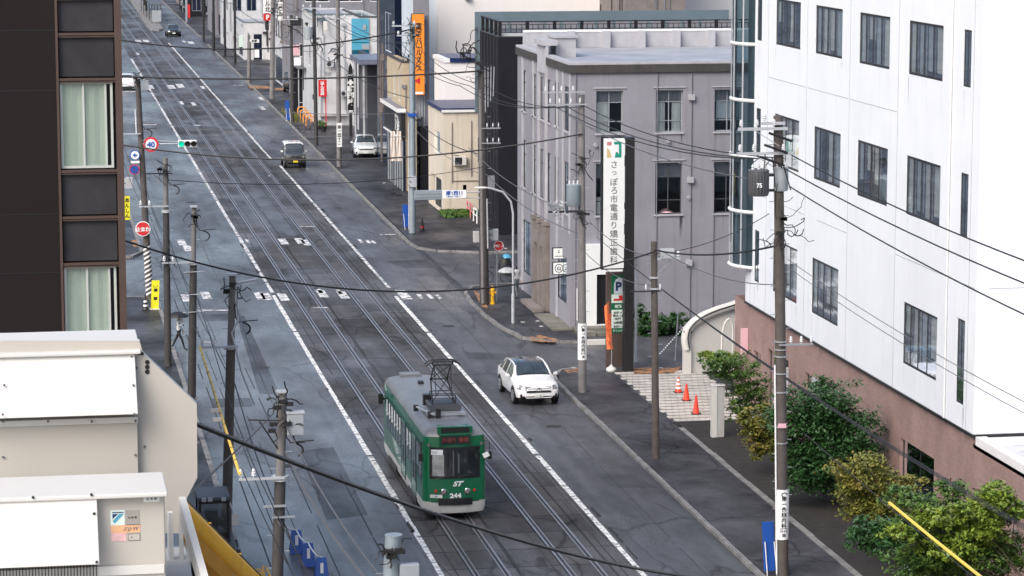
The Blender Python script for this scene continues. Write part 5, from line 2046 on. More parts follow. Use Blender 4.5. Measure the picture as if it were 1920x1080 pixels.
    for s in (-1, 1):
        m_ = MB()
        m_.hexa([(s * (w - .02), ym, zbelt + .02), (s * (w + .17), ym + .02, zbelt + .03), (s * (w + .17), ym + .12, zbelt + .03), (s * (w - .02), ym + .1, zbelt + .02),
                 (s * (w + .02), ym, zbelt + .13), (s * (w + .16), ym + .02, zbelt + .15), (s * (w + .16), ym + .12, zbelt + .15), (s * (w + .02), ym + .1, zbelt + .13)])
        m_.build('mirror', bodym if roofm is None else roofm, t, bevel=.015)
    b = MB()
    ya = ws[0] + .02
    zz = cr(st, ya)[4] + .035
    b.tube([(-.55, ya, zz), (-.05, ya + .06, zz + .05)], .01, 4)
    b.tube([(.05, ya, zz), (.55, ya + .06, zz + .05)], .01, 4)
    b.build('wiper', 'black', t)
    return t


gla = build_car('crossover_car', 'white crossover car with dark glass roof driving toward the camera beside the tram', [
    (0.0, .62, .34, .62, .52, .74), (.10, .78, .27, .70, .66, .84), (.35, .87, .24, .80, .76, .93), (.75, .90, .24, .88, .80, 1.00), (1.10, .90, .24, .94, .80, 1.07),
    (1.45, .90, .24, .97, .74, 1.29), (1.85, .90, .24, .98, .66, 1.46), (2.5, .90, .24, .99, .67, 1.50), (3.2, .90, .24, 1.00, .66, 1.46), (3.7, .90, .25, 1.02, .64, 1.36), (4.1, .88, .28, 1.02, .64, 1.12), (4.32, .82, .32, .95, .66, 1.02), (4.42, .70, .40, .80, .58, .90)],
    (1.12, 1.80), (3.62, 4.05), (1.35, 3.75), (.83, 3.53), .345, 'carwhite', roofm='carblack', grille=(.50, .56, .79), lamps=(.50, .84, .60, .76, False), pillars=(2.35, 3.2), star=True, lowblack=1)
gla.location = (21.2, 116.4, 0)
gla.rotation_euler = (0, 0, RAD(1.5))
gla.scale = (1.07, 1.07, 1.07)
# black roof belongs between white rails: recolour mirrors of the crossover to body colour
for c_ in kids(gla):
    if c_.name.startswith('mirror'):
        c_.data.materials[0] = M['carwhite']
b = MB()
for s in (-1, 1):
    b.tube([(s * .70, 1.15, 1.03), (s * .675, 1.5, 1.30), (s * .635, 1.85, 1.43), (s * .64, 2.5, 1.475), (s * .63, 3.2, 1.44), (s * .61, 3.7, 1.34), (s * .62, 4.1, 1.1)], .032, 6)
_l = gla.location.copy()
OFF[gla.name] = Vector((0, 0, 0))
b.build('roof_rail', 'carwhite', gla, smooth=True)
lettering(gla, '・・36', (0, -.04, .44), .07, 'greyink')

kei = build_car('kei_wagon', 'small boxy grey kei wagon with white roof and yellow plate coming down the right lane', [
    (0.0, .60, .40, .80, .56, .90), (.06, .68, .30, .86, .62, .98), (.25, .73, .26, .92, .66, 1.03), (.70, .7375, .24, .96, .68, 1.08), (.85, .7375, .24, .99, .68, 1.14), (1.25, .7375, .24, 1.0, .66, 1.62), (1.6, .7375, .24, 1.0, .66, 1.68), (2.6, .7375, .24, 1.0, .66, 1.68), (3.15, .73, .26, 1.0, .65, 1.64), (3.34, .72, .3, .98, .64, 1.3), (3.4, .68, .4, .9, .62, .98)],
    (.86, 1.24), (3.16, 3.32), (1.0, 3.1), (.62, 2.95), .30, 'cargrey', roofm='carwhite', grille=(.30, .74, .86), lamps=(.42, .66, .70, .92, True), plate_m='plateyel', pillars=(1.95, 2.7))
kei.location = (20.35, 216.5, 0)
kei.scale = (1.12, 1.12, 1.12)
golf = build_car('hatchback_car', 'silver hatchback parked facing the street in front of the dark covered bay', [
    (0.0, .64, .32, .58, .56, .68), (.10, .78, .22, .66, .68, .80), (.35, .86, .19, .77, .76, .89), (.85, .89, .18, .88, .78, .98), (1.10, .89, .18, .92, .78, 1.02), (1.6, .89, .18, .95, .68, 1.33), (1.95, .89, .18, .96, .64, 1.45), (2.6, .89, .18, .97, .65, 1.48), (3.4, .89, .20, .98, .64, 1.42), (3.9, .88, .24, .98, .64, 1.12), (4.15, .82, .3, .9, .66, .98), (4.2, .74, .36, .8, .6, .9)],
    (1.12, 1.9), (3.45, 3.88), (1.3, 3.5), (.82, 3.4), .315, 'carsilver', grille=(.5, .60, .68), lamps=(.52, .84, .56, .70, False), pillars=(2.35,))
golf.location = (26.55, 222.5, .11)
golf.rotation_euler = (0, 0, RAD(-4))
golf.scale = (1.1, 1.1, 1.1)
blk = build_car('dark_sedan', 'black sedan far up the street at the distant crossing', [
    (0.0, .60, .36, .60, .55, .70), (.12, .80, .24, .68, .68, .80), (.45, .88, .20, .78, .76, .90), (1.2, .90, .18, .90, .78, 1.0), (1.8, .90, .18, .94, .66, 1.34), (2.1, .90, .18, .95, .62, 1.43), (3.0, .90, .18, .96, .63, 1.43), (3.6, .90, .2, .98, .66, 1.2), (4.0, .89, .22, .96, .70, 1.06), (4.5, .80, .3, .88, .66, .98), (4.6, .7, .38, .8, .6, .85)],
    (1.25, 2.05), (3.2, 3.9), (1.5, 3.7), (.85, 3.65), .32, 'carblack', lamps=(.5, .82, .56, .68, False), pillars=(2.5,))
blk.location = (20.6, 398, 0)
blk.scale = (1.12, 1.12, 1.12)
ww = copy_tree(golf)
ww.location = (28.6, 322.5, .11)
ww.rotation_euler = (0, 0, RAD(-8))
ww.scale = (1.28, 1.2, 1.35)
ww['label'] = 'white car parked on the forecourt far up the right pavement'
for c_ in kids(ww):
    if c_.name.split('.')[0] in ('body', 'mirror'):
        c_.data = c_.data.copy()
        c_.data.materials[0] = M['carwhite']
lc = copy_tree(golf)
lc.location = (10.6, 304, 0)
lc.rotation_euler = (0, 0, RAD(178))
lc['label'] = 'white car driving away in the left lane, half hidden behind the brown corner'
for c_ in kids(lc):
    if c_.name.split('.')[0] in ('body', 'mirror'):
        c_.data = c_.data.copy()
        c_.data.materials[0] = M['carwhite']
vn = copy_tree(kei)
vn.location = (27.2, 292, .11)
vn.scale = (1.25, 1.25, 1.2)
vn.rotation_euler = (0, 0, RAD(-6))
vn['label'] = 'dark van parked behind the far right poles'
for c_ in kids(vn):
    if c_.name.split('.')[0] in ('body', 'roof', 'mirror', 'number_plate'):
        c_.data = c_.data.copy()
        c_.data.materials[0] = M['carblack' if c_.name[0] != 'n' else 'plate']  # body, roof and mirrors take the black car paint

# ------------------------------------------------------------------ far end of the street
b = MB()
b.prism([(17.9, 416, -.02), (19.2, 412, -.02), (20.0, 416, -.02), (20.9, 520, -.02), (18.9, 520, -.02)], (0, 0, .27))
struct('tram_stop_platform', b, 'kerb')
rr = random.Random(11)
sh_ = thing('tram_shelter', 'small dark shelter on the tram platform at the top of the street', 'shelter', (19.6, 440, .25))
MB().box(18.9, 20.6, 430, 470, 2.9, 3.1).build('roof', 'roofdark', sh_)
for y in (430.2, 440, 450, 460, 469.6):
    MB().box(19.0, 19.1, y, y + .15, .25, 2.9).box(20.3, 20.4, y, y + .15, .25, 2.9).build('post', 'dark', sh_)
MB().box(19.0, 20.4, 429.9, 429.98, .5, 2.2).build('notice_board', 'xformlt', sh_)
defs = [
    # name, label, x0,x1,y0,y1,z,mat
    ('low_shop', 'low pale shop with dark shutters behind the second group of far poles', 29.2, 34, 270, 284, 7.0, 'palegrey', [(.5, 2.2, .1, 3.2), (2.6, 4.2, .1, 3.2), (.6, 4.2, 4.4, 5.6)], [(1, 4, 1, 3), (7, 12, 4, 5.4)]),
    ('narrow_block', 'narrow dark grey block with a high black recess', 27.0, 28.8, 300, 312, 15.0, 'palegrey', [(.3, 1.4, 5.5, 8.2), (.3, 1.4, 1, 4)], [(1, 3, 5, 7), (4, 6, 5, 7), (7, 9, 5, 7), (1, 3, 8, 10), (4, 6, 8, 10), (7, 9, 8, 10), (1, 10, .3, 3)]),
    ('white_block', 'slim white block with two window strips behind the P sign', 29.6, 33.0, 336, 350, 14, 'creamlt', [(.4, 1.4, 4, 12), (1.9, 2.9, 4, 12)], [(2, 5, 5, 7)]),
    ('parking_shed', 'low white walled shed with a dark doorway beside the far forecourt', 26.3, 29.6, 345, 358, 4.6, 'palegrey', [(1.2, 2.2, .1, 3.2)], [(2, 8, .4, 2.8)]),
    ('brown_block', 'stained pale block beyond the far forecourt', 26.0, 30.6, 366, 382, 9.5, 'palegrey', [(.5, 1.7, 5, 7), (2.3, 3.6, 5, 7)], [(2, 5, 5, 7), (8, 12, 1, 3.5)]),
    ('cream_block', 'grey block at the far corner with dark ground floor', 26.4, 32, 398, 415, 8.5, 'midgrey', [(.5, 2.5, .2, 3), (3.2, 5, .2, 3), (1, 4.6, 4.5, 6.4)], [(2, 8, .3, 3)]),
    ('white_wall_building', 'plain white building facing the distant crossing', 28.2, 33.8, 420, 440, 8.0, 'creamlt', [(.6, 2.8, .2, 2.6)], [(3, 10, .5, 3)]),
    ('dark_block', 'dark low block near the top of the street', 25.8, 33, 452, 480, 6.5, 'darkwall', [(.5, 2, 1, 3)], [(3, 9, 1, 3)]),
    ('tan_block', 'tan apartment block furthest along the right pavement', 26.6, 45, 486, 505, 14, 'stone', [(1, 3, 2, 4), (5, 7, 2, 4)], [(3, 9, 1, 3)]),
    ('pale_flats', 'pale flats with rows of small windows above the far poles', 33.2, 44, 352, 370, 18, 'bluegrey', [(1 + i * 2.4, 2.4 + i * 2.4, z, z + 1.4) for i in range(4) for z in (2, 5.2, 8.4, 11.6)], []),
    ('grey_depot', 'wide grey depot building behind the far forecourt', 34.2, 46, 300, 330, 12, 'midgrey', [(1 + i * 3.0, 3.2 + i * 3.0, z, z + 1.4) for i in range(3) for z in (2, 5.2, 8.4)], []),
]
for nm, lb, x0, x1, y0, y1, zz, mm_, fw_, sw_ in defs:
    simple(nm, lb, x0, x1, y0, y1, zz, mm_, fw=fw_, sw=sw_, parapet=rr.choice(('cornice', 'greytrim', 'teal')), gm='navygl', fm=rr.choice(('dark', 'galv')))
# P sign with white sign above
p0, p1 = PY(491, 24, 300), PY(507, 37, 300)
ps = thing('parking_sign', 'small red sign with a white letter P hanging on the far white block', 'sign', (p0.x, 300, p1.z))
MB().box(p0.x, p1.x, 298, 298.2, p1.z, p0.z).build('sign_face', 'red', ps)
lettering(ps, 'P', ((p0.x + p1.x) / 2, 297.98, (p0.z + p1.z) / 2), .55, 'signwhite', bold=.05)
ws_ = thing('vertical_sign', 'white vertical sign with black characters directly above the red P sign', 'sign', (p0.x, 300, p0.z))
q0 = PY(491, -60, 300)
MB().box(p0.x, p1.x, 298, 298.2, p0.z + .06, q0.z).build('sign_face', 'signwhite', ws_)
lettering(ws_, 'ホテル北', ((p0.x + p1.x) / 2, 297.98, p0.z + 1.35), .50, 'ink', vertical=True, pitch=1.02, bold=.03)
MB().box(p0.x + .3, p1.x - .3, 298.3, 299.9, p1.z - 1, q0.z).build('sign_post', 'dark', ws_)
pf = PY(331, 12, 440)
fl = thing('red_banner', 'small red banner standing on the right pavement near the top of the street', 'banner', (24.9, 440, 0))
MB().box(24.8, 25.3, 440, 440.05, .5, 2.6).build('cloth', 'red', fl)
MB().cyl((24.78, 440, 0), (24.78, 440, 2.8), .03, n=6).build('pole', 'galv', fl)

# ------------------------------------------------------------------ people
def person(name, label, joints, skin_r, edges, mats_by_z, hair=None, extra=None, loc=(0, 0, 0), rz=0.0):
    t = thing(name, label, 'person', (0, 0, 0))
    me = bpy.data.meshes.new('body')
    me.from_pydata(joints, edges, [])
    o = bpy.data.objects.new('body', me)
    COL.objects.link(o)
    md = o.modifiers.new('skin', 'SKIN')
    md.use_smooth_shade = True
    sv = me.skin_vertices[0].data
    for i, r in enumerate(skin_r):
        sv[i].radius = r if isinstance(r, tuple) else (r, r)
    sv[0].use_root = True
    s2 = o.modifiers.new('sub', 'SUBSURF')
    s2.levels = 2
    s2.render_levels = 2
    dg = bpy.context.evaluated_depsgraph_get()
    dg.update()
    m2 = bpy.data.meshes.new_from_object(o.evaluated_get(dg))
    bpy.data.objects.remove(o)
    m2.materials.clear()
    names = []
    for f in m2.polygons:
        c = f.center
        k = mats_by_z(c)
        if k not in names:
            names.append(k)
            m2.materials.append(M[k])
        f.material_index = names.index(k)
        f.use_smooth = True
    ob = bpy.data.objects.new('body', m2)
    COL.objects.link(ob)
    ob.parent = t
    if extra:
        extra(t)
    t.location = loc
    t.rotation_euler = (0, 0, rz)
    return t


def stride_joints(step=.32, arm_up=False, arm_side=1):
    J = [(0, 0, .95), (0, 0, 1.12), (0, .0, 1.30), (0, 0, 1.42), (0, -.01, 1.50), (0, -.03, 1.60), (0, -.03, 1.68)]
    R = [(.145, .105), (.125, .095), (.15, .10), (.11, .085), (.052, .052), (.078, .09), (.070, .082)]
    E_ = [(0, 1), (1, 2), (2, 3), (3, 4), (4, 5), (5, 6)]
    for s, st_ in ((-1, step), (1, -step)):
        k = len(J)
        J += [(s * .09, 0, .88), (s * .10, -st_ * .55, .50), (s * .10, -st_ + .05, .09), (s * .11, -st_ - .12, .035)]
        R += [(.085, .09), (.058, .062), (.040, .042), (.042, .028)]
        E_ += [(0, k), (k, k + 1), (k + 1, k + 2), (k + 2, k + 3)]
    for s in (-1, 1):
        k = len(J)
        if arm_up and s == arm_side:
            J += [(s * .17, 0, 1.40), (s * .22, -.05, 1.16), (s * .12, -.24, 1.30), (s * .10, -.28, 1.36)]
        else:
            J += [(s * .17, 0, 1.40), (s * .23, .04 * s, 1.14), (s * .24, -.10 * s, .92), (s * .24, -.13 * s, .85)]
        R += [(.055, .055), (.042, .042), (.030, .030), (.030, .018)]
        E_ += [(3, k), (k, k + 1), (k + 1, k + 2), (k + 2, k + 3)]
        hx, hy, hz = J[-1]
        up = 1 if (arm_up and s == arm_side) else -1
        for q in range(4):
            kk = len(J)
            off_ = (q - 1.5) * .018
            ln = (.07, .082, .078, .062)[q]
            J += [(hx + .004 * s, hy + off_, hz + up * .045), (hx - .012 * s, hy + off_, hz + up * (.045 + ln * .6)), (hx - .03 * s, hy + off_, hz + up * (.045 + ln))]
            R += [.009, .008, .007]
            E_ += [(k + 3, kk), (kk, kk + 1), (kk + 1, kk + 2)]
        kk = len(J)
        J += [(hx - .01 * s, hy - .04, hz + up * .01), (hx - .02 * s, hy - .06, hz + up * .045)]
        R += [.010, .008]
        E_ += [(k + 3, kk), (kk, kk + 1)]
    return J, R, E_


def umbrella(name, label, c, r, m, hand):
    u = thing(name, label, 'umbrella', c)
    b = MB()
    n = 8
    rings = []
    for k in range(6):
        f = k / 5
        a = f * RAD(62)
        rr_ = r * math.sin(a) / math.sin(RAD(62))
        zz_ = r * .48 * (math.cos(a) - math.cos(RAD(62))) / (1 - math.cos(RAD(62)))
        ring = []
        for j in range(n * 2):
            t_ = math.pi * j / n
            sc_ = 1.0 if j % 2 == 0 else (1 - .06 * f)
            ring.append((c[0] + rr_ * sc_ * math.cos(t_), c[1] + rr_ * sc_ * math.sin(t_), c[2] + zz_))
        rings.append(ring)
    for a, d in zip(rings, rings[1:]):
        for j in range(n * 2):
            jj = (j + 1) % (n * 2)
            b.face([a[j], a[jj], d[jj], d[j]])
    b.build('canopy', m, u, norm=False)
    q = MB().tube([(hand[0], hand[1], hand[2] - .12), (c[0], c[1], c[2] + r * .48 + .05)], .008, 6)
    q.build('shaft', 'galv', u)
    q = MB()
    for j in range(8):
        t_ = 2 * math.pi * j / n
        q.tube([(c[0], c[1], c[2] + r * .44), (c[0] + r * .6 * math.cos(t_), c[1] + r * .6 * math.sin(t_), c[2] + r * .28), (c[0] + r * .98 * math.cos(t_), c[1] + r * .98 * math.sin(t_), c[2] - .005)], .004, 4)
    q.build('rib', 'dark', u)
    return u


def m1(c):
    if c.z > 1.52:
        return 'skin' if (c.y < -.07 and c.z < 1.66) else 'hair'
    if c.z > 1.44 and abs(c.x) < .08:
        return 'skin'
    if abs(c.x) > .19 and (c.z < .95):
        return 'skin'
    if c.z > .98 or (abs(c.x) > .17 and c.z > .9):
        return 'clothw'
    return 'ink' if c.z < .07 else 'clothb'


J, R_, E_ = stride_joints(.36, True, -1)


def face_bits(t):
    b = MB()
    for s in (-1, 1):
        b.cyl((s * .032, -.118, 1.615), (s * .032, -.106, 1.615), .009, n=8)
    b.build('eye', 'ink', t)
    b = MB().tube([(0, -.11, 1.61), (0, -.135, 1.585), (0, -.115, 1.575)], .012, 6)
    b.build('nose', 'skin', t)
    MB().box(-.025, .025, -.116, -.105, 1.545, 1.552).build('mouth', 'red', t)
    b = MB()
    for s in (-1, 1):
        b.cyl((s * .072, -.02, 1.60), (s * .088, -.02, 1.60), .028, n=8)
    b.build('ear', 'skin', t)


gp = G(336, 656)
person('person', 'walker in white top and black trousers striding under a black umbrella on the left', J, R_, E_, m1, extra=face_bits, loc=(gp.x, gp.y, 0), rz=RAD(66))
hx = gp.x
umbrella('umbrella', 'open black umbrella held over the walker in white top', (gp.x - .05, gp.y - .15, 1.62), .52, 'umbblack', (gp.x - .03, gp.y - .28, 1.38))


def m2_(c):
    if c.z > 1.52:
        return 'hair'
    if abs(c.x) > .19 and (c.z < .95):
        return 'skin'
    if c.z > 1.02 or (abs(c.x) > .17 and c.z > .9):
        return 'clothw'
    return 'ink' if c.z < .07 else 'clothg'


J, R_, E_ = stride_joints(.22, True, 1)
gq = G(963, 562)
person('person', 'pedestrian in pale shirt and grey trousers walking by the street lamp under a pale umbrella', J, R_, E_, m2_, extra=face_bits, loc=(gq.x + .16, gq.y, .115), rz=RAD(200))
umbrella('umbrella', 'pale translucent umbrella of the pedestrian beside the street lamp', (gq.x - .34, gq.y + .1, 1.50), .50, 'umbclear', (gq.x - .04, gq.y + .25, 1.5))

# ------------------------------------------------------------------ trees
def tree(name, label, x, y, h, cl, m, n=3500, ls=.10, trunk_r=.07, seed=1, group=None, z0=.1, lean=0):
    """cl: list of (dx,dy,dz,rx,ry,rz) clumps that make the crown"""
    t = thing(name, label, 'tree', (x, y, z0), group)
    r = random.Random(seed)
    b = MB()
    fork = h * .32
    b.tube([(x, y, z0), (x + .03, y, z0 + fork * .5), (x + lean * .2, y, z0 + fork)], trunk_r, 8, trunk_r * .8)
    tot = sum(c[3] * c[4] * c[5] for c in cl)
    lf = MB()
    for c in cl:
        cx_, cy_, cz_ = x + c[0], y + c[1], z0 + c[2]
        b.tube([(x + lean * .2, y, z0 + fork * .9), ((x + cx_) / 2, (y + cy_) / 2, (z0 + fork + cz_) / 2 - .05), (cx_, cy_, cz_)], trunk_r * .5, 6, trunk_r * .12)
        for q in range(7):
            d = Vector((r.gauss(0, 1), r.gauss(0, 1), r.gauss(0, .8))).normalized()
            e = (cx_ + d.x * c[3] * .85, cy_ + d.y * c[4] * .85, cz_ + d.z * c[5] * .85)
            b.tube([(cx_, cy_, cz_ - .1), e], trunk_r * .14, 4, trunk_r * .06)
        k = int(n * (c[3] * c[4] * c[5]) / tot)
        # sprays: sub clumps on the surface give gaps and an uneven outline
        ns = max(8, k // 38)
        for q in range(ns):
            d = Vector((r.gauss(0, 1), r.gauss(0, 1), r.gauss(.15, .9))).normalized()
            f = r.uniform(.35, 1.22)
            s_ = Vector((cx_ + d.x * c[3] * f, cy_ + d.y * c[4] * f, cz_ + d.z * c[5] * f))
            sr = r.uniform(.10, .24) * (c[3] + c[5]) * .5
            for w_ in range(k // ns):
                p = s_ + Vector((r.gauss(0, sr), r.gauss(0, sr), r.gauss(0, sr * .55)))
                a = r.uniform(0, 6.28)
                tilt = r.gauss(0, .55)
                u = Vector((math.cos(a), math.sin(a), tilt)).normalized()
                v = u.cross(Vector((r.gauss(0, .4), r.gauss(0, .4), 1))).normalized()
                sz = ls * r.uniform(.6, 1.3)
                lf.face([p - u * sz, p - v * sz * .45 - u * sz * .1, p + u * sz, p + v * sz * .45 - u * sz * .1])
    b.build('trunk', 'bark', t)
    lf.build('crown', m, t, norm=False)
    return t


def place(px, py, X):
    return PX(px, py, X)


def clumps(cx_px, specs, X, x0, y0):
    out = []
    for (px, py, rx, rz) in specs:
        p = PX(px, py, X)
        s = FPX / p.y * 1.0
        out.append((p.x - x0, p.y - y0, p.z - .1, rx / s, rx / s, rz / s))
    return out


def tree_px(name, label, X, base_y, specs, m, n, ls, seed, tr=.07):
    out = []
    for (px, py, rx, rz) in specs:
        p = PY(px, py, base_y)
        s = math.hypot(FPX, 0) / base_y
        out.append((p.x - X, random.Random(seed + px).uniform(-.35, .35) * rx / s, p.z - .1, rx / s, rx / s, rz / s))
    return tree(name, label, X, base_y, max(o_[2] for o_ in out), out, m, n, ls, tr, seed)


tree_px('maple_tree', 'slim green maple behind the white post at the edge of the paved court', 28.6, 108.5, [(1378, 690, 46, 26), (1402, 730, 36, 34), (1345, 680, 34, 16), (1385, 765, 30, 22), (1418, 745, 18, 24)], 'leaf_mix', 7500, .075, 1)
tree_px('yellowing_shrub', 'yellowing shrub between the green maple and the transformer pole', 27.4, 101.0, [(1415, 800, 34, 26), (1440, 775, 26, 22), (1432, 840, 30, 22), (1400, 780, 20, 16), (1448, 815, 20, 20)], 'leaf_yel', 6500, .08, 2, .04)
tree_px('evergreen_tree', 'large dark green bushy tree against the pink tiled wall', 28.5, 95.5, [(1545, 760, 66, 50), (1500, 800, 60, 50), (1590, 800, 58, 46), (1545, 850, 74, 60), (1480, 745, 32, 24), (1620, 850, 36, 34), (1510, 890, 52, 36), (1548, 722, 26, 20), (1600, 880, 46, 34), (1560, 900, 70, 36), (1640, 890, 30, 24), (1500, 850, 44, 40)], 'leaf_dark', 28000, .085, 3, .11)
tree_px('autumn_maple', 'bronze and yellow maple below the dark evergreen tree', 27.9, 85.5, [(1610, 880, 56, 32), (1640, 925, 66, 38), (1690, 905, 40, 26), (1590, 895, 36, 18), (1670, 960, 50, 30), (1625, 955, 46, 22)], 'leaf_yel', 11000, .08, 4, .06)
tree_px('young_green_tree', 'bright green young tree at the lower right with yellow shoots', 28.3, 78.0, [(1760, 985, 66, 40), (1850, 975, 60, 48), (1700, 990, 46, 30), (1860, 925, 34, 22), (1800, 1040, 90, 44), (1720, 1055, 60, 34), (1900, 965, 30, 22), (1880, 1040, 56, 44), (1790, 930, 50, 24), (1700, 940, 50, 26)], 'leaf_mix', 19000, .085, 5, .07)
tree_px('yellow_shoot_bush', 'yellow green bush at the far lower right by the pink wall', 29.0, 77.0, [(1868, 935, 36, 30), (1820, 960, 36, 20), (1898, 958, 26, 18), (1840, 1000, 44, 28), (1750, 975, 46, 24), (1780, 1030, 50, 26), (1690, 1000, 34, 18)], 'leaf_bright', 11000, .085, 6, .05)
tree_px('dark_undergrowth_bush', 'low dark green bush at the foot of the autumn maple', 27.6, 82.0, [(1700, 1010, 70, 36), (1640, 1000, 50, 28), (1740, 1050, 60, 30)], 'leaf_dark', 9000, .10, 7, .05)
tree_px('entrance_bush', 'small yellow green bush in front of the white arched stair', 29.4, 116.5, [(1345, 672, 34, 12), (1325, 664, 18, 9), (1370, 668, 22, 12)], 'leaf_bright', 2200, .07, 8, .03)
tree_px('corner_hedge', 'dark hedge growing against the foot of the grey corner building', 30.8, 134.6, [(1230, 610, 40, 20), (1205, 590, 22, 20), (1262, 605, 26, 22), (1215, 625, 40, 16), (1250, 630, 40, 14)], 'leaf_dark', 6500, .10, 9, .04)
# weeds at the cream house foot
b = MB()
r = random.Random(4)
for i in range(1500):
    x, y = 26.9 + abs(r.gauss(0, 1.0)), CY0 - .15 - abs(r.gauss(0, .7))
    if x > 30.5:
        continue
    hgt = r.uniform(.1, .42)
    a = r.uniform(0, 6.28)
    dx, dy = .05 * math.cos(a), .05 * math.sin(a)
    b.face([(x - dx, y - dy, .11), (x + dx, y + dy, .11), (x + dx + r.gauss(0, .08), y + dy, .11 + hgt), (x - dx + r.gauss(0, .08), y - dy, .11 + hgt * .8)])
tag(b.build('weeds', 'leaf_mix', norm=False), 'strip of weeds at the foot of the cream house', 'weeds', kind='stuff')
b = MB()
for i in range(500):
    x, y = 23.9 + abs(r.gauss(0, .35)), 262 + r.gauss(0, 2.0)
    hgt = r.uniform(.1, .4)
    b.face([(x - .06, y, .11), (x + .06, y + .03, .11), (x + .08, y, .11 + hgt), (x - .02, y, .11 + hgt)])
tag(b.build('weeds', 'leaf_yel', norm=False), 'tuft of roadside weeds beside the far blue board', 'weeds', kind='stuff')

# ------------------------------------------------------------------ utility poles
def pole(name, label, base, top_px, r0, r1, m='pole', cap=None, uppm=None, up_r=None, group=None):
    """base = (x,y,z0); top_px = pixel of the top, read at the pole's own distance"""
    x, y, z0 = base
    tp = PY(top_px[0], top_px[1], y)
    t = thing(name, label, 'pole', base, group)
    zt = tp.z
    tx = tp.x

    def at(z):
        f = (z - z0) / (zt - z0)
        return Vector((x + (tx - x) * f, y, z))
    if cap:
        zc = cap
        MB().tube([at(z0), at(zc)], r0, 14, (r0 + r1) / 2).build('shaft', m, t, smooth=True)
        MB().tube([at(zc) + Vector((0, 0, .002)), at(zt)], up_r or r1, 12, (up_r or r1) * .9).build('upper_shaft', uppm or 'pole', t, smooth=True)
        MB().cyl(at(zc) - Vector((0, 0, .06)), at(zc) + Vector((0, 0, .07)), r0 * 1.35, n=14).build('collar', 'galvpale', t)
    else:
        MB().tube([at(z0), at(zt)], r0, 16, r1).build('shaft', m, t, smooth=True)
    b = MB()
    z = z0 + 2.2
    k = 0
    while z < zt - .4:
        p = at(z)
        s = 1 if k % 2 else -1
        b.tube([p, p + Vector((s * (r0 + .13), -.02, 0))], .012, 5)
        z += .45
        k += 1
    each(b, 'step_bolt', 'galv', t)
    t['_tmp'] = 0
    del t['_tmp']
    return t, at, zt


def crossarm(t, at, z, x0, x1, ins=(), dy=-.22, m='galv', brace=True, h=.09, im='porc', isz=1.0):
    p = at(z)
    a = MB().box(p.x + x0, p.x + x1, p.y + dy - .045, p.y + dy + .045, z - h / 2, z + h / 2)
    if brace:
        a.beam((p.x, p.y + dy * .6, z - .55), (p.x + (x1 if abs(x1) > abs(x0) else x0) * .6, p.y + dy, z - .05), .04, .02)
    arm = a.build('crossarm', m, t)
    for i in ins:
        q = MB().lathe([(.02 * isz, 0), (.02 * isz, .06), (.07 * isz, .07), (.045 * isz, .11), (.075 * isz, .13), (.045 * isz, .17), (.06 * isz, .19), (.03 * isz, .25)], (p.x + i, p.y + dy, z + h / 2), 10)
        q.build('insulator', im, arm, smooth=True)
    return arm


def tangle(t, at, z, n=10, r=.5, seed=1, m='cable', rad=.018, up=.3):
    rr_ = random.Random(seed)
    b = MB()
    for i in range(n):
        p = at(z) + Vector((rr_.uniform(-.2, .2), -.25, rr_.uniform(-r, r) * .6))
        pts = [p]
        d = Vector((rr_.choice((-1, 1)) * rr_.uniform(.2, 1), rr_.uniform(-.3, .1), rr_.uniform(-1, 1))).normalized()
        for k in range(7):
            p = p + d * (r * .28)
            d = (d + Vector((rr_.gauss(0, .55), rr_.gauss(0, .3), rr_.gauss(-.05, .6)))).normalized()
            pts.append(p)
        b.tube(pts, rad * rr_.uniform(.6, 1.2), 5)
    for i in range(3):
        p = at(z) + Vector((rr_.uniform(-.3, .3), -.3, rr_.uniform(-r, r) * .5))
        b.box(p.x - .10, p.x + .10, p.y - .06, p.y + .06, p.z - .05, p.z + .05)
    return b.build('cable_joint', m, t)


def transformer(t, at, z, dx, w, h, m, text=None, ribs=True):
    p = at(z)
    x = p.x + dx
    b = MB()
    b.lathe([(w * .45, 0), (w * .5, .04), (w * .5, h - .05), (w * .52, h - .04), (w * .52, h), (w * .44, h + .04)], (x, p.y - .05, z - h / 2), 18)
    tr = b.build('transformer', m, t, smooth=True)
    if ribs:
        q = MB()
        for i in range(9):
            a = RAD(200 + i * 17)
            q.box(x + w * .5 * math.cos(a) - .012, x + w * .5 * math.cos(a) + .012, p.y - .05 + w * .56 * math.sin(a), p.y - .05 + w * .46 * math.sin(a), z - h * .4, z + h * .38)
        q.build('cooling_rib', m, tr)
    for i in (-.3, 0, .3):
        MB().lathe([(.04, 0), (.06, .04), (.03, .08), (.05, .12), (.02, .2)], (x + i * w, p.y - .1, z + h / 2), 8).build('bushing', 'porc', tr)
    MB().beam((p.x, p.y - .05, z - h * .3), (x, p.y - .05, z - h * .3), .08, .08).beam((p.x, p.y - .05, z + h * .3), (x, p.y - .05, z + h * .3), .08, .08).build('bracket', 'dark', tr)
    if text:
        lettering(t, text, (x - w * .1, p.y - .06 - w * .58, z - h * .05), .16, 'signwhite', bold=.04)
    return tr


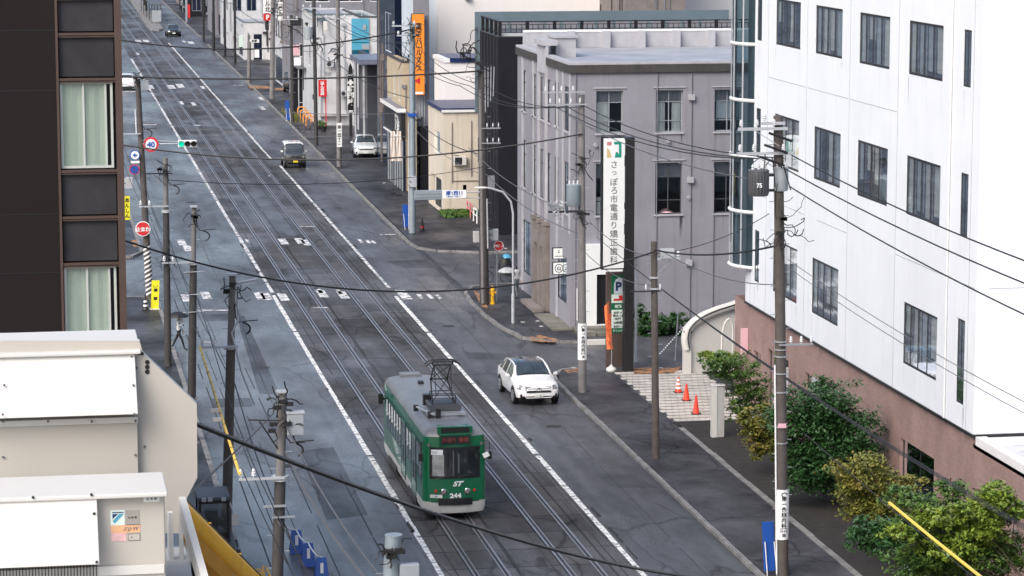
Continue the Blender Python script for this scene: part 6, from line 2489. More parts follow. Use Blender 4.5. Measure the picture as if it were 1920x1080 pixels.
def pole_ad(t, at, z0, z1, r, text='南一条脳内科', seedm='signwhite'):
    p = at((z0 + z1) / 2)
    n = 14
    b = MB()
    for i in range(n):
        a0 = RAD(180 + 180 * i / n)
        a1 = RAD(180 + 180 * (i + 1) / n)
        q = [(p.x + r * math.cos(a_), p.y + r * math.sin(a_)) for a_ in (a0, a1)]
        b.face([(*q[0], z0), (*q[1], z0), (*q[1], z1), (*q[0], z1)])
    o = b.build('wrapped_sign', 'signwhite', t, norm=False, smooth=True)
    fr = MB()
    fr.tube([(p.x - r, p.y, z0), (p.x - r * .9, p.y - r * .45, z0), (p.x, p.y - r - .003, z0), (p.x + r * .9, p.y - r * .45, z0), (p.x + r, p.y, z0)], .012, 4)
    fr.tube([(p.x - r, p.y, z1), (p.x - r * .9, p.y - r * .45, z1), (p.x, p.y - r - .003, z1), (p.x + r * .9, p.y - r * .45, z1), (p.x + r, p.y, z1)], .012, 4)
    fr.build('band', 'xformlt', o)
    hgt = z1 - z0
    yb_ = p.y - r - .004
    cs = hgt * .62 / 6.2
    lettering(o, text, (p.x, yb_, z0 + hgt * .56), min(cs * .86, r * 1.25), 'ink', vertical=True, pitch=cs / min(cs * .86, r * 1.25) * .92, bold=.03, t=.003)
    MB().tube([(p.x + r * .4 * math.cos(q * .4), yb_ - .004, z1 - hgt * .09 + r * .3 * math.sin(q * .4)) for q in range(12)], .014, 4).build('emblem', 'ink', o)
    a_ = MB()
    zz = z0 + hgt * .22
    a_.box(p.x - r * .55, p.x + r * .55, yb_, yb_ + .02, zz, zz + .02)
    for i in range(4):
        a_.box(p.x - r * .5 + i * r * .27, p.x - r * .5 + i * r * .27 + r * .16, yb_, yb_ + .02, zz - .10, zz - .04)
    a_.box(p.x - r * .2, p.x + r * .3, yb_, yb_ + .02, zz - .26, zz - .15)
    a_.build('small_lettering', 'greyink', o)
    return o


def signal_head(name, label, c, w, h, m='poleblue'):
    t = thing(name, label, 'signal', (c[0], c[1], c[2] - h / 2))
    MB().box(c[0] - w / 2, c[0] + w / 2, c[1] - .1, c[1] + .12, c[2] - h / 2, c[2] + h / 2).build('housing', m, t, bevel=.03)
    b = MB()
    for dz in (.02, h * .5 - .0):
        b.hexa([(c[0] - w / 2 - .22, c[1] - .08, c[2] - h / 2 + dz + h * .12), (c[0] - w / 2, c[1] - .08, c[2] - h / 2 + dz), (c[0] - w / 2, c[1] + .1, c[2] - h / 2 + dz), (c[0] - w / 2 - .22, c[1] + .1, c[2] - h / 2 + dz + h * .12),
                (c[0] - w / 2 - .2, c[1] - .08, c[2] - h / 2 + dz + h * .36), (c[0] - w / 2, c[1] - .08, c[2] - h / 2 + dz + h * .40), (c[0] - w / 2, c[1] + .1, c[2] - h / 2 + dz + h * .40), (c[0] - w / 2 - .2, c[1] + .1, c[2] - h / 2 + dz + h * .36)])
    b.build('hood', m, t)
    return t


RP = {}
# R1: near right pole with transformers
t, at, zt = pole('utility_pole', 'tall concrete utility pole with two transformers in front of the white office block', (23.6, 85.8, .115), (1459, 217), .19, .15, 'polebrown')
RP[1] = (t, at, zt)
z_ = lambda py, Y: PY(1460, py, Y).z
crossarm(t, at, z_(240, 85.8), -1.35, .25, (-1.25, -.75, -.2), m='galvpale')
crossarm(t, at, z_(286, 85.8), -1.40, .40, (-1.3, -.85, .1), m='galvpale')
crossarm(t, at, z_(230, 85.8), -.6, .15, (-.5,), m='galvpale', brace=False)
transformer(t, at, z_(342, 85.8), -.68, .66, .80, 'xform', '75')
transformer(t, at, z_(336, 85.8), .06, .46, .72, 'xformlt', None, ribs=False)
tangle(t, at, z_(425, 85.8), 12, .62, 3)
b = MB()
for k, (xa, za, xb, zb) in enumerate(((-.9, 13.2, -.6, 12.6), (-.5, 13.1, -.2, 12.6), (.0, 13.0, .3, 12.5))):
    b.tube([at(za) + Vector((xa, -.3, .3)), at(za) + Vector((xa * .6, -.35, .55)), at(zb) + Vector((xb, -.3, .1))], .02, 6)
for i in range(3):
    p = at(z_(300 - i * 22, 85.8)) + Vector((-.2 + i * .15, -.35, 0))
    b.tube([p + Vector((-.5, 0, .15)), p + Vector((.25, 0, -.12))], .045, 6)
b.build('jumper_cable', 'cable', t)
b = MB()
for py in (640, 655, 668, 700, 735, 800, 830):
    p = at(z_(py, 85.8))
    b.cyl(p - Vector((0, 0, .02)), p + Vector((0, 0, .02)), .205, n=14)
each(b, 'steel_band', 'galv', t)
crossarm(t, at, z_(645, 85.8), -.1, 1.0, (.28, .62, .95), brace=False, h=.05, isz=.8)
pole_ad(t, at, z_(1010, 85.8), z_(917, 85.8), .215)
MB().tube([at(.2) + Vector((-.22, -.08, 0)), at(7.0) + Vector((-.21, -.08, 0))], .03, 6).build('conduit', 'whitepaint', t)
MB().box(at(6).x - .14, at(6).x + .12, 85.56, 85.60, z_(800, 85.8), z_(792, 85.8)).build('number_tag', 'pinksign', t)
# R2
t, at, zt = pole('utility_pole', 'plain brown concrete pole rising in front of the paved court and cones', (23.62, 104.5, .115), (1226, 453), .15, .12, 'polebrown')
RP[2] = (t, at, zt)
zz = PY(1227, 470, 104.5).z
crossarm(t, at, PY(1227, 485, 104.5).z, .1, 1.0, (.35, .62, .92), dy=-.1, m='galvpale', brace=False)
MB().box(at(zz).x + .22, at(zz).x + .75, 104.3, 104.5, PY(1227, 484, 104.5).z, PY(1227, 466, 104.5).z).build('terminal_box', 'galvpale', t)
MB().beam(at(zz - 1.0), at(zz - .3) + Vector((.75, 0, 0)), .05, .03).build('arm_brace', 'galv', t)
zz = PY(1227, 545, 104.5).z
crossarm(t, at, zz, -.95, .25, (-.35, .2), dy=-.1, m='dark', brace=False, h=.05, isz=.7)
b = MB()
for py in (520, 541):
    p = at(PY(1227, py, 104.5).z)
    b.cyl(p - Vector((0, 0, .03)), p + Vector((0, 0, .03)), .18, n=12)
each(b, 'steel_band', 'galvpale', t)
# R3
t, at, zt = pole('utility_pole', 'grey concrete pole with blue grey transformer and white wrapped clinic sign before the grey building', (23.56, 118.8, .115), (1090, 178), .19, .14, 'pole')
RP[3] = (t, at, zt)
zf = lambda py: PY(1091, py, 118.8).z
transformer(t, at, zf(366), -.38, .60, .92, 'poleblue', None, ribs=False)
crossarm(t, at, zf(195), -1.5, .2, (-1.4, -1.0, -.5, -.1), brace=False, m='galv', h=.06, isz=.7)
crossarm(t, at, zf(172), -1.7, .1, (-1.6, -1.25, -.9, -.4), brace=False, m='galv', h=.06, isz=.8)
crossarm(t, at, zf(395), -1.5, 0, (-1.3, -.95), brace=False, m='dark')
tangle(t, at, zf(305), 8, .45, 5)
t2 = tangle(t, (lambda z: at(z) + Vector((-1.25, 0, 0))), zf(388), 9, .42, 15, m='galv', rad=.02)
tangle(t, at, zf(400), 6, .35, 16)
pole_ad(t, at, zf(674), zf(606), .20)
MB().tube([at(zf(600)) + Vector((-.24, -.1, 0)), at(zf(540)) + Vector((-.24, -.1, 0))], .022, 5).build('conduit', 'whitepaint', t)
# R4
t, at, zt = pole('utility_pole', 'stout dark concrete pole on the corner island carrying the overhead signal arm', (23.42, 144.6, .115), (904, 132), .25, .22, 'poledark')
RP[4] = (t, at, zt)
zf = lambda py: PY(906, py, 144.6).z
MB().tube([at(.2) + Vector((-.1, -.2, 0)), at(zt - 1) + Vector((-.14, -.16, 0))], .09, 8).build('front_duct', 'pole', t, smooth=True)
MB().tube([at(zf(465)) + Vector((.18, -.2, 0)), at(zf(372)) + Vector((.16, -.2, 0))], .04, 6).build('conduit', 'galvpale', t)
tangle(t, at, zf(122), 9, .6, 8)
tangle(t, (lambda z: at(z) + Vector((-.8, 0, 0))), zf(92), 7, .55, 9, rad=.03)
b = MB()
for k, dx in enumerate((-.95, -.45)):
    p = at(zf(105)) + Vector((dx, 0, 0))
    b.tube([p + Vector((.18 * math.cos(q * .5), 0, .35 * math.sin(q * .5) + .1)) for q in range(13)], .025, 5)
b.tube([at(zf(105)) + Vector((-1.1, 0, .1)), at(zf(135)) + Vector((.5, 0, 0))], .04, 6)
b.build('jumper_loop', 'cable', t)
for py in (240, 268):
    crossarm(t, at, zf(py), -.1, .9, (.2, .5, .8), brace=False, m='galv', h=.06, isz=.6)
b = MB()
for k in range(4):
    b.tube([at(zf(125)) + Vector((.12 + .16 * k, -.2, 0)), at(zf(210 - 10 * k)) + Vector((.12 + .14 * k, -.2, 0))], .03, 5)
b.build('vertical_cable', 'galv', t)
# signal arm over the road
za = zf(361)
x0, x1 = PY(777, 361, 144.4).x, PY(829, 361, 144.4).x
arm = MB().tube([at(za) + Vector((0, -.15, .05)), Vector((x0 + .1, 144.4, za + .05))], .035, 6)
arm.tube([at(za - .28) + Vector((0, -.15, 0)), Vector((x1 + .3, 144.4, za - .2))], .028, 6)
arm.build('signal_arm', 'galvpale', t)
sg = thing('traffic_signal', 'horizontal pale blue traffic signal seen from behind over the right lanes', 'signal', (x0, 144.3, za))
MB().box(x0, x1, 144.3, 144.5, za - .30, za + .20).build('housing', 'poleblue', sg, bevel=.03)
b = MB()
for i in range(3):
    xx = x0 + (x1 - x0) * (i + .5) / 3
    b.cyl((xx, 144.5, za - .02), (xx, 144.74, za - .05), .17, .19, n=16)
b.build('lens_hood', 'poleblue', sg)
MB().box(x0 + .06, x1 - .06, 144.27, 144.298, za + .03, za + .07).box(x0 + .06, x1 - .06, 144.27, 144.298, za - .13, za - .09).build('back_rib', 'xformlt', sg)
xa, xb = PY(829, 361, 144.2).x, PY(874, 361, 144.2).x
ns = thing('street_name_sign', 'white street name plate hanging on the signal arm over the right lanes', 'sign', (xa, 144.2, za - .22))
MB().box(xa, xb, 144.2, 144.23, za - .22, za + .20).build('sign_face', 'signwhite', ns)
lettering(ns, '南1西11', ((xa + xb) / 2, 144.19, za + .05), .22, 'signblue', bold=.03)
lettering(ns, 'Minami 1 Nishi 11', ((xa + xb) / 2, 144.19, za - .13), .085, 'signblue', bold=.01)
p = PY(929, 440, 144.8)
signal_head('pedestrian_signal', 'grey pedestrian signal beside the stout corner pole, seen from the side', (p.x, 144.8, p.z), .30, .62, 'xformlt')
MB().tube([at(p.z + .15), (p.x, 144.8, p.z + .15)], .025, 6).tube([at(p.z - .15), (p.x, 144.8, p.z - .15)], .025, 6).build('signal_bracket', 'galvpale', t)
p = PY(935, 461, 145.2)
rs = thing('stop_sign', 'round red sign with white lettering on a thin post by the corner pole', 'sign', (p.x, 145.2, .115))
MB().cyl((p.x, 145.2, p.z), (p.x, 145.22, p.z), .27, n=28).build('rim', 'signwhite', rs)
MB().cyl((p.x, 145.19, p.z), (p.x, 145.198, p.z), .24, n=28).build('sign_face', 'signred', rs)
lettering(rs, '車両進入', (p.x, 145.183, p.z), .12, 'signwhite', bold=.05)
MB().cyl((p.x - .08, 145.26, .115), (p.x - .08, 145.26, p.z + .2), .035, n=8).build('post', 'galv', rs)
# R5
t, at, zt = pole('utility_pole', 'pale blue grey steel pole with tangled cable joints in front of the orange banner sign', (23.75, 174.9, .115), (773, 42), .23, .17, 'poleblue')
RP[5] = (t, at, zt)
zf = lambda py: PY(773, py, 174.9).z
tangle(t, at, zf(60), 10, .6, 21)
crossarm(t, at, zf(48), -1.3, .3, (-1.2, -.6, .1), brace=False, m='galvpale', isz=1.2)
crossarm(t, at, zf(66), -1.0, .3, (-.9, -.3), brace=False, m='galvpale', isz=1.2)
b = MB()
b.tube([at(zf(75)) + Vector((-.35, -.2, 0)), at(zf(100)) + Vector((-.5, -.2, 0)), at(zf(130)) + Vector((-.9, -.2, 0))], .02, 5)
b.tube([at(zf(70)) + Vector((.5, -.2, 0)), at(zf(95)) + Vector((.6, -.2, 0)), at(zf(125)) + Vector((.2, -.2, 0)), at(zf(140)) + Vector((0, -.2, 0))], .02, 5)
b.build('jumper_cable', 'cable', t)
p = PY(777, 341, 174.5)
signal_head('pedestrian_signal', 'pale pedestrian signal fixed to the blue grey pole before the cream house', (p.x, 174.6, p.z), .32, .70, 'galvpale')
MB().box(at(2).x - .25, at(2).x + .25, 174.6, 175.2, zf(218), zf(212)).build('steel_band', 'signblue', t)
MB().tube([at(.3) + Vector((-.22, -.1, 0)), at(zf(230)) + Vector((-.22, -.1, 0))], .05, 6).build('conduit', 'galvpale', t)
# R6..R13
specs = [
    ('pale pole with a vertical address plate by the white shop building', (23.7, 216.3, .115), (633, -20), .19, .15, 'pole'),
    ('dark pole immediately left of the red banner sign', (23.72, 233.8, .115), (588, -25), .17, .14, 'poledark'),
    ('dark pole standing beside the far blue board', (23.91, 257, .115), (546, 28), .16, .13, 'poledark'),
    ('thick pale pole below the red P sign', (24.4, 284, .115), (512, -15), .26, .22, 'pole'),
    ('short pale pole with a small box at the orange tactile patch', (23.86, 306.5, .115), (467, 78), .22, .20, 'pole'),
    ('black pole, rightmost of the far cluster', (25.6, 335, .115), (441, -20), .16, .14, 'black'),
    ('black pole, second from the right of the far cluster', (24.9, 345, .115), (422, -20), .16, .14, 'black'),
    ('black pole, third from the right of the far cluster', (24.6, 365, .115), (401, -20), .20, .15, 'black'),
    ('black pole at the kerb corner of the distant crossing', (24.9, 383, .115), (382, -20), .16, .14, 'black'),
    ('pale green pole at the far side of the distant crossing', (26.4, 402, .115), (350, -20), .18, .16, 'poleblue'),
]
for i, (lb, bs_, tp, r0, r1, m_) in enumerate(specs):
    if i >= 5:
        g0 = G(tp[0], (119, 106, 96, 79, 42)[i - 5], .115)
        bs_ = (g0.x, g0.y, .115)
        tp = (tp[0] - 1, -20)
    t, at, zt = pole('utility_pole', lb, bs_, tp, r0, r1, m_, group='utility poles along the right pavement')
    RP[6 + i] = (t, at, zt)
    if i < 5:
        rr_ = random.Random(40 + i)
        zc = PY(tp[0], 60 + 20 * i, bs_[1]).z
        if i not in (4,):
            crossarm(t, at, min(zt - .4, 11.5), -1.0, .6, (-.9, -.3, .5), brace=False, m='galvpale', isz=1.3)
            tangle(t, at, min(zt - .8, 9.0), 7, .7, 60 + i, rad=.03)
    else:
        crossarm(t, at, 9.0, -.9, .5, (-.7, .4), brace=False, m='galv', isz=1.4)
t, at, zt = RP[6]
zf = lambda py: PY(635, py, 216.3).z
o = MB().box(at(3).x - .20, at(3).x + .20, 216.0, 216.05, zf(275), zf(230)).build('address_plate', 'signwhite', t)
lettering(o, '南一西十二', (at(3).x, 215.99, zf(252)), .26, 'ink', vertical=True, pitch=1.0, bold=.02)
t, at, zt = RP[7]
transformer(t, at, PY(590, 62, 233.8).z, -.5, .75, 1.0, 'xformlt', None, ribs=False)
t, at, zt = RP[9]
MB().tube([at(4.9), at(5.6) + Vector((.6, 0, 0)), at(5.4) + Vector((1.6, 0, 0))], .05, 6).build('lamp_arm', 'galvpale', t)
for y in (470, 490):
    t_, _a, _z = pole('utility_pole', 'dark pole on the tram platform at the top of the street' if y == 470 else 'thin dark pole behind the platform pole at the top of the street', (19.9 if y == 470 else 20.4, y, .25), (272, -30), .2, .15, 'black')
# left side poles
LP = {}
lspec = [
    ('L1', 'leaning pole with traffic signs, striped at its foot, by the yellow board', (6.22, 149.4, .115), (258, 148), .20, .13, None, 'polebrown'),
    ('L2', 'dark pole with a collar directly left of the walker with the black umbrella', (6.13, 128.6, .115), (310, 296), .17, .12, 7.25, 'poledark'),
    ('L3', 'pole with a curled cable between the walker and the yellow wire guard', (6.15, 111.0, .115), (364, 388), .18, .10, 7.25, 'poledark'),
    ('L4', 'pole with tangled joints whose arm carries the upper end of the yellow wire guard', (6.15, 91.5, .115), (436, 516), .18, .12, 7.1, 'polebrown'),
    ('L5', 'pole with a pale cabinet whose arm carries the lower end of the yellow wire guard', (6.15, 73.5, .115), (530, 735), .17, .13, 6.55, 'poledark'),
    ('L6', 'pale grey pole top with a cabinet at the bottom edge left of the white line', (6.4, 54.6, .115), (738, 1005), .19, .17, None, 'poleblue'),
]
for k, lb, bs_, tp, r0, r1, cap, m_ in lspec:
    LP[k] = pole('utility_pole', lb, bs_, tp, r0, r1, m_, cap=cap, uppm='pole', group=None)


def hook(t, at, z, s=1, r=.38, rad=.03):
    b = MB()
    c = at(z) + Vector((.1, -.15, 0))
    b.tube([c + Vector((0, 0, .55)), c + Vector((.02, 0, .1)), c + Vector((.12, 0, -.02))], rad * .7, 6)
    b.tube([c + Vector((.12 + r * s * math.sin(q * math.pi / 10), 0, -.05 - r * .6 + r * .6 * math.cos(q * math.pi / 10))) for q in range(1, 9)], rad, 6)
    b.tube([c + Vector((.1, 0, -.05)), c + Vector((.75, 0, -.0))], rad * .6, 5)
    return b.build('hanging_cable', 'cable', t)


t, at, zt = LP['L1']
zf = lambda py: PY(262, py, 149.4).z
hook(t, at, zf(240))
crossarm(t, at, zf(250), -1.2, 0, (), m='galvpale', brace=False, h=.06)
MB().box(at(11).x + .12, at(11).x + .52, 149.1, 149.3, zf(168), zf(150)).build('switch_box', 'xformlt', t)
tangle(t, at, zf(150), 7, .4, 31)
MB().tube([at(zf(250)) + Vector((-.22, -.1, 0)), at(zf(205)) + Vector((-.22, -.1, 0))], .03, 6).build('conduit', 'signwhite', t)
b = MB()     # diagonal stripes on the foot
za_, zb_ = .3, zf(470)
k = 0
z = za_
while z < zb_:
    p0_, p1_ = at(z), at(z + .22)
    pts = []
    for q in range(7):
        a_ = RAD(195 + 25 * q)
        base_ = at(z + .045 * q)
        pts.append((base_ + Vector((.205 * math.cos(a_), .205 * math.sin(a_), 0)), base_ + Vector((.205 * math.cos(a_), .205 * math.sin(a_), .10))))
    for u_, v_ in zip(pts, pts[1:]):
        b.face([u_[0], v_[0], v_[1], u_[1]])
    z += .24
b.build('warning_stripe', 'signwhite', t, norm=False)
p = PY(287, 270, 149.2)
ss = thing('speed_sign', 'round 40 speed limit sign with red ring beside the left hand signal', 'sign', (p.x - .1, 149.1, 8.0))
c = PY(283, 271, 149.1)
MB().cyl((c.x, 149.1, c.z), (c.x, 149.13, c.z), .40, n=32).build('sign_rim', 'signred', ss)
MB().cyl((c.x, 149.085, c.z), (c.x, 149.099, c.z), .29, n=32).build('sign_face', 'signwhite', ss)
lettering(ss, '40', (c.x, 149.08, c.z), .33, 'signblue', bold=.05)
za = PY(335, 270, 149.0).z
xs0, xs1 = PY(334, 270, 149.0).x, PY(369, 270, 149.0).x
MB().tube([at(za) + Vector((0, -.1, 0)), (xs0 + .02, 149.1, za)], .035, 6).tube([at(za + .2) + Vector((0, -.1, 0)), (xs0 + .02, 149.1, za + .12)], .02, 6).build('signal_arm', 'galv', t)
sl = thing('traffic_signal', 'horizontal white traffic signal showing green beside the 40 sign', 'signal', (xs0, 149.0, za))
MB().box(xs0, xs1, 149.0, 149.2, za - .19, za + .19).build('housing', 'signwhite', sl, bevel=.03)
for i in range(3):
    xx = xs0 + (xs1 - xs0) * (i + .5) / 3
    ln = MB().cyl((xx, 149.0, za), (xx, 148.96, za), .145, n=20).build('lens', mat('signal_green', (.0, .45, .28), .3, emit=.9) if i == 0 else 'ink', sl)
    hd = MB()
    pts = [(xx + .16 * math.cos(RAD(a_)), za + .16 * math.sin(RAD(a_))) for a_ in range(0, 181, 20)]
    for (xa_, z1_), (xb_, z2_) in zip(pts, pts[1:]):
        hd.face([(xa_, 149.0, z1_), (xb_, 149.0, z2_), (xb_, 148.8, z2_ - .02), (xa_, 148.8, z1_ - .02)])
    hd.build('visor', 'dark', ln, norm=False)
for (px, py, kind) in ((253, 291, 0), (252, 318, 1)):
    c = PY(px, py, 149.1)
    sN = thing('road_sign', ('round white and blue arrow sign under the 40 sign', 'round blue no parking sign with red ring and slash')[kind], 'sign', (c.x, 149.1, c.z - .28))
    MB().cyl((c.x, 149.1, c.z), (c.x, 149.13, c.z), .27, n=28).build('sign_rim', ('signblue', 'signred')[kind], sN)
    MB().cyl((c.x, 149.085, c.z), (c.x, 149.099, c.z), .22, n=28).build('sign_face', ('signwhite', 'signblue')[kind], sN)
    if kind:
        MB().beam((c.x - .15, 149.08, c.z + .15), (c.x + .15, 149.08, c.z - .15), .006, .06, up=(0, 1, 0)).build('slash', 'signred', sN)
    else:
        MB().prism([(c.x - .13, 149.082, c.z), (c.x + .02, 149.082, c.z + .12), (c.x + .02, 149.082, c.z + .05), (c.x + .12, 149.082, c.z + .02), (c.x + .12, 149.082, c.z - .05), (c.x + .02, 149.082, c.z - .05), (c.x + .02, 149.082, c.z - .12)], (0, -.006, 0)).build('arrow', 'signblue', sN)
        MB().box(c.x - .24, c.x + .24, 149.08, 149.1, c.z - .42, c.z - .30).build('hours_plate', 'signwhite', sN)
c = PY(243, 343, 149.6)
signal_head('pedestrian_signal', 'pale pedestrian signal at the left edge of the view under the round signs', (c.x, 149.6, c.z), .36, .62, 'galvpale')
c = PY(268, 429, 149.0)
rs = thing('bus_lane_sign', 'round red sign with white writing on the striped pole', 'sign', (c.x, 149.0, c.z - .4))
MB().cyl((c.x, 149.0, c.z), (c.x, 149.03, c.z), .40, n=30).build('sign_rim', 'signwhite', rs)
MB().cyl((c.x, 148.985, c.z), (c.x, 148.999, c.z), .355, n=30).build('sign_face', 'signred', rs)
lettering(rs, '止まれ', (c.x, 148.975, c.z - .02), .22, 'signwhite', bold=.05)
c0, c1 = PY(233, 368, 152), PY(244, 412, 152)
yb1 = thing('hanging_sign', 'yellow vertical signboard with black writing at the left edge near the round red sign', 'sign', (c0.x, 152, c1.z))
MB().box(c0.x, c1.x, 152, 152.1, c1.z, c0.z).build('sign_face', 'yellow', yb1)
lettering(yb1, 'あんしん', ((c0.x + c1.x) / 2, 151.99, (c0.z + c1.z) / 2), .22, 'ink', vertical=True, pitch=1.1, bold=.02)
MB().box(c0.x - .3, c0.x - .01, 152.03, 152.07, c0.z - .1, c0.z - .05).build('bracket', 'dark', yb1)
g0 = G(290, 584)
yb2 = thing('standing_sign', 'tall yellow board with black squares standing at the foot of the striped pole', 'sign', (g0.x, g0.y, .115))
zt_ = PY(290, 526, g0.y).z
MB().hexa([(g0.x - .20, g0.y - .1, .17), (g0.x + .20, g0.y - .1, .17), (g0.x + .20, g0.y - .05, .17), (g0.x - .20, g0.y - .05, .17), (g0.x - .12, g0.y + .0, zt_), (g0.x + .28, g0.y + .0, zt_), (g0.x + .28, g0.y + .05, zt_), (g0.x - .12, g0.y + .05, zt_)]).build('board', 'yellow', yb2)
b = MB()
for f_ in (.36, .66):
    xx, zz = g0.x + .02 + .08 * f_, .17 + (zt_ - .17) * f_
    b.box(xx - .09, xx + .09, g0.y - .112 + .1 * f_, g0.y - .103 + .1 * f_, zz - .08, zz + .08)
b.build('black_mark', 'ink', yb2)
MB().tube([(g0.x + .06 + .10 * math.cos(RAD(a_)), g0.y - .02, zt_ - .25 + .12 * math.sin(RAD(a_))) for a_ in range(180, 361, 20)], .014, 4).build('arc_mark', 'ink', yb2)
MB().box(g0.x - .26, g0.x + .26, g0.y - .25, g0.y + .15, .115, .17).build('base', 'acwhite', yb2, bevel=.02)


def cone(name, label, x, y, z0, h, m, band='signwhite', base='black', stripes=0, group=None):
    t = thing(name, label, 'traffic cone', (x, y, z0), group)
    MB().box(x - .19, x + .19, y - .19, y + .19, z0, z0 + .035).build('base', base, t, bevel=.01)
    MB().lathe([(.15, .036), (.14, .06), (.035, h), (.02, h + .01)], (x, y, z0), 18).build('body', m, t, smooth=True)
    for i in range(stripes):
        f = (.25, .5, .75)[i]
        r_ = .14 + (.035 - .14) * f
        MB().lathe([(r_ + .012, h * f - .0), (r_ - .002, h * f + .10)], (x, y, z0), 18).build('reflective_band', band, t, smooth=True)
    return t


g0 = G(273, 586)
cone('traffic_cone', 'black cone with a white band at the foot of the striped pole', g0.x, g0.y, .115, .85, 'dark', stripes=2)
g0 = G(1272, 736, .12)
cone('traffic_cone', 'red cone with white bands, farthest of the three on the pale pavers', g0.x, g0.y, .122, .68, 'coneo', stripes=3)
g0 = G(1287, 751, .12)
cone('traffic_cone', 'plain red cone in the middle of the three on the pale pavers', g0.x, g0.y, .122, .72, 'coneo')
g0 = G(1305, 776, .12)
cone('traffic_cone', 'plain red cone nearest of the three on the pale pavers', g0.x, g0.y, .122, .78, 'coneo')
g0 = G(803, 437)
cone('bollard', 'small dark bollard with red band at the foot of the blue grey pole', 24.5, 175.8, .115, .75, 'ink', stripes=1, band='red')
t, at, zt = LP['L2']
crossarm(t, at, 7.5, -1.25, .1, (-1.15, -.75), brace=False, m='galvpale', h=.06)
crossarm(t, at, 9.0, -.9, .3, (), brace=True, m='dark', h=.05)
tangle(t, at, 9.2, 8, .35, 51)
hook(t, at, 8.5)
tangle(t, at, 5.1, 10, .35, 52)
t, at, zt = LP['L3']
crossarm(t, at, 7.3, -1.25, .1, (-1.15, -.80), brace=False, m='galvpale', h=.06)
MB().box(at(9.3).x - .16, at(9.3).x + .12, 110.8, 111.1, zt, zt + .06).build('pole_cap', 'galvpale', t)
tangle(t, at, zt - .35, 6, .25, 53)
hook(t, at, 8.6)
b = MB()
for dz in (-.3, -1.2, -1.9):
    b.tube([at(7.2 + dz) + Vector((-.4, -.2, 0)), at(7.2 + dz) + Vector((.45, -.2, .03))], .018, 5)
each(b, 'step_rod', 'galv', t)
t, at, zt = LP['L4']
crossarm(t, at, 7.15, -1.05, .1, (-.95, -.6), brace=False, m='galvpale', h=.06)
MB().box(at(zt).x - .18, at(zt).x + .14, 91.3, 91.6, zt, zt + .06).build('pole_cap', 'galvpale', t)
tangle(t, at, zt - .4, 9, .32, 54)
MB().tube([at(zt - .25) + Vector((.1, -.1, 0)), at(zt - .15) + Vector((.8, -.1, .02))], .04, 6).build('lamp_arm', 'galvpale', t)
hook(t, at, 8.0)
b = MB()
b.tube([at(zt - .7) + Vector((.15, -.2, 0)), at(8) + Vector((.2, -.22, 0)), at(7.6) + Vector((.0, -.25, 0)), at(6.3) + Vector((.35, -.2, 0)), at(5.2) + Vector((.8, -.2, 0))], .035, 6)
b.build('riser_cable', 'galvpale', t)
t, at, zt = LP['L5']
MB().box(at(8).x + .12, at(8).x + .56, 73.2, 73.45, PY(560, 812, 73.5).z, PY(560, 772, 73.5).z).build('cabinet', 'xformlt', t, bevel=.015)
MB().box(at(8).x + .10, at(8).x + .58, 73.18, 73.47, PY(560, 771.5, 73.5).z, PY(560, 768, 73.5).z).build('cabinet_lid', 'galvpale', t)
crossarm(t, at, 6.6, -1.12, .1, (-1.05, -.72), brace=False, m='galvpale', h=.06)
crossarm(t, at, PY(530, 945, 73.5).z, -.45, .15, (), brace=True, m='galv', h=.05)
crossarm(t, at, PY(530, 966, 73.5).z, -.2, .4, (), brace=False, m='galv', h=.04)
MB().box(at(zt).x - .18, at(zt).x + .14, 73.3, 73.6, zt, zt + .05).build('pole_cap', 'galvpale', t)
tangle(t, at, zt - .25, 10, .28, 55)
tangle(t, at, zt - .9, 6, .22, 56)
hook(t, at, PY(530, 825, 73.5).z, r=.34)
b = MB()
b.tube([at(8.0) + Vector((.2, -.15, 0)), at(7.8) + Vector((.25, -.2, 0)), at(7.55) + Vector((.35, -.2, 0)), at(7.55) + Vector((.6, -.2, 0))], .035, 6)
b.tube([at(zt - .7) + Vector((-.9, -.1, 0)), at(zt - .75) + Vector((0, -.1, 0)), at(zt - 1.6) + Vector((.0, -.1, 0))], .02, 5)
b.tube([at(zt - .75) + Vector((-.6, -.1, 0)), at(zt - 1.5) + Vector((-.1, -.1, 0))], .02, 5)
b.build('riser_cable', 'cable', t)
t, at, zt = LP['L6']
MB().box(at(9).x + .12, at(9).x + .50, 54.3, 54.5, 8.2, PY(770, 1052, 54.6).z).build('cabinet', 'xformlt', t, bevel=.015)
tangle(t, at, zt - .25, 8, .2, 57)
MB().cyl(at(zt), at(zt) + Vector((0, 0, .03)), .18, n=14).build('pole_cap', 'poleblue', t)

# ------------------------------------------------------------------ wires
def V(t, z, dx=0, dy=-.22):
    return t[1](z) + Vector((dx, dy, 0))


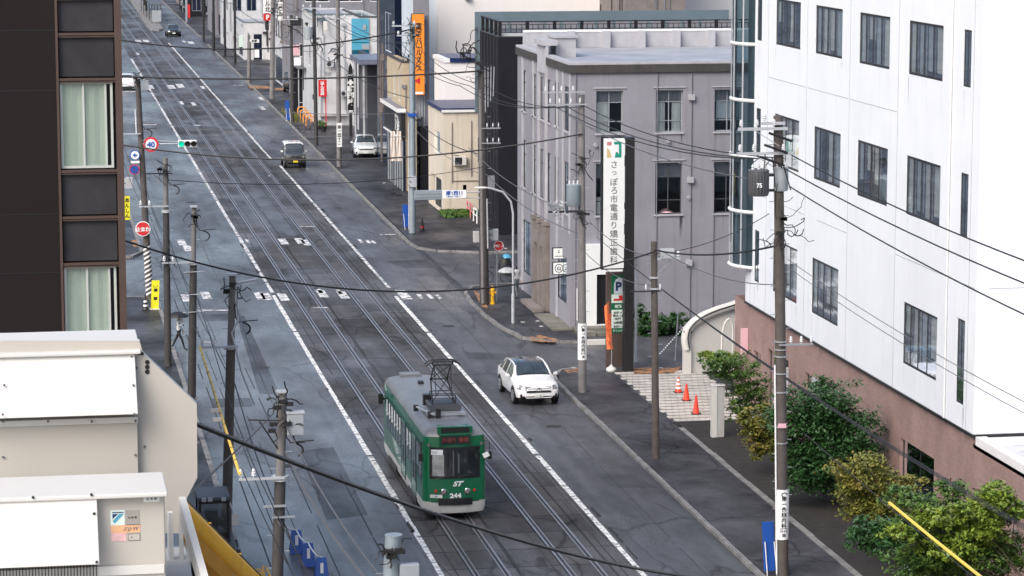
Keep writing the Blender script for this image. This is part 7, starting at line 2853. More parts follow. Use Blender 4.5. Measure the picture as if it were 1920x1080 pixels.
i_ = 0
order = [1, 3, 4, 5, 6, 7, 8, 9]
hz = {1: 13.6, 3: 12.6, 4: 11.6, 5: 12.0, 6: 11.6, 7: 11.4, 8: 10.8, 9: 11.0}
PN = {1: 'transformer pole', 2: 'brown pole', 3: 'wrapped grey pole', 4: 'stout corner pole', 5: 'blue grey pole', 6: 'address plate pole', 7: 'red sign pole', 8: 'blue board pole', 9: 'thick pale far pole', 11: 'first black far pole', 14: 'last black far pole'}
for a, c in zip(order, order[1:]):
    for dx in (-1.2, -.7, 0.1):
        wire(V(RP[a], hz[a], dx), V(RP[c], hz[c], dx), .45, .02, label='high wire from the %s to the %s' % (PN[a], PN[c]), group='high wires from the %s to the %s' % (PN[a], PN[c]), n=12)
for a, c, za_, zc_, dx, r_ in ((1, 3, 12.9, 12.2, -.6, .02), (3, 4, 8.2, 8.4, -.8, .02), (1, 2, 9.6, 8.2, .3, .018), (2, 3, 8.0, 7.6, .3, .018), (2, 3, 6.9, 6.6, -.2, .015), (3, 4, 7.0, 7.0, .1, .022), (4, 5, 8.0, 7.4, 0, .025), (4, 5, 6.9, 6.6, .2, .018), (5, 6, 8.6, 8.0, 0, .025), (6, 7, 8.2, 8.0, 0, .025), (7, 8, 8.0, 7.4, 0, .025), (8, 9, 7.4, 7.2, 0, .025), (9, 11, 7.4, 7.0, 0, .03), (11, 14, 7.2, 7.0, 0, .03)):
    wire(V(RP[a], za_, dx), V(RP[c], zc_, dx), .4, r_, 'cablegrey' if dx else 'cable', label='%s cable, %s, from the %s to the %s' % ('grey' if dx else 'black', 'upper' if za_ > 7.5 else 'lower', PN[a], PN[c]), group='service cables over the right pavement', n=12)
# from the near pole out of frame, over the white building front
for k, (z0_, dx, z1_) in enumerate(((13.7, .35, 13.9), (13.3, .1, 13.2), (12.7, .3, 12.0))):
    wire(V(RP[1], z0_, dx), (24.2 + .2 * k, 38, z1_), .7, .022, label='%s of three black wires running right from the transformer pole' % ('highest', 'middle', 'lowest')[k])
for k, (z0_, z1_) in enumerate(((10.4, 10.2), (10.15, 9.8))):
    wire(V(RP[1], z0_, .2), (24.8 + k * .15, 40, z1_), .8, .012, 'cablegrey', label='%s of two thin grey wires crossing the white facade' % ('upper', 'lower')[k])
for k in range(4):
    wire((24.0 + .12 * k, 118, 7.0 - .1 * k), (24.4 + .12 * k, 42, 7.2 - .12 * k), .9, .011, 'cable', label='%s of four thin black wires crossing the pink tiled wall' % ('top', 'second', 'third', 'lowest')[k])
yt0, yt1 = PX(1668, 943, 24.3), PX(1840, 1082, 24.3)
wire((24.3, 86, yt0.z + .25), (24.3, 45, yt1.z - .6), .2, .016, label='black wire carrying the right hand yellow guard tube')
d = (yt1 - yt0)
b = MB().tube([yt0, yt0 + d * .5 + Vector((0, 0, -.02)), yt0 + d * 1.35], .045, 8)
yg = tag(b.build('wire_guard', 'yeltube', smooth=True), 'yellow guard tube on a wire in front of the trees at the lower right', 'wire guard')
# left guard tube
p0_, p1_ = PY(375, 650, 91.2), PY(449, 888, 73.2)
b = MB().tube([p0_.lerp(p1_, i / 12) for i in range(13)], .042, 8)
yg = tag(b.build('wire_guard', 'yeltube', smooth=True), 'long yellow guard tube on the wire between two left hand poles', 'wire guard')
b = MB()
for i in range(1, 12):
    q = p0_.lerp(p1_, i / 12)
    d_ = (p1_ - p0_).normalized() * .03
    b.cyl(q - d_, q + d_, .047, n=8)
OFF[yg.name] = Vector((0, 0, 0))
b.build('joint_band', 'ink', yg)
b = MB()
for f_ in (.55, .62):
    q = p0_.lerp(p1_, f_)
    b.box(q.x - .28, q.x - .02, q.y - .05, q.y + .05, q.z - .06, q.z + .04)
tag(b.build('cable_clamp_box', 'acwhite'), 'small pale clamp boxes on the long yellow wire guard', 'clamp')
# left along-street wires
lz = [('L1', 'L2'), ('L2', 'L3'), ('L3', 'L4'), ('L4', 'L5'), ('L5', 'L6')]
LN = dict(L1='striped leaning pole', L2='second left pole', L3='curled cable pole', L4='upper guard pole', L5='pale cabinet pole', L6='bottom edge pole')
for a, c in lz:
    A_, C_ = LP[a], LP[c]
    za_ = 7.5 if a != 'L5' else 6.9
    zc_ = 7.5 if c not in ('L5', 'L6') else (6.9 if c == 'L5' else 7.2)
    for dx in (-1.05, -.7):
        if (a, dx) == ('L4', -1.05):
            continue
        wire(V(A_, za_ if a != 'L1' else 7.8, dx), V(C_, zc_, dx), .22, .014, 'cable', label='arm wire from the %s to the %s' % (LN[a], LN[c]), group='arm wires from the %s' % LN[a], n=12)
    wire(V(A_, za_ + 1.1, .1), V(C_, zc_ + 1.0, .1), .3, .022, 'cablegrey', label='top grey wire from the %s to the %s' % (LN[a], LN[c]), n=12)
    wire(V(A_, za_ - 1.6, .15), V(C_, zc_ - 1.6, .15), .35, .020, 'cable', label='low black cable from the %s to the %s' % (LN[a], LN[c]), n=12)
# cross street wires
wire((-4, 150, 12.6), V(RP[4], 12.35, -.2), .55, .045, label='black cable crossing the street high in front of the orange banner sign')
wire((1.5, 128, 10.9), V(RP[3], zf(250) if False else PY(1090, 250, 118.8).z, 0), 1.15, .036, label='black cable crossing from the 40 sign to the blue transformer pole', n=30)
wire(V(LP['L2'], 8.7, .1), V(RP[4], PY(905, 312, 144.6).z, 0), .5, .016, label='thin black wire crossing in front of the boxy kei wagon')
wire((3.2, 200, 11.7), V(RP[5], 12.9, 0), 1.3, .05, label='black cable crossing in front of the far black sedan', n=30)
wire((4.2, 225, 7.2), V(RP[5], 7.7, 0), 1.2, .022, 'cablegrey', label='faint cable sagging across the street above the worn white dots', n=30)
wire((4.2, 190, 6.6), V(RP[5], 6.2, 0), .5, .016, 'cablegrey', label='faint lower cable crossing the street behind the signals', n=30)
wire((2.9, 97.5, 10.05), V(RP[2], 8.2, 0), 1.72, .034, label='thick black cable sagging across the middle of the street to the brown pole', n=40)
wire(V(RP[2], 8.25, 0), V(RP[1], PY(1455, 457, 85.8).z, 0), .25, .034, label='thick black cable from the brown pole to the transformer pole')
wire(V(RP[2], 8.1, 0), (30.0, 112, 8.6), .3, .018, label='thin black cable from the brown pole to the white office corner')
pa, pb_ = PY(375, 800, 36), PY(1475, 1090, 74)
wire(PY(330, 780, 34.5), pb_, .62, .034, label='thick black cable sagging across the foreground in front of the tram', n=50)
wire(PY(346, 935, 30), PY(513, 775, 73.3), .03, .014, label='taut thin wire from the near building up to the cabinet pole')
# chain like thin cable on the near left lane, hanging from L5
wire(V(LP['L5'], 7.3, .1), PY(690, 1090, 55), .22, .03, 'cablegrey', label='speckled grey cable hanging from the cabinet pole toward the bottom edge', n=40)
# contact wires
for x in (14.47, 17.55):
    wire((x, 40, 5.36), (x, 600, 5.36), 0.0, .007, 'cablegrey', label='contact wire above the %s tram track' % ('left' if x < 16 else 'right'), name='contact_wire', n=4)
for y, za_, zc_ in ((111.0, 7.0, 6.8), (128.6, 7.0, 6.9)):
    pass
# ------------------------------------------------------------------ street lamp
g0 = G(962, 610)
sl = thing('street_lamp', 'slim white street lamp curving over the pavement beside the grey corner building', 'street lamp', (g0.x, g0.y, .115))
zt_ = PY(962, 400, g0.y).z
top = PY(893, 352, g0.y)
MB().tube([(g0.x, g0.y, .115), (g0.x, g0.y, 1.6)], .085, 12).build('base_post', 'galvpale', sl, smooth=True)
MB().tube([(g0.x, g0.y, 1.6), (g0.x, g0.y, zt_), PY(958, 378, g0.y), PY(943, 360, g0.y), PY(920, 353, g0.y), PY(908, 352, g0.y)], .055, 10).build('column', 'galvpale', sl, smooth=True)
a_ = PY(890, 352, g0.y)
c_ = PY(914, 354, g0.y)
b = MB()
b.lathe([(.02, -.0), (.10, .02), (.13, .06), (.11, .11), (.03, .14)], (0, 0, 0), 14)
b.v = [((a_.x + c_.x) / 2 + x * 3.0, g0.y + y * 1.2, a_.z - .07 + z_ * .9) for x, y, z_ in b.v]
b.build('lamp_head', 'acwhite', sl, smooth=True)
# hydrant
g0 = G(923, 574)
hy = thing('fire_hydrant', 'yellow fire hydrant beside the stout corner pole', 'hydrant', (g0.x, g0.y, .115))
MB().lathe([(.15, 0), (.15, .06), (.11, .08), (.11, .70), (.14, .72), (.14, .78), (.10, .88), (.04, .93), (.04, .98)], (g0.x, g0.y, .115), 16).build('barrel', 'hydy', hy, smooth=True)
MB().cyl((g0.x - .2, g0.y, .72), (g0.x + .2, g0.y, .72), .06, n=10).cyl((g0.x, g0.y - .2, .62), (g0.x, g0.y, .62), .07, n=10).build('outlet', 'hydy', hy)
# bigger tower sign
g0 = G(1180, 697, .115)
ty = g0.y
sx0, sx1 = PY(1131, 400, ty).x, PY(1170, 400, ty).x
bx0, bx1 = PY(1172, 400, ty).x, PY(1189, 400, ty).x
ztop, zbot = PY(1150, 259, ty).z, PY(1150, 503, ty).z
ds = thing('clinic_sign', 'tall white clinic sign with green and orange emblem fixed to a black post', 'sign', (g0.x, ty, .115))
MB().box(bx0, bx1, ty - .05, ty + .45, .115, ztop + .02).build('post', 'black', ds)
MB().box(sx0 - .07, bx0 - .003, ty, ty + .30, zbot - .06, ztop + .06).build('sign_case', 'black', ds)
MB().box(sx0, sx1, ty - .02, ty - .003, zbot, ztop).build('sign_face', 'signwhite', ds)
cx_ = (sx0 + sx1) / 2
yf = ty - .026
ez = PY(1150, 280, ty).z
w_ = sx1 - sx0
b = MB()      # emblem: green bracket round a tooth shaped void
b.box(cx_ + .0, cx_ + .34, yf, yf + .004, ez + .22, ez + .34)
b.box(cx_ + .22, cx_ + .34, yf, yf + .004, ez - .25, ez + .22)
b.prism([(cx_ + .03, yf, ez - .37), (cx_ + .34, yf, ez - .37), (cx_ + .34, yf, ez - .25), (cx_ + .22, yf, ez - .25), (cx_ + .16, yf, ez - .12), (cx_ + .08, yf, ez - .12)], (0, .004, 0))
b.build('emblem_green', 'tealsign', ds)
b = MB()
b.box(cx_ - .32, cx_ - .12, yf, yf + .004, ez + .18, ez + .34)
b.build('emblem_red', mat('emblem_pink', (.55, .2, .22), .5), ds)
b = MB()
b.prism([(cx_ - .32, yf, ez - .37), (cx_ - .10, yf, ez - .37), (cx_ - .2, yf, ez - .05), (cx_ - .32, yf, ez + .1)], (0, .004, 0))
b.build('emblem_gold', mat('emblem_gold', (.6, .45, .22), .5), ds)
zc0, zc1 = PY(1150, 300, ty).z, PY(1150, 495, ty).z
txt = 'さっぽろ市電通り矯正歯科'
ch = (zc0 - zc1) / len(txt)
for i, c_ in enumerate(txt):
    lettering(ds, c_, (cx_ + .01, yf, zc0 - ch * (i + .5)), ch * (.66 if c_ == 'っ' else .80), 'greyink', bold=.005)
b = MB()
for py0, py1 in ((262, 292), (312, 380), (392, 420), (440, 466)):
    b.box(bx0 - .055, bx0 - .02, ty - .012, ty - .003, PY(1150, py1, ty).z, PY(1150, py0, ty).z)
b.build('edge_light', 'signwhite', ds)  # broken white strips down the edge of the sign case
# green parking sign
gx0, gx1 = PY(1138, 560, ty + 1.2).x, PY(1172, 560, ty + 1.2).x
zt_ = PY(1150, 513, ty + 1.2).z
gy = ty + 1.2
gsn = thing('parking_board', 'green and white parking price board with a red arrow behind the black sign post', 'sign', (gx0, gy, .115))
MB().box(gx0, gx1 + .35, gy, gy + .3, .115, zt_ + .05).build('pylon', mat('pylon_brown', (0.085, 0.062, 0.055), .5, var=.1), gsn)
zl = lambda py: PY(1150, py, gy).z
ga, gb2 = PY(1146, 560, gy).x, gx1 + .3
MB().box(ga - .0, gb2, gy - .02, gy - .003, zl(624), zl(516)).build('green_panel', 'green', gsn)
MB().box(ga + .01, gb2 - .02, gy - .03, gy - .021, zl(615), zl(581)).build('price_panel', 'signpale', gsn)
MB().box(ga + .01, gb2 - .02, gy - .03, gy - .021, zl(568), zl(552)).build('arrow_panel', 'signpale', gsn)
MB().prism([(PY(1153, 0, gy).x, gy - .035, zl(564)), (PY(1170, 0, gy).x, gy - .035, zl(564)), (PY(1170, 0, gy).x, gy - .035, zl(554)), (PY(1162, 0, gy).x, gy - .035, zl(554)), (PY(1164, 0, gy).x, gy - .035, zl(560)), (PY(1153, 0, gy).x, gy - .035, zl(560))], (0, .004, 0)).build('arrow', 'red', gsn)
pn = MB()
cxp = PY(1162, 0, gy).x
pn.prism([(cxp - .20, gy - .03, zl(551)), (cxp + .2, gy - .03, zl(551)), (cxp + .2, gy - .03, zl(524)), (cxp + .05, gy - .03, zl(520)), (cxp - .12, gy - .03, zl(524)), (cxp - .2, gy - .03, zl(532))], (0, .005, 0))
pn.build('p_panel', 'bluegrey', gsn)
lettering(gsn, 'P', (cxp + .02, gy - .034, zl(537)), .46, 'navyink', bold=.05)
lettering(gsn, '有料', (cxp, gy - .024, zl(574.5)), .14, 'signwhite', bold=.03)
for k, (py, s_) in enumerate(((586, '60分 4'), (592, '最大 12'), (598, '00円'), (605, '24時間'), (612, '8:00〜'))):
    lettering(gsn, s_, (cxp - .02, gy - .033, zl(py)), .115, 'ink', bold=.03)
lettering(gsn, 'クリック', (cxp - .02, gy - .024, zl(620)), .10, 'signwhite', bold=.01)
# small sign back + white post behind
pr = thing('grey_post', 'thin grey post just right of the black sign post', 'post', (PY(1193, 600, ty + 3).x, ty + 3, 0))
MB().box(PY(1191, 600, ty + 3).x, PY(1195, 600, ty + 3).x, ty + 3, ty + 3.1, 0, PY(1193, 502, ty + 3).z).build('shaft', 'xformlt', pr)
# orange banner flag
g0 = G(1146, 696, .115)
fl = thing('banner_flag', 'orange cloth banner on a white weighted base beside the black sign post', 'banner', (g0.x, g0.y, .115))
b = MB()
pa_ = [(1134, 604), (1140, 594)]
nseg = 12
for i in range(nseg):
    def row(f):
        zt0 = PY(0, 604 + (688 - 604) * f, g0.y).z
        xl = PY(1133 + 5 * f, 600, g0.y).x
        xr_ = PY(1141 + 9 * f, 600, g0.y).x
        wv = .04 * math.sin(f * 9)
        top_ = .22 * (1 - f) ** 6
        return [(xl, g0.y + wv, zt0 - .0), ((xl + xr_) / 2, g0.y - wv * .6 - .03, zt0 + top_ * .5), (xr_, g0.y + wv, zt0 + top_)]
    r0_, r1_ = row(i / nseg), row((i + 1) / nseg)
    for j in range(2):
        b.face([r0_[j], r0_[j + 1], r1_[j + 1], r1_[j]])
b.build('cloth', 'flagor', fl, norm=False, smooth=True)
lettering(fl, '営業中です', (PY(1141.5, 640, g0.y).x, g0.y - .09, PY(0, 648, g0.y).z), .22, mat('flag_ink', (.62, .10, .04), .8), vertical=True, pitch=1.15, bold=.02)
MB().tube([(g0.x, g0.y + .03, .2), PY(1147, 660, g0.y), PY(1141, 593, g0.y)], .014, 6).build('pole', 'galvpale', fl)
MB().lathe([(.02, .0), (.22, .0), (.24, .08), (.20, .16), (.08, .22), (.05, .3)], (g0.x, g0.y, .115), 18).build('weight_base', 'acwhite', fl, smooth=True)
# white posts of the court
for (px0, px1, pyt, pyb, lb) in ((1336, 1359, 724, 820, 'white square gatepost under the green maple'), (1701, 1734, 1003, 1180, 'white and glass gatepost at the lower right among the shrubs')):
    g0 = G((px0 + px1) / 2, pyb, .115) if pyb < 1100 else Vector((PY(1718, 1100, 85.0).x, 85.0, .115))
    Y_ = g0.y
    a_, c_ = PY(px0, pyt, Y_), PY(px1, pyt, Y_)
    gt_ = thing('gatepost', lb, 'post', (a_.x, Y_, .115))
    MB().box(a_.x, a_.x + (c_.x - a_.x) * .38, Y_, Y_ + .28, .115, a_.z).build('front_panel', 'acwhite' if pyb < 1100 else 'bluegrey', gt_)
    MB().box(a_.x + (c_.x - a_.x) * .38 + .003, c_.x, Y_ + .03, Y_ + .28, .115, a_.z).build('side_panel', 'conc', gt_)
    MB().box(a_.x - .02, c_.x + .02, Y_ - .02, Y_ + .30, a_.z + .002, a_.z + .04).build('cap', 'whitepaint', gt_)
# arched white stair balustrade at the white building entrance
g0 = G(1287, 700, .115)
ay = g0.y
arc = thing('arched_balustrade', 'white curved balustrade sweeping up to the white office entrance', 'balustrade', (g0.x, ay, .115))
p_ = lambda px, py, Y=ay: PY(px, py, Y)
MB().box(p_(1281.5, 700).x, p_(1295, 700).x, ay - .1, ay + .25, .115, p_(1288, 655).z).build('end_post', 'acwhite', arc)
path = [p_(1288, 655), p_(1285, 636), p_(1288, 620, ay + .02), p_(1299, 606, ay + .05), p_(1318, 593, ay + .1), p_(1342, 583, ay + .15), p_(1368, 575, ay + .2), p_(1396, 566, ay + .25)]
pp = []
for i in range(len(path) - 1):
    for k in range(4):
        pp.append(path[i].lerp(path[i + 1], k / 4))
pp.append(path[-1])
sm = [pp[0]] + [(pp[i - 1] + pp[i] * 2 + pp[i + 1]) / 4 for i in range(1, len(pp) - 1)] + [pp[-1]]
MB().tube(sm, .21, 10).build('handrail', 'acwhite', arc, smooth=True)
MB().tube([v + Vector((.06, -.215, .08)) for v in sm], .03, 6).build('rail_trim', 'dark', arc, smooth=True)
b = MB()
w0 = [v for v in sm if v.x > p_(1292, 600).x]
for u_, v_ in zip(w0, w0[1:]):
    b.face([(u_.x, u_.y + .05, .12), (v_.x, v_.y + .05, .12), (v_.x, v_.y + .05, v_.z - .1), (u_.x, u_.y + .05, u_.z - .1)])
b.build('stair_wall', 'acwhite', arc, norm=False)
MB().box(p_(1281, 650).x - .01, p_(1296, 650).x, ay - .13, ay + .27, p_(0, 660).z, p_(0, 655).z).build('post_band', 'ink', arc)
b = MB()
for i in range(5):
    x = p_(1322, 650, ay + 1).x + i * .35
    b.box(x, x + .36, ay + .6, ay + 2.6, .115, .4 + .17 * i)
b.build('steps', 'xform', arc)
ar2 = thing('arched_rail', 'small white arched rail standing beside the pink tiled wall', 'railing', p_(1362, 665))
b = MB()
X0, X1 = p_(1353, 660, ay - 3).x, p_(1374, 660, ay - 3).x
zb0 = p_(1362, 672, ay - 3).z
zt1 = p_(1362, 598, ay - 3).z
pts = [(X0, ay - 3, max(.115, zb0)), (X0 + .01, ay - 3, zb0 + .9)] + [((X0 + X1) / 2 - (X1 - X0) / 2 * math.cos(q * math.pi / 10) + .06 * math.sin(q * math.pi / 10), ay - 3, zb0 + .9 + (zt1 - zb0 - .9) * math.sin(q * math.pi / 10)) for q in range(1, 10)] + [(X1, ay - 3, zb0 + .9), (X1, ay - 3, max(.115, zb0))]
b.tube(pts, .05, 8)
b.tube([(X0 + .03, ay - 3, zb0 + .8), (X1, ay - 3, zb0 + .8)], .03, 6)
b.build('rail_tube', 'acwhite', ar2, smooth=True)
# chain and grey pipe in the entrance, low kerb, orange mat
cp0, cp1 = G(1237, 664), PY(1284, 612, 131)
b = MB()
for i in range(14):
    q, q2 = PY(1237 + (1284 - 1237) * i / 14, 664 - 52 * i / 14, 128), PY(1237 + (1284 - 1237) * (i + .55) / 14, 664 - 52 * (i + .55) / 14, 128)
    b.tube([q, q2], .035, 6)
tag(b.build('chain_barrier', 'signwhite'), 'black and white plastic chain slung across the parking entrance', 'chain')
q0, q1 = PY(1266, 676, 126.5), PY(1271, 592, 126.5)
tag(MB().cyl(q0, q1, .035, n=8).build('leaning_post', 'galv'), 'thin grey post leaning behind the plastic chain', 'post')
a0_, a1_ = G(1100, 640), G(1148, 638)
tag(MB().box(PY(1100, 640, 131.8).x, PY(1147, 640, 131.8).x, 131.6, 132.0, 0, .22).build('wheel_stop', 'acwhite'), 'white rounded kerb barrier at the parking entrance left of the orange banner', 'barrier')
b = MB()
b.face([(*G(1183, 690, .13).xy, .128), (*G(1280, 688, .13).xy, .128), (*G(1262, 700, .13).xy, .128), (*G(1190, 702, .13).xy, .128)])
tag(b.build('worn_edge_paint', 'orange_tactile', norm=False), kind='structure')
# blue boards with white legs
for (px, pyb, pyt, lb, wd) in ((1443, 1078, 980, 'blue board on white legs leaning by the transformer pole', .38), (762, 430, 384, 'blue board on white legs beside the blue grey pole', .38), (540, 228, 189, 'narrow blue board on white legs beside a dark far pole', .40)):
    g0 = G(px, pyb, .115)
    zt_ = PY(px, pyt, g0.y).z
    t = thing('blue_board', lb, 'board', (g0.x, g0.y, .115), 'blue boards on white legs')
    MB().hexa([(g0.x - wd / 2, g0.y - .03, .25), (g0.x + wd / 2, g0.y - .03, .25), (g0.x + wd / 2, g0.y + .03, .25), (g0.x - wd / 2, g0.y + .03, .25), (g0.x - wd / 2 - .05, g0.y + .12, zt_), (g0.x + wd / 2 - .05, g0.y + .12, zt_), (g0.x + wd / 2 - .05, g0.y + .18, zt_), (g0.x - wd / 2 - .05, g0.y + .18, zt_)]).build('panel', 'blue', t, bevel=.01)
    for s_ in (-1, 1):
        MB().tube([(g0.x + s_ * wd * .42 + .06, g0.y - .10, .115), (g0.x + s_ * wd * .40 - .02, g0.y - .02, zt_ * .66)], .018, 6).build('leg', 'signwhite', t)
# blue A-frames with chain in the left lane
pr_ = None
for k, (px, pyb) in enumerate(((556, 1037), (578, 1062), (603, 1090))):
    g0 = G(px, pyb)
    t = thing('folding_stand', ('blue folding stand, farthest of three linked by a chain', 'blue folding stand in the middle of three linked by a chain', 'blue folding stand, nearest of three linked by a chain')[k], 'stand', (g0.x, g0.y, 0))
    MB().hexa([(g0.x - .24, g0.y - .2, .02), (g0.x + .24, g0.y - .2, .02), (g0.x + .24, g0.y - .16, .02), (g0.x - .24, g0.y - .16, .02), (g0.x - .16, g0.y - .02, .78), (g0.x + .16, g0.y - .02, .78), (g0.x + .16, g0.y + .02, .78), (g0.x - .16, g0.y + .02, .78)]).build('front_panel', 'blue', t)
    MB().hexa([(g0.x - .24, g0.y + .16, .02), (g0.x + .24, g0.y + .16, .02), (g0.x + .24, g0.y + .2, .02), (g0.x - .24, g0.y + .2, .02), (g0.x - .16, g0.y + .021, .78), (g0.x + .16, g0.y + .021, .78), (g0.x + .16, g0.y + .05, .78), (g0.x - .16, g0.y + .05, .78)]).build('rear_panel', 'blue', t)
    MB().box(g0.x - .05, g0.x + .05, g0.y - .14, g0.y - .06, .3, .62).build('white_mark', 'signwhite', t)
    if pr_ is not None:
        wire(pr_ + Vector((0, 0, .8)), g0 + Vector((0, 0, .8)), .12, .022, 'signwhite', label='white chain between blue folding stands', group='chains of the blue stands', name='chain', n=8)
    pr_ = g0.copy()
wire(G(556, 1037) + Vector((0, 0, .8)), PY(530, 985, 88) , .05, .022, 'signwhite', label='white chain from the farthest blue stand to the pole', name='chain', n=6)
# red and white barricade by the cream house
g0 = PY(885, 420, 178)
bc = thing('barricade', 'red and white tube barricade standing beside the cream house', 'barricade', (28.2, 178, .0))
b1, b2 = MB(), MB()
for i in range(3):
    yb_ = 184 - i * 1.9
    xb_ = PY(876 + 6 * i, 400, yb_).x
    m_ = b1 if i == 2 else b2
    m_.tube([(xb_, yb_, .12), (xb_, yb_, 1.0), (xb_, yb_ - 1.4, 1.0), (xb_, yb_ - 1.4, .12)], .05, 6)
    m_.tube([(xb_, yb_, .6), (xb_, yb_ - 1.4, .6)], .04, 6)
b1.build('white_frame', 'signwhite', bc)
b2.build('red_white_frame', mat('red_white', (.6, .2, .2), .5, var=.6, scale=3), bc)
# cream banners at the shop
for k, (px, lb) in enumerate(((737, 'cream cloth banner, left of the pair at the black fronted shop'), (748, 'cream cloth banner, right of the pair at the black fronted shop'))):
    Y_ = 196.5 - k * 1.2
    t = thing('cloth_banner', lb, 'banner', (PY(px, 300, Y_).x, Y_, .115))
    b = MB()
    x_c = PY(px, 300, Y_).x
    for i in range(10):
        f0, f1 = i / 10, (i + 1) / 10
        z0_, z1_ = PY(px, 246 + 56 * f0, Y_).z, PY(px, 246 + 56 * f1, Y_).z
        h0, h1 = .14 + .10 * f0, .14 + .10 * f1
        for j in range(4):
            xa_, xb_ = -1 + j * .5, -.5 + j * .5
            b.face([(x_c + xa_ * h0, Y_ + .05 * math.sin(xa_ * 5 + f0 * 4), z0_), (x_c + xb_ * h0, Y_ + .05 * math.sin(xb_ * 5 + f0 * 4), z0_), (x_c + xb_ * h1, Y_ + .05 * math.sin(xb_ * 5 + f1 * 4), z1_), (x_c + xa_ * h1, Y_ + .05 * math.sin(xa_ * 5 + f1 * 4), z1_)])
    b.build('cloth', 'clothcream', t, norm=False, smooth=True)
    MB().tube([(x_c, Y_ + .08, .115), (x_c, Y_ + .08, PY(px, 244, Y_).z)], .02, 5).build('pole', 'dark', t)
    MB().box(x_c - .2, x_c + .2, Y_ - .1, Y_ + .25, .115, .25).build('base', 'ink', t)
# orange bike rails
for i in range(4):
    Y_ = 262 - i * 3.2
    x_c = PY(560 + i * 5.2, 190, Y_).x
    t = MB().tube([(x_c - .1, Y_, .115), (x_c - .1, Y_, .75), (x_c - .05, Y_, .95), (x_c + .25, Y_, 1.05), (x_c + .55, Y_, .95), (x_c + .6, Y_, .75), (x_c + .6, Y_, .115)], .06, 6).build('bike_rail', 'bikeor', smooth=True)
    tag(t, 'orange arched rail on the far right pavement', 'railing', 'row of orange arched rails')
# parked bicycles
def bicycle(label, x, y, z0, rz, m='xform'):
    t = thing('bicycle', label, 'bicycle', (0, 0, 0))
    for yy_ in (0, 1.05):
        w_ = MB().tube([(0, yy_ + .33 * math.cos(a * math.pi / 12), .34 + .33 * math.sin(a * math.pi / 12)) for a in range(25)], .022, 5).build('wheel', 'tyre', t)
        s_ = MB()
        for a in range(6):
            s_.tube([(0, yy_ - .31 * math.cos(a * math.pi / 6), .34 - .31 * math.sin(a * math.pi / 6)), (0, yy_ + .31 * math.cos(a * math.pi / 6), .34 + .31 * math.sin(a * math.pi / 6))], .004, 3)
        s_.build('spokes', 'chrome', w_)
    MB().tube([(0, 0, .34), (0, .18, .85), (0, .62, .32), (0, .78, .82), (0, .2, .75)], .018, 5).tube([(0, .62, .32), (0, 1.05, .34), (0, .76, .75)], .014, 5).build('frame', m, t)
    MB().tube([(-.25, .25, 1.02), (0, .15, 1.0), (.25, .25, 1.02)], .015, 5).tube([(0, .18, .85), (0, .15, 1.0)], .015, 5).build('handlebar', 'chrome', t)
    MB().box(-.07, .07, .68, .93, .86, .92).build('saddle', 'black', t, bevel=.02)
    MB().box(-.16, .16, -.22, .06, .72, .95).build('basket', 'dark', t)
    t.location = (x, y, z0)
    t.rotation_euler = (0, 0, rz)
    return t


bicycle('bicycle parked beside the white shop building, half hidden by a dark pole', PY(588, 215, 245).x, 245, .115, RAD(70))
bicycle('dark bicycle parked by the corner under the blue cover', 26.0, 152.9, .0, RAD(80))
g0 = PY(947, 484, 156)
cb_ = thing('covered_scooter', 'parked scooter under a dark and blue cover in the side street behind the street lamp', 'scooter', (g0.x, 156, 0))
MB().lathe([(.34, .2), (.40, .5), (.34, .8), (.2, 1.05), (.1, 1.1)], (g0.x, 156, .0), 12).build('cover', 'umbblack', cb_, smooth=True)
MB().lathe([(.30, 1.0), (.20, 1.16), (.05, 1.22)], (g0.x + .1, 156, 0), 12).build('blue_cover', 'bluegl', cb_, smooth=True)
MB().cyl((g0.x - .08, 155.7, .3), (g0.x + .08, 155.7, .3), .28, n=16).build('wheel', 'tyre', cb_)

# ------------------------------------------------------------------ crane vehicle at the lower left
cx0, cx1 = PY(372, 950, 88).x, PY(430, 950, 88).x
zt_, zb_ = PY(400, 938, 88).z, PY(400, 1040, 88).z
ct = thing('crane_truck', 'yellow crane with a black framed cab and long yellow boom at the lower left', 'crane', ((cx0 + cx1) / 2, 88, 0))
MB().box(cx0, cx1, 88.0, 89.6, 1.0, 1.5).box(cx0 - .6, cx1 + .3, 88.6, 91, .5, 1.0).build('chassis', 'dark', ct)
b = MB()
b.box(cx0, cx0 + .09, 88, 88.09, 1.5, zt_)
b.box(cx1 - .09, cx1, 88, 88.09, 1.5, zt_)
b.box(cx0 + .09, cx1 - .09, 88, 88.09, zt_ - .12, zt_)
b.box(cx0 + .09, cx1 - .09, 88, 88.09, 1.5, 1.75)
b.box(cx0, cx0 + .09, 89.4, 89.49, 1.5, zt_)
b.box(cx1 - .09, cx1, 89.4, 89.49, 1.5, zt_)
cab = b.build('cab_frame', 'black', ct, bevel=.02)
MB().box(cx0 - .03, cx1 + .03, 87.95, 89.6, zt_ + .003, zt_ + .10).build('cab_roof', 'xform', cab)
MB().box(cx0 + .09, cx1 - .09, 88.03, 88.05, 1.75, zt_ - .12).build('windscreen', 'glassdk', cab)
each(MB().box(cx1 - .05, cx1 - .03, 88.09, 89.4, 1.6, zt_ - .1).box(cx0 + .03, cx0 + .05, 88.09, 89.4, 1.6, zt_ - .1), 'side_window', 'glassdk', cab)
MB().box(cx0 + .25, cx0 + .65, 88.6, 89.0, 1.5, 2.3).build('seat', 'xformlt', cab)
MB().box(cx0 + .2, cx1 - .2, 88.2, 88.4, 1.9, 2.1).build('console', 'concdk', cab)
b = MB()
for x in (cx0 + .1, cx0 + .3, cx1 - .25):
    b.box(x, x + .14, 87.9, 87.98, zt_ - .02, zt_ + .10)
b.build('work_lamp', 'galvpale', ct)
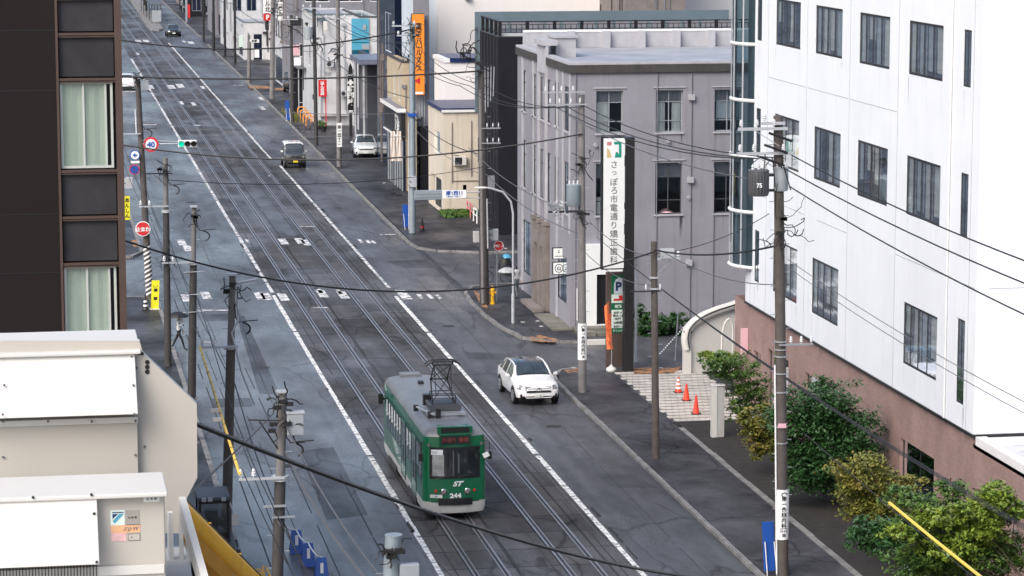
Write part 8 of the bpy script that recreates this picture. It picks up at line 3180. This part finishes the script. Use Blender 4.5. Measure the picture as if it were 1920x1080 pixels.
MB().tube([(cx1 + .02, 87.95, zt_ - .1), (cx1 + .08, 87.9, zt_ - .3), (cx1 + .10, 87.9, 2.2)], .03, 6).build('grab_rail', 'galvpale', ct)
MB().box(cx1 + .06, cx1 + .28, 87.85, 87.95, PY(0, 1000, 88).z, PY(0, 978, 88).z).build('mirror', 'acwhite', ct)
for s_ in (-1, 1):
    for yy_ in (89.0, 90.4):
        xw_ = (cx0 + cx1) / 2 + s_ * .75
        MB().cyl((xw_ - .14, yy_, .45), (xw_ + .14, yy_, .45), .45, n=20).build('wheel', 'tyre', ct)
# boom: box section running from lower right (far, low) to upper left (near, high)
pA, pB = PY(300, 922, 66), PY(600, 1222, 76)
dv = (pB - pA).normalized()
bm_ = MB().tube([pA, pA.lerp(pB, .5), pB], .29, 22)
bo = bm_.build('boom', 'yelpaint', ct, smooth=True)
side = dv.cross(Vector((0, 0, 1))).normalized()
upv = side.cross(dv)
bm_ = MB().beam(pA + upv * -.46 + side * .02, pB + upv * -.50 + side * .02, .34, .42)
bm_.build('boom_lower_section', mat('crane_orange', (0.55, 0.24, 0.012), .4, var=.12, scale=1.5, streak=.2), bo, bevel=.03)
b = MB()
b.beam(pA + upv * .265 - side * -.12, pB + upv * .265 - side * -.12, .025, .02)
b.tube([pA + upv * .25 + side * .17, pB + upv * .25 + side * .17], .02, 6)
b.build('boom_seam', 'dark', bo)
b = MB()
for f_ in (.22, .40, .58, .74):
    q = pA.lerp(pB, f_)
    b.beam(q + upv * .236 - side * .26, q + upv * .236 + side * .26, .05, .02)
    b.box(q.x - .05, q.x + .05, q.y - .3, q.y - .24, q.z - .1, q.z)
b.build('hose_clamp', 'hydy', bo)
b = MB()
rr_ = random.Random(77)
for k in range(6):
    q = pA.lerp(pB, rr_.uniform(.52, .68)) + upv * .28 + side * rr_.uniform(.05, .3)
    b.tube([q, q + Vector((rr_.uniform(-.15, .2), 0, rr_.uniform(.05, .3))), q + Vector((rr_.uniform(.1, .5), 0, rr_.uniform(-.1, .2))), q + Vector((rr_.uniform(.2, .6), -.1, rr_.uniform(-.45, -.1)))], .025, 5)
    b.box(q.x - .05, q.x + .06, q.y - .05, q.y + .05, q.z - .02, q.z + .1)
each(b, 'hydraulic_hose', mat('ochre_hose', (.20, .13, .04), .6), bo)
# sundry: grey block by the barricade, planter, step gravel
tag(MB().box(PY(893, 440, 170).x - .2, PY(893, 440, 170).x + .25, 169.6, 170.1, .1, .75).build('utility_box', 'conc', bevel=.02), 'small pale box by the stout corner pole across the side street', 'box')
for px, py in ((1000, 600), (1016, 612), (1010, 588)):
    pass

# tidy: empties never render, labels for wires set; all done
for o in COL.objects:
    if o.type == 'MESH' and o.parent is None and 'label' not in o and 'kind' not in o:
        o['label'] = o.name
# ------------------------------------------------------------------ small clutter along the far right pavement
def shop_sign(label, px0, py0, px1, py1, Y, m, txt=None, tm='signwhite', vert=False, ts=.5):
    a, c = PY(px0, py0, Y), PY(px1, py1, Y)
    t = thing('shop_sign', label, 'sign', (a.x, Y, c.z))
    MB().box(a.x, c.x, Y, Y + .2, c.z, a.z).build('sign_face', m, t)
    MB().box(a.x - .06, a.x - .003, Y + .05, Y + .15, max(.115, c.z - .5), a.z + .1).build('bracket', 'dark', t)
    if txt:
        lettering(t, txt, ((a.x + c.x) / 2, Y - .01, (a.z + c.z) / 2), ts, tm, vertical=vert, bold=.05)
    return t


shop_sign('small pink and white notice board on the dark far shop front', 548, 84, 562, 104, 268, 'pinksign')
shop_sign('white board with pink lower edge above the far bike rails', 551, 108, 564, 124, 266, 'signwhite')
shop_sign('pale blue narrow sign on the far white shed', 447, 66, 456, 88, 340, 'signpale')
shop_sign('white round topped sign board beside the short pale pole', 477, 92, 486, 108, 305, 'signwhite')
shop_sign('black framed white sign over the far shed doorway', 468, 74, 486, 80, 330, 'signwhite', '本町', 'ink', False, .3)
shop_sign('teal awning board on top of the white shop building', 596, 33, 612, 40, 252, 'teal')
shop_sign('white slanted board at the top of the white shop building', 606, 40, 614, 56, 251.6, 'acwhite')
shop_sign('dark vertical sign between the far white blocks', 573, 40, 580, 66, 268, 'ink', '貸', 'signwhite', False, .35)
shop_sign('white vertical sign on the narrow grey block', 521, 4, 530, 38, 297, 'signwhite', 'ビル', 'ink', True, .45)
for px, py, Y, lb in ((566, 30, 283, 'black painted shade of a high recess on the mid grey flats above the far shops'),):
    a, c = PY(548, 34, Y), PY(584, 48, Y)
    tag(MB().box(a.x, c.x, Y, Y + .3, c.z, a.z).build('wall_recess', 'ink'), lb, 'recess')  # flat black box paints the shade of the recess onto the wall
cs = thing('car_port', 'dark roofed car port beside the far bike rails', 'car port', (26.6, 262, .115))
a, c = PY(558, 128, 262), PY(586, 128, 262)
MB().box(a.x, c.x, 262, 268, a.z - .1, a.z).build('roof', 'roofdark', cs)
for x in (a.x + .05, c.x - .1):
    MB().box(x, x + .08, 262.1, 262.2, .115, a.z - .103).box(x, x + .08, 267.6, 267.7, .115, a.z - .103).build('post', 'galvpale', cs)
b = MB()
for k in range(3):
    b.box(a.x + .14, c.x - .11, 262.12, 262.16, .5 + k * .45, .56 + k * .45)
b.build('bar', 'galvpale', cs)
MB().box(a.x + .1, c.x - .1, 267, 267.3, .12, a.z - .2).build('back_panel', 'darkwall', cs)
for k, (px, py, Y, lb) in enumerate(((600, 215, 249, 'small dark planter box with flowers below the red sign'), (607, 228, 247, 'second dark planter box below the red sign'))):
    p = PY(px, py, Y)
    t = thing('planter', lb, 'planter', (p.x, Y, .115))
    MB().lathe([(.2, 0), (.28, .35), (.26, .36), (.22, .30)], (p.x, Y, .115), 12).build('pot', 'ink', t)
    rr_ = random.Random(k)
    b = MB()
    for q in range(120):
        v_ = Vector((rr_.gauss(0, .14), rr_.gauss(0, .14), rr_.uniform(.3, .75)))
        s_ = .07
        b.face([(p.x + v_.x - s_, Y + v_.y, .115 + v_.z), (p.x + v_.x, Y + v_.y - s_, .115 + v_.z + .02), (p.x + v_.x + s_, Y + v_.y, .115 + v_.z), (p.x + v_.x, Y + v_.y + s_, .115 + v_.z + .05)])
    b.build('foliage', 'leaf_mix', t, norm=False)
# air conditioners and pipes on the mid-distance walls
for k, (px, py, Y, lb) in enumerate(((618, 120, 252.2, 'wall air conditioner on the white shop building, upper'), (645, 175, 252.2, 'wall air conditioner on the white shop building, lower'), (788, 150, 199.7, 'air conditioner on the grey tower right of the orange sign'))):
    p = PY(px, py, Y)
    t = thing('wall_air_conditioner', lb, 'air conditioner', (p.x, Y - .3, p.z))
    MB().box(p.x - .35, p.x + .35, Y - .32, Y - .003, p.z - .25, p.z + .25).build('casing', 'galvpale', t)
    MB().cyl((p.x - .08, Y - .325, p.z), (p.x - .08, Y - .34, p.z), .19, n=16).build('fan_grille', 'dark', t)
# litter and drain grates on the pavement near the grey building
b = MB()
for px, py in ((1008, 602), (1015, 612), (980, 604), (948, 466), (505, 330), (742, 346), (720, 343), (1075, 690)):
    g0 = G(px, py, .12)
    b.box(g0.x - .09, g0.x + .09, g0.y - .12, g0.y + .12, .117, .14)
each(b, 'paper_scrap', 'conc', None)
for k, o in enumerate([o for o in COL.objects if o.name.startswith('paper_scrap')]):
    tag(o, 'small pale scrap lying on the right hand pavement', 'litter', 'pale scraps on the right pavement')
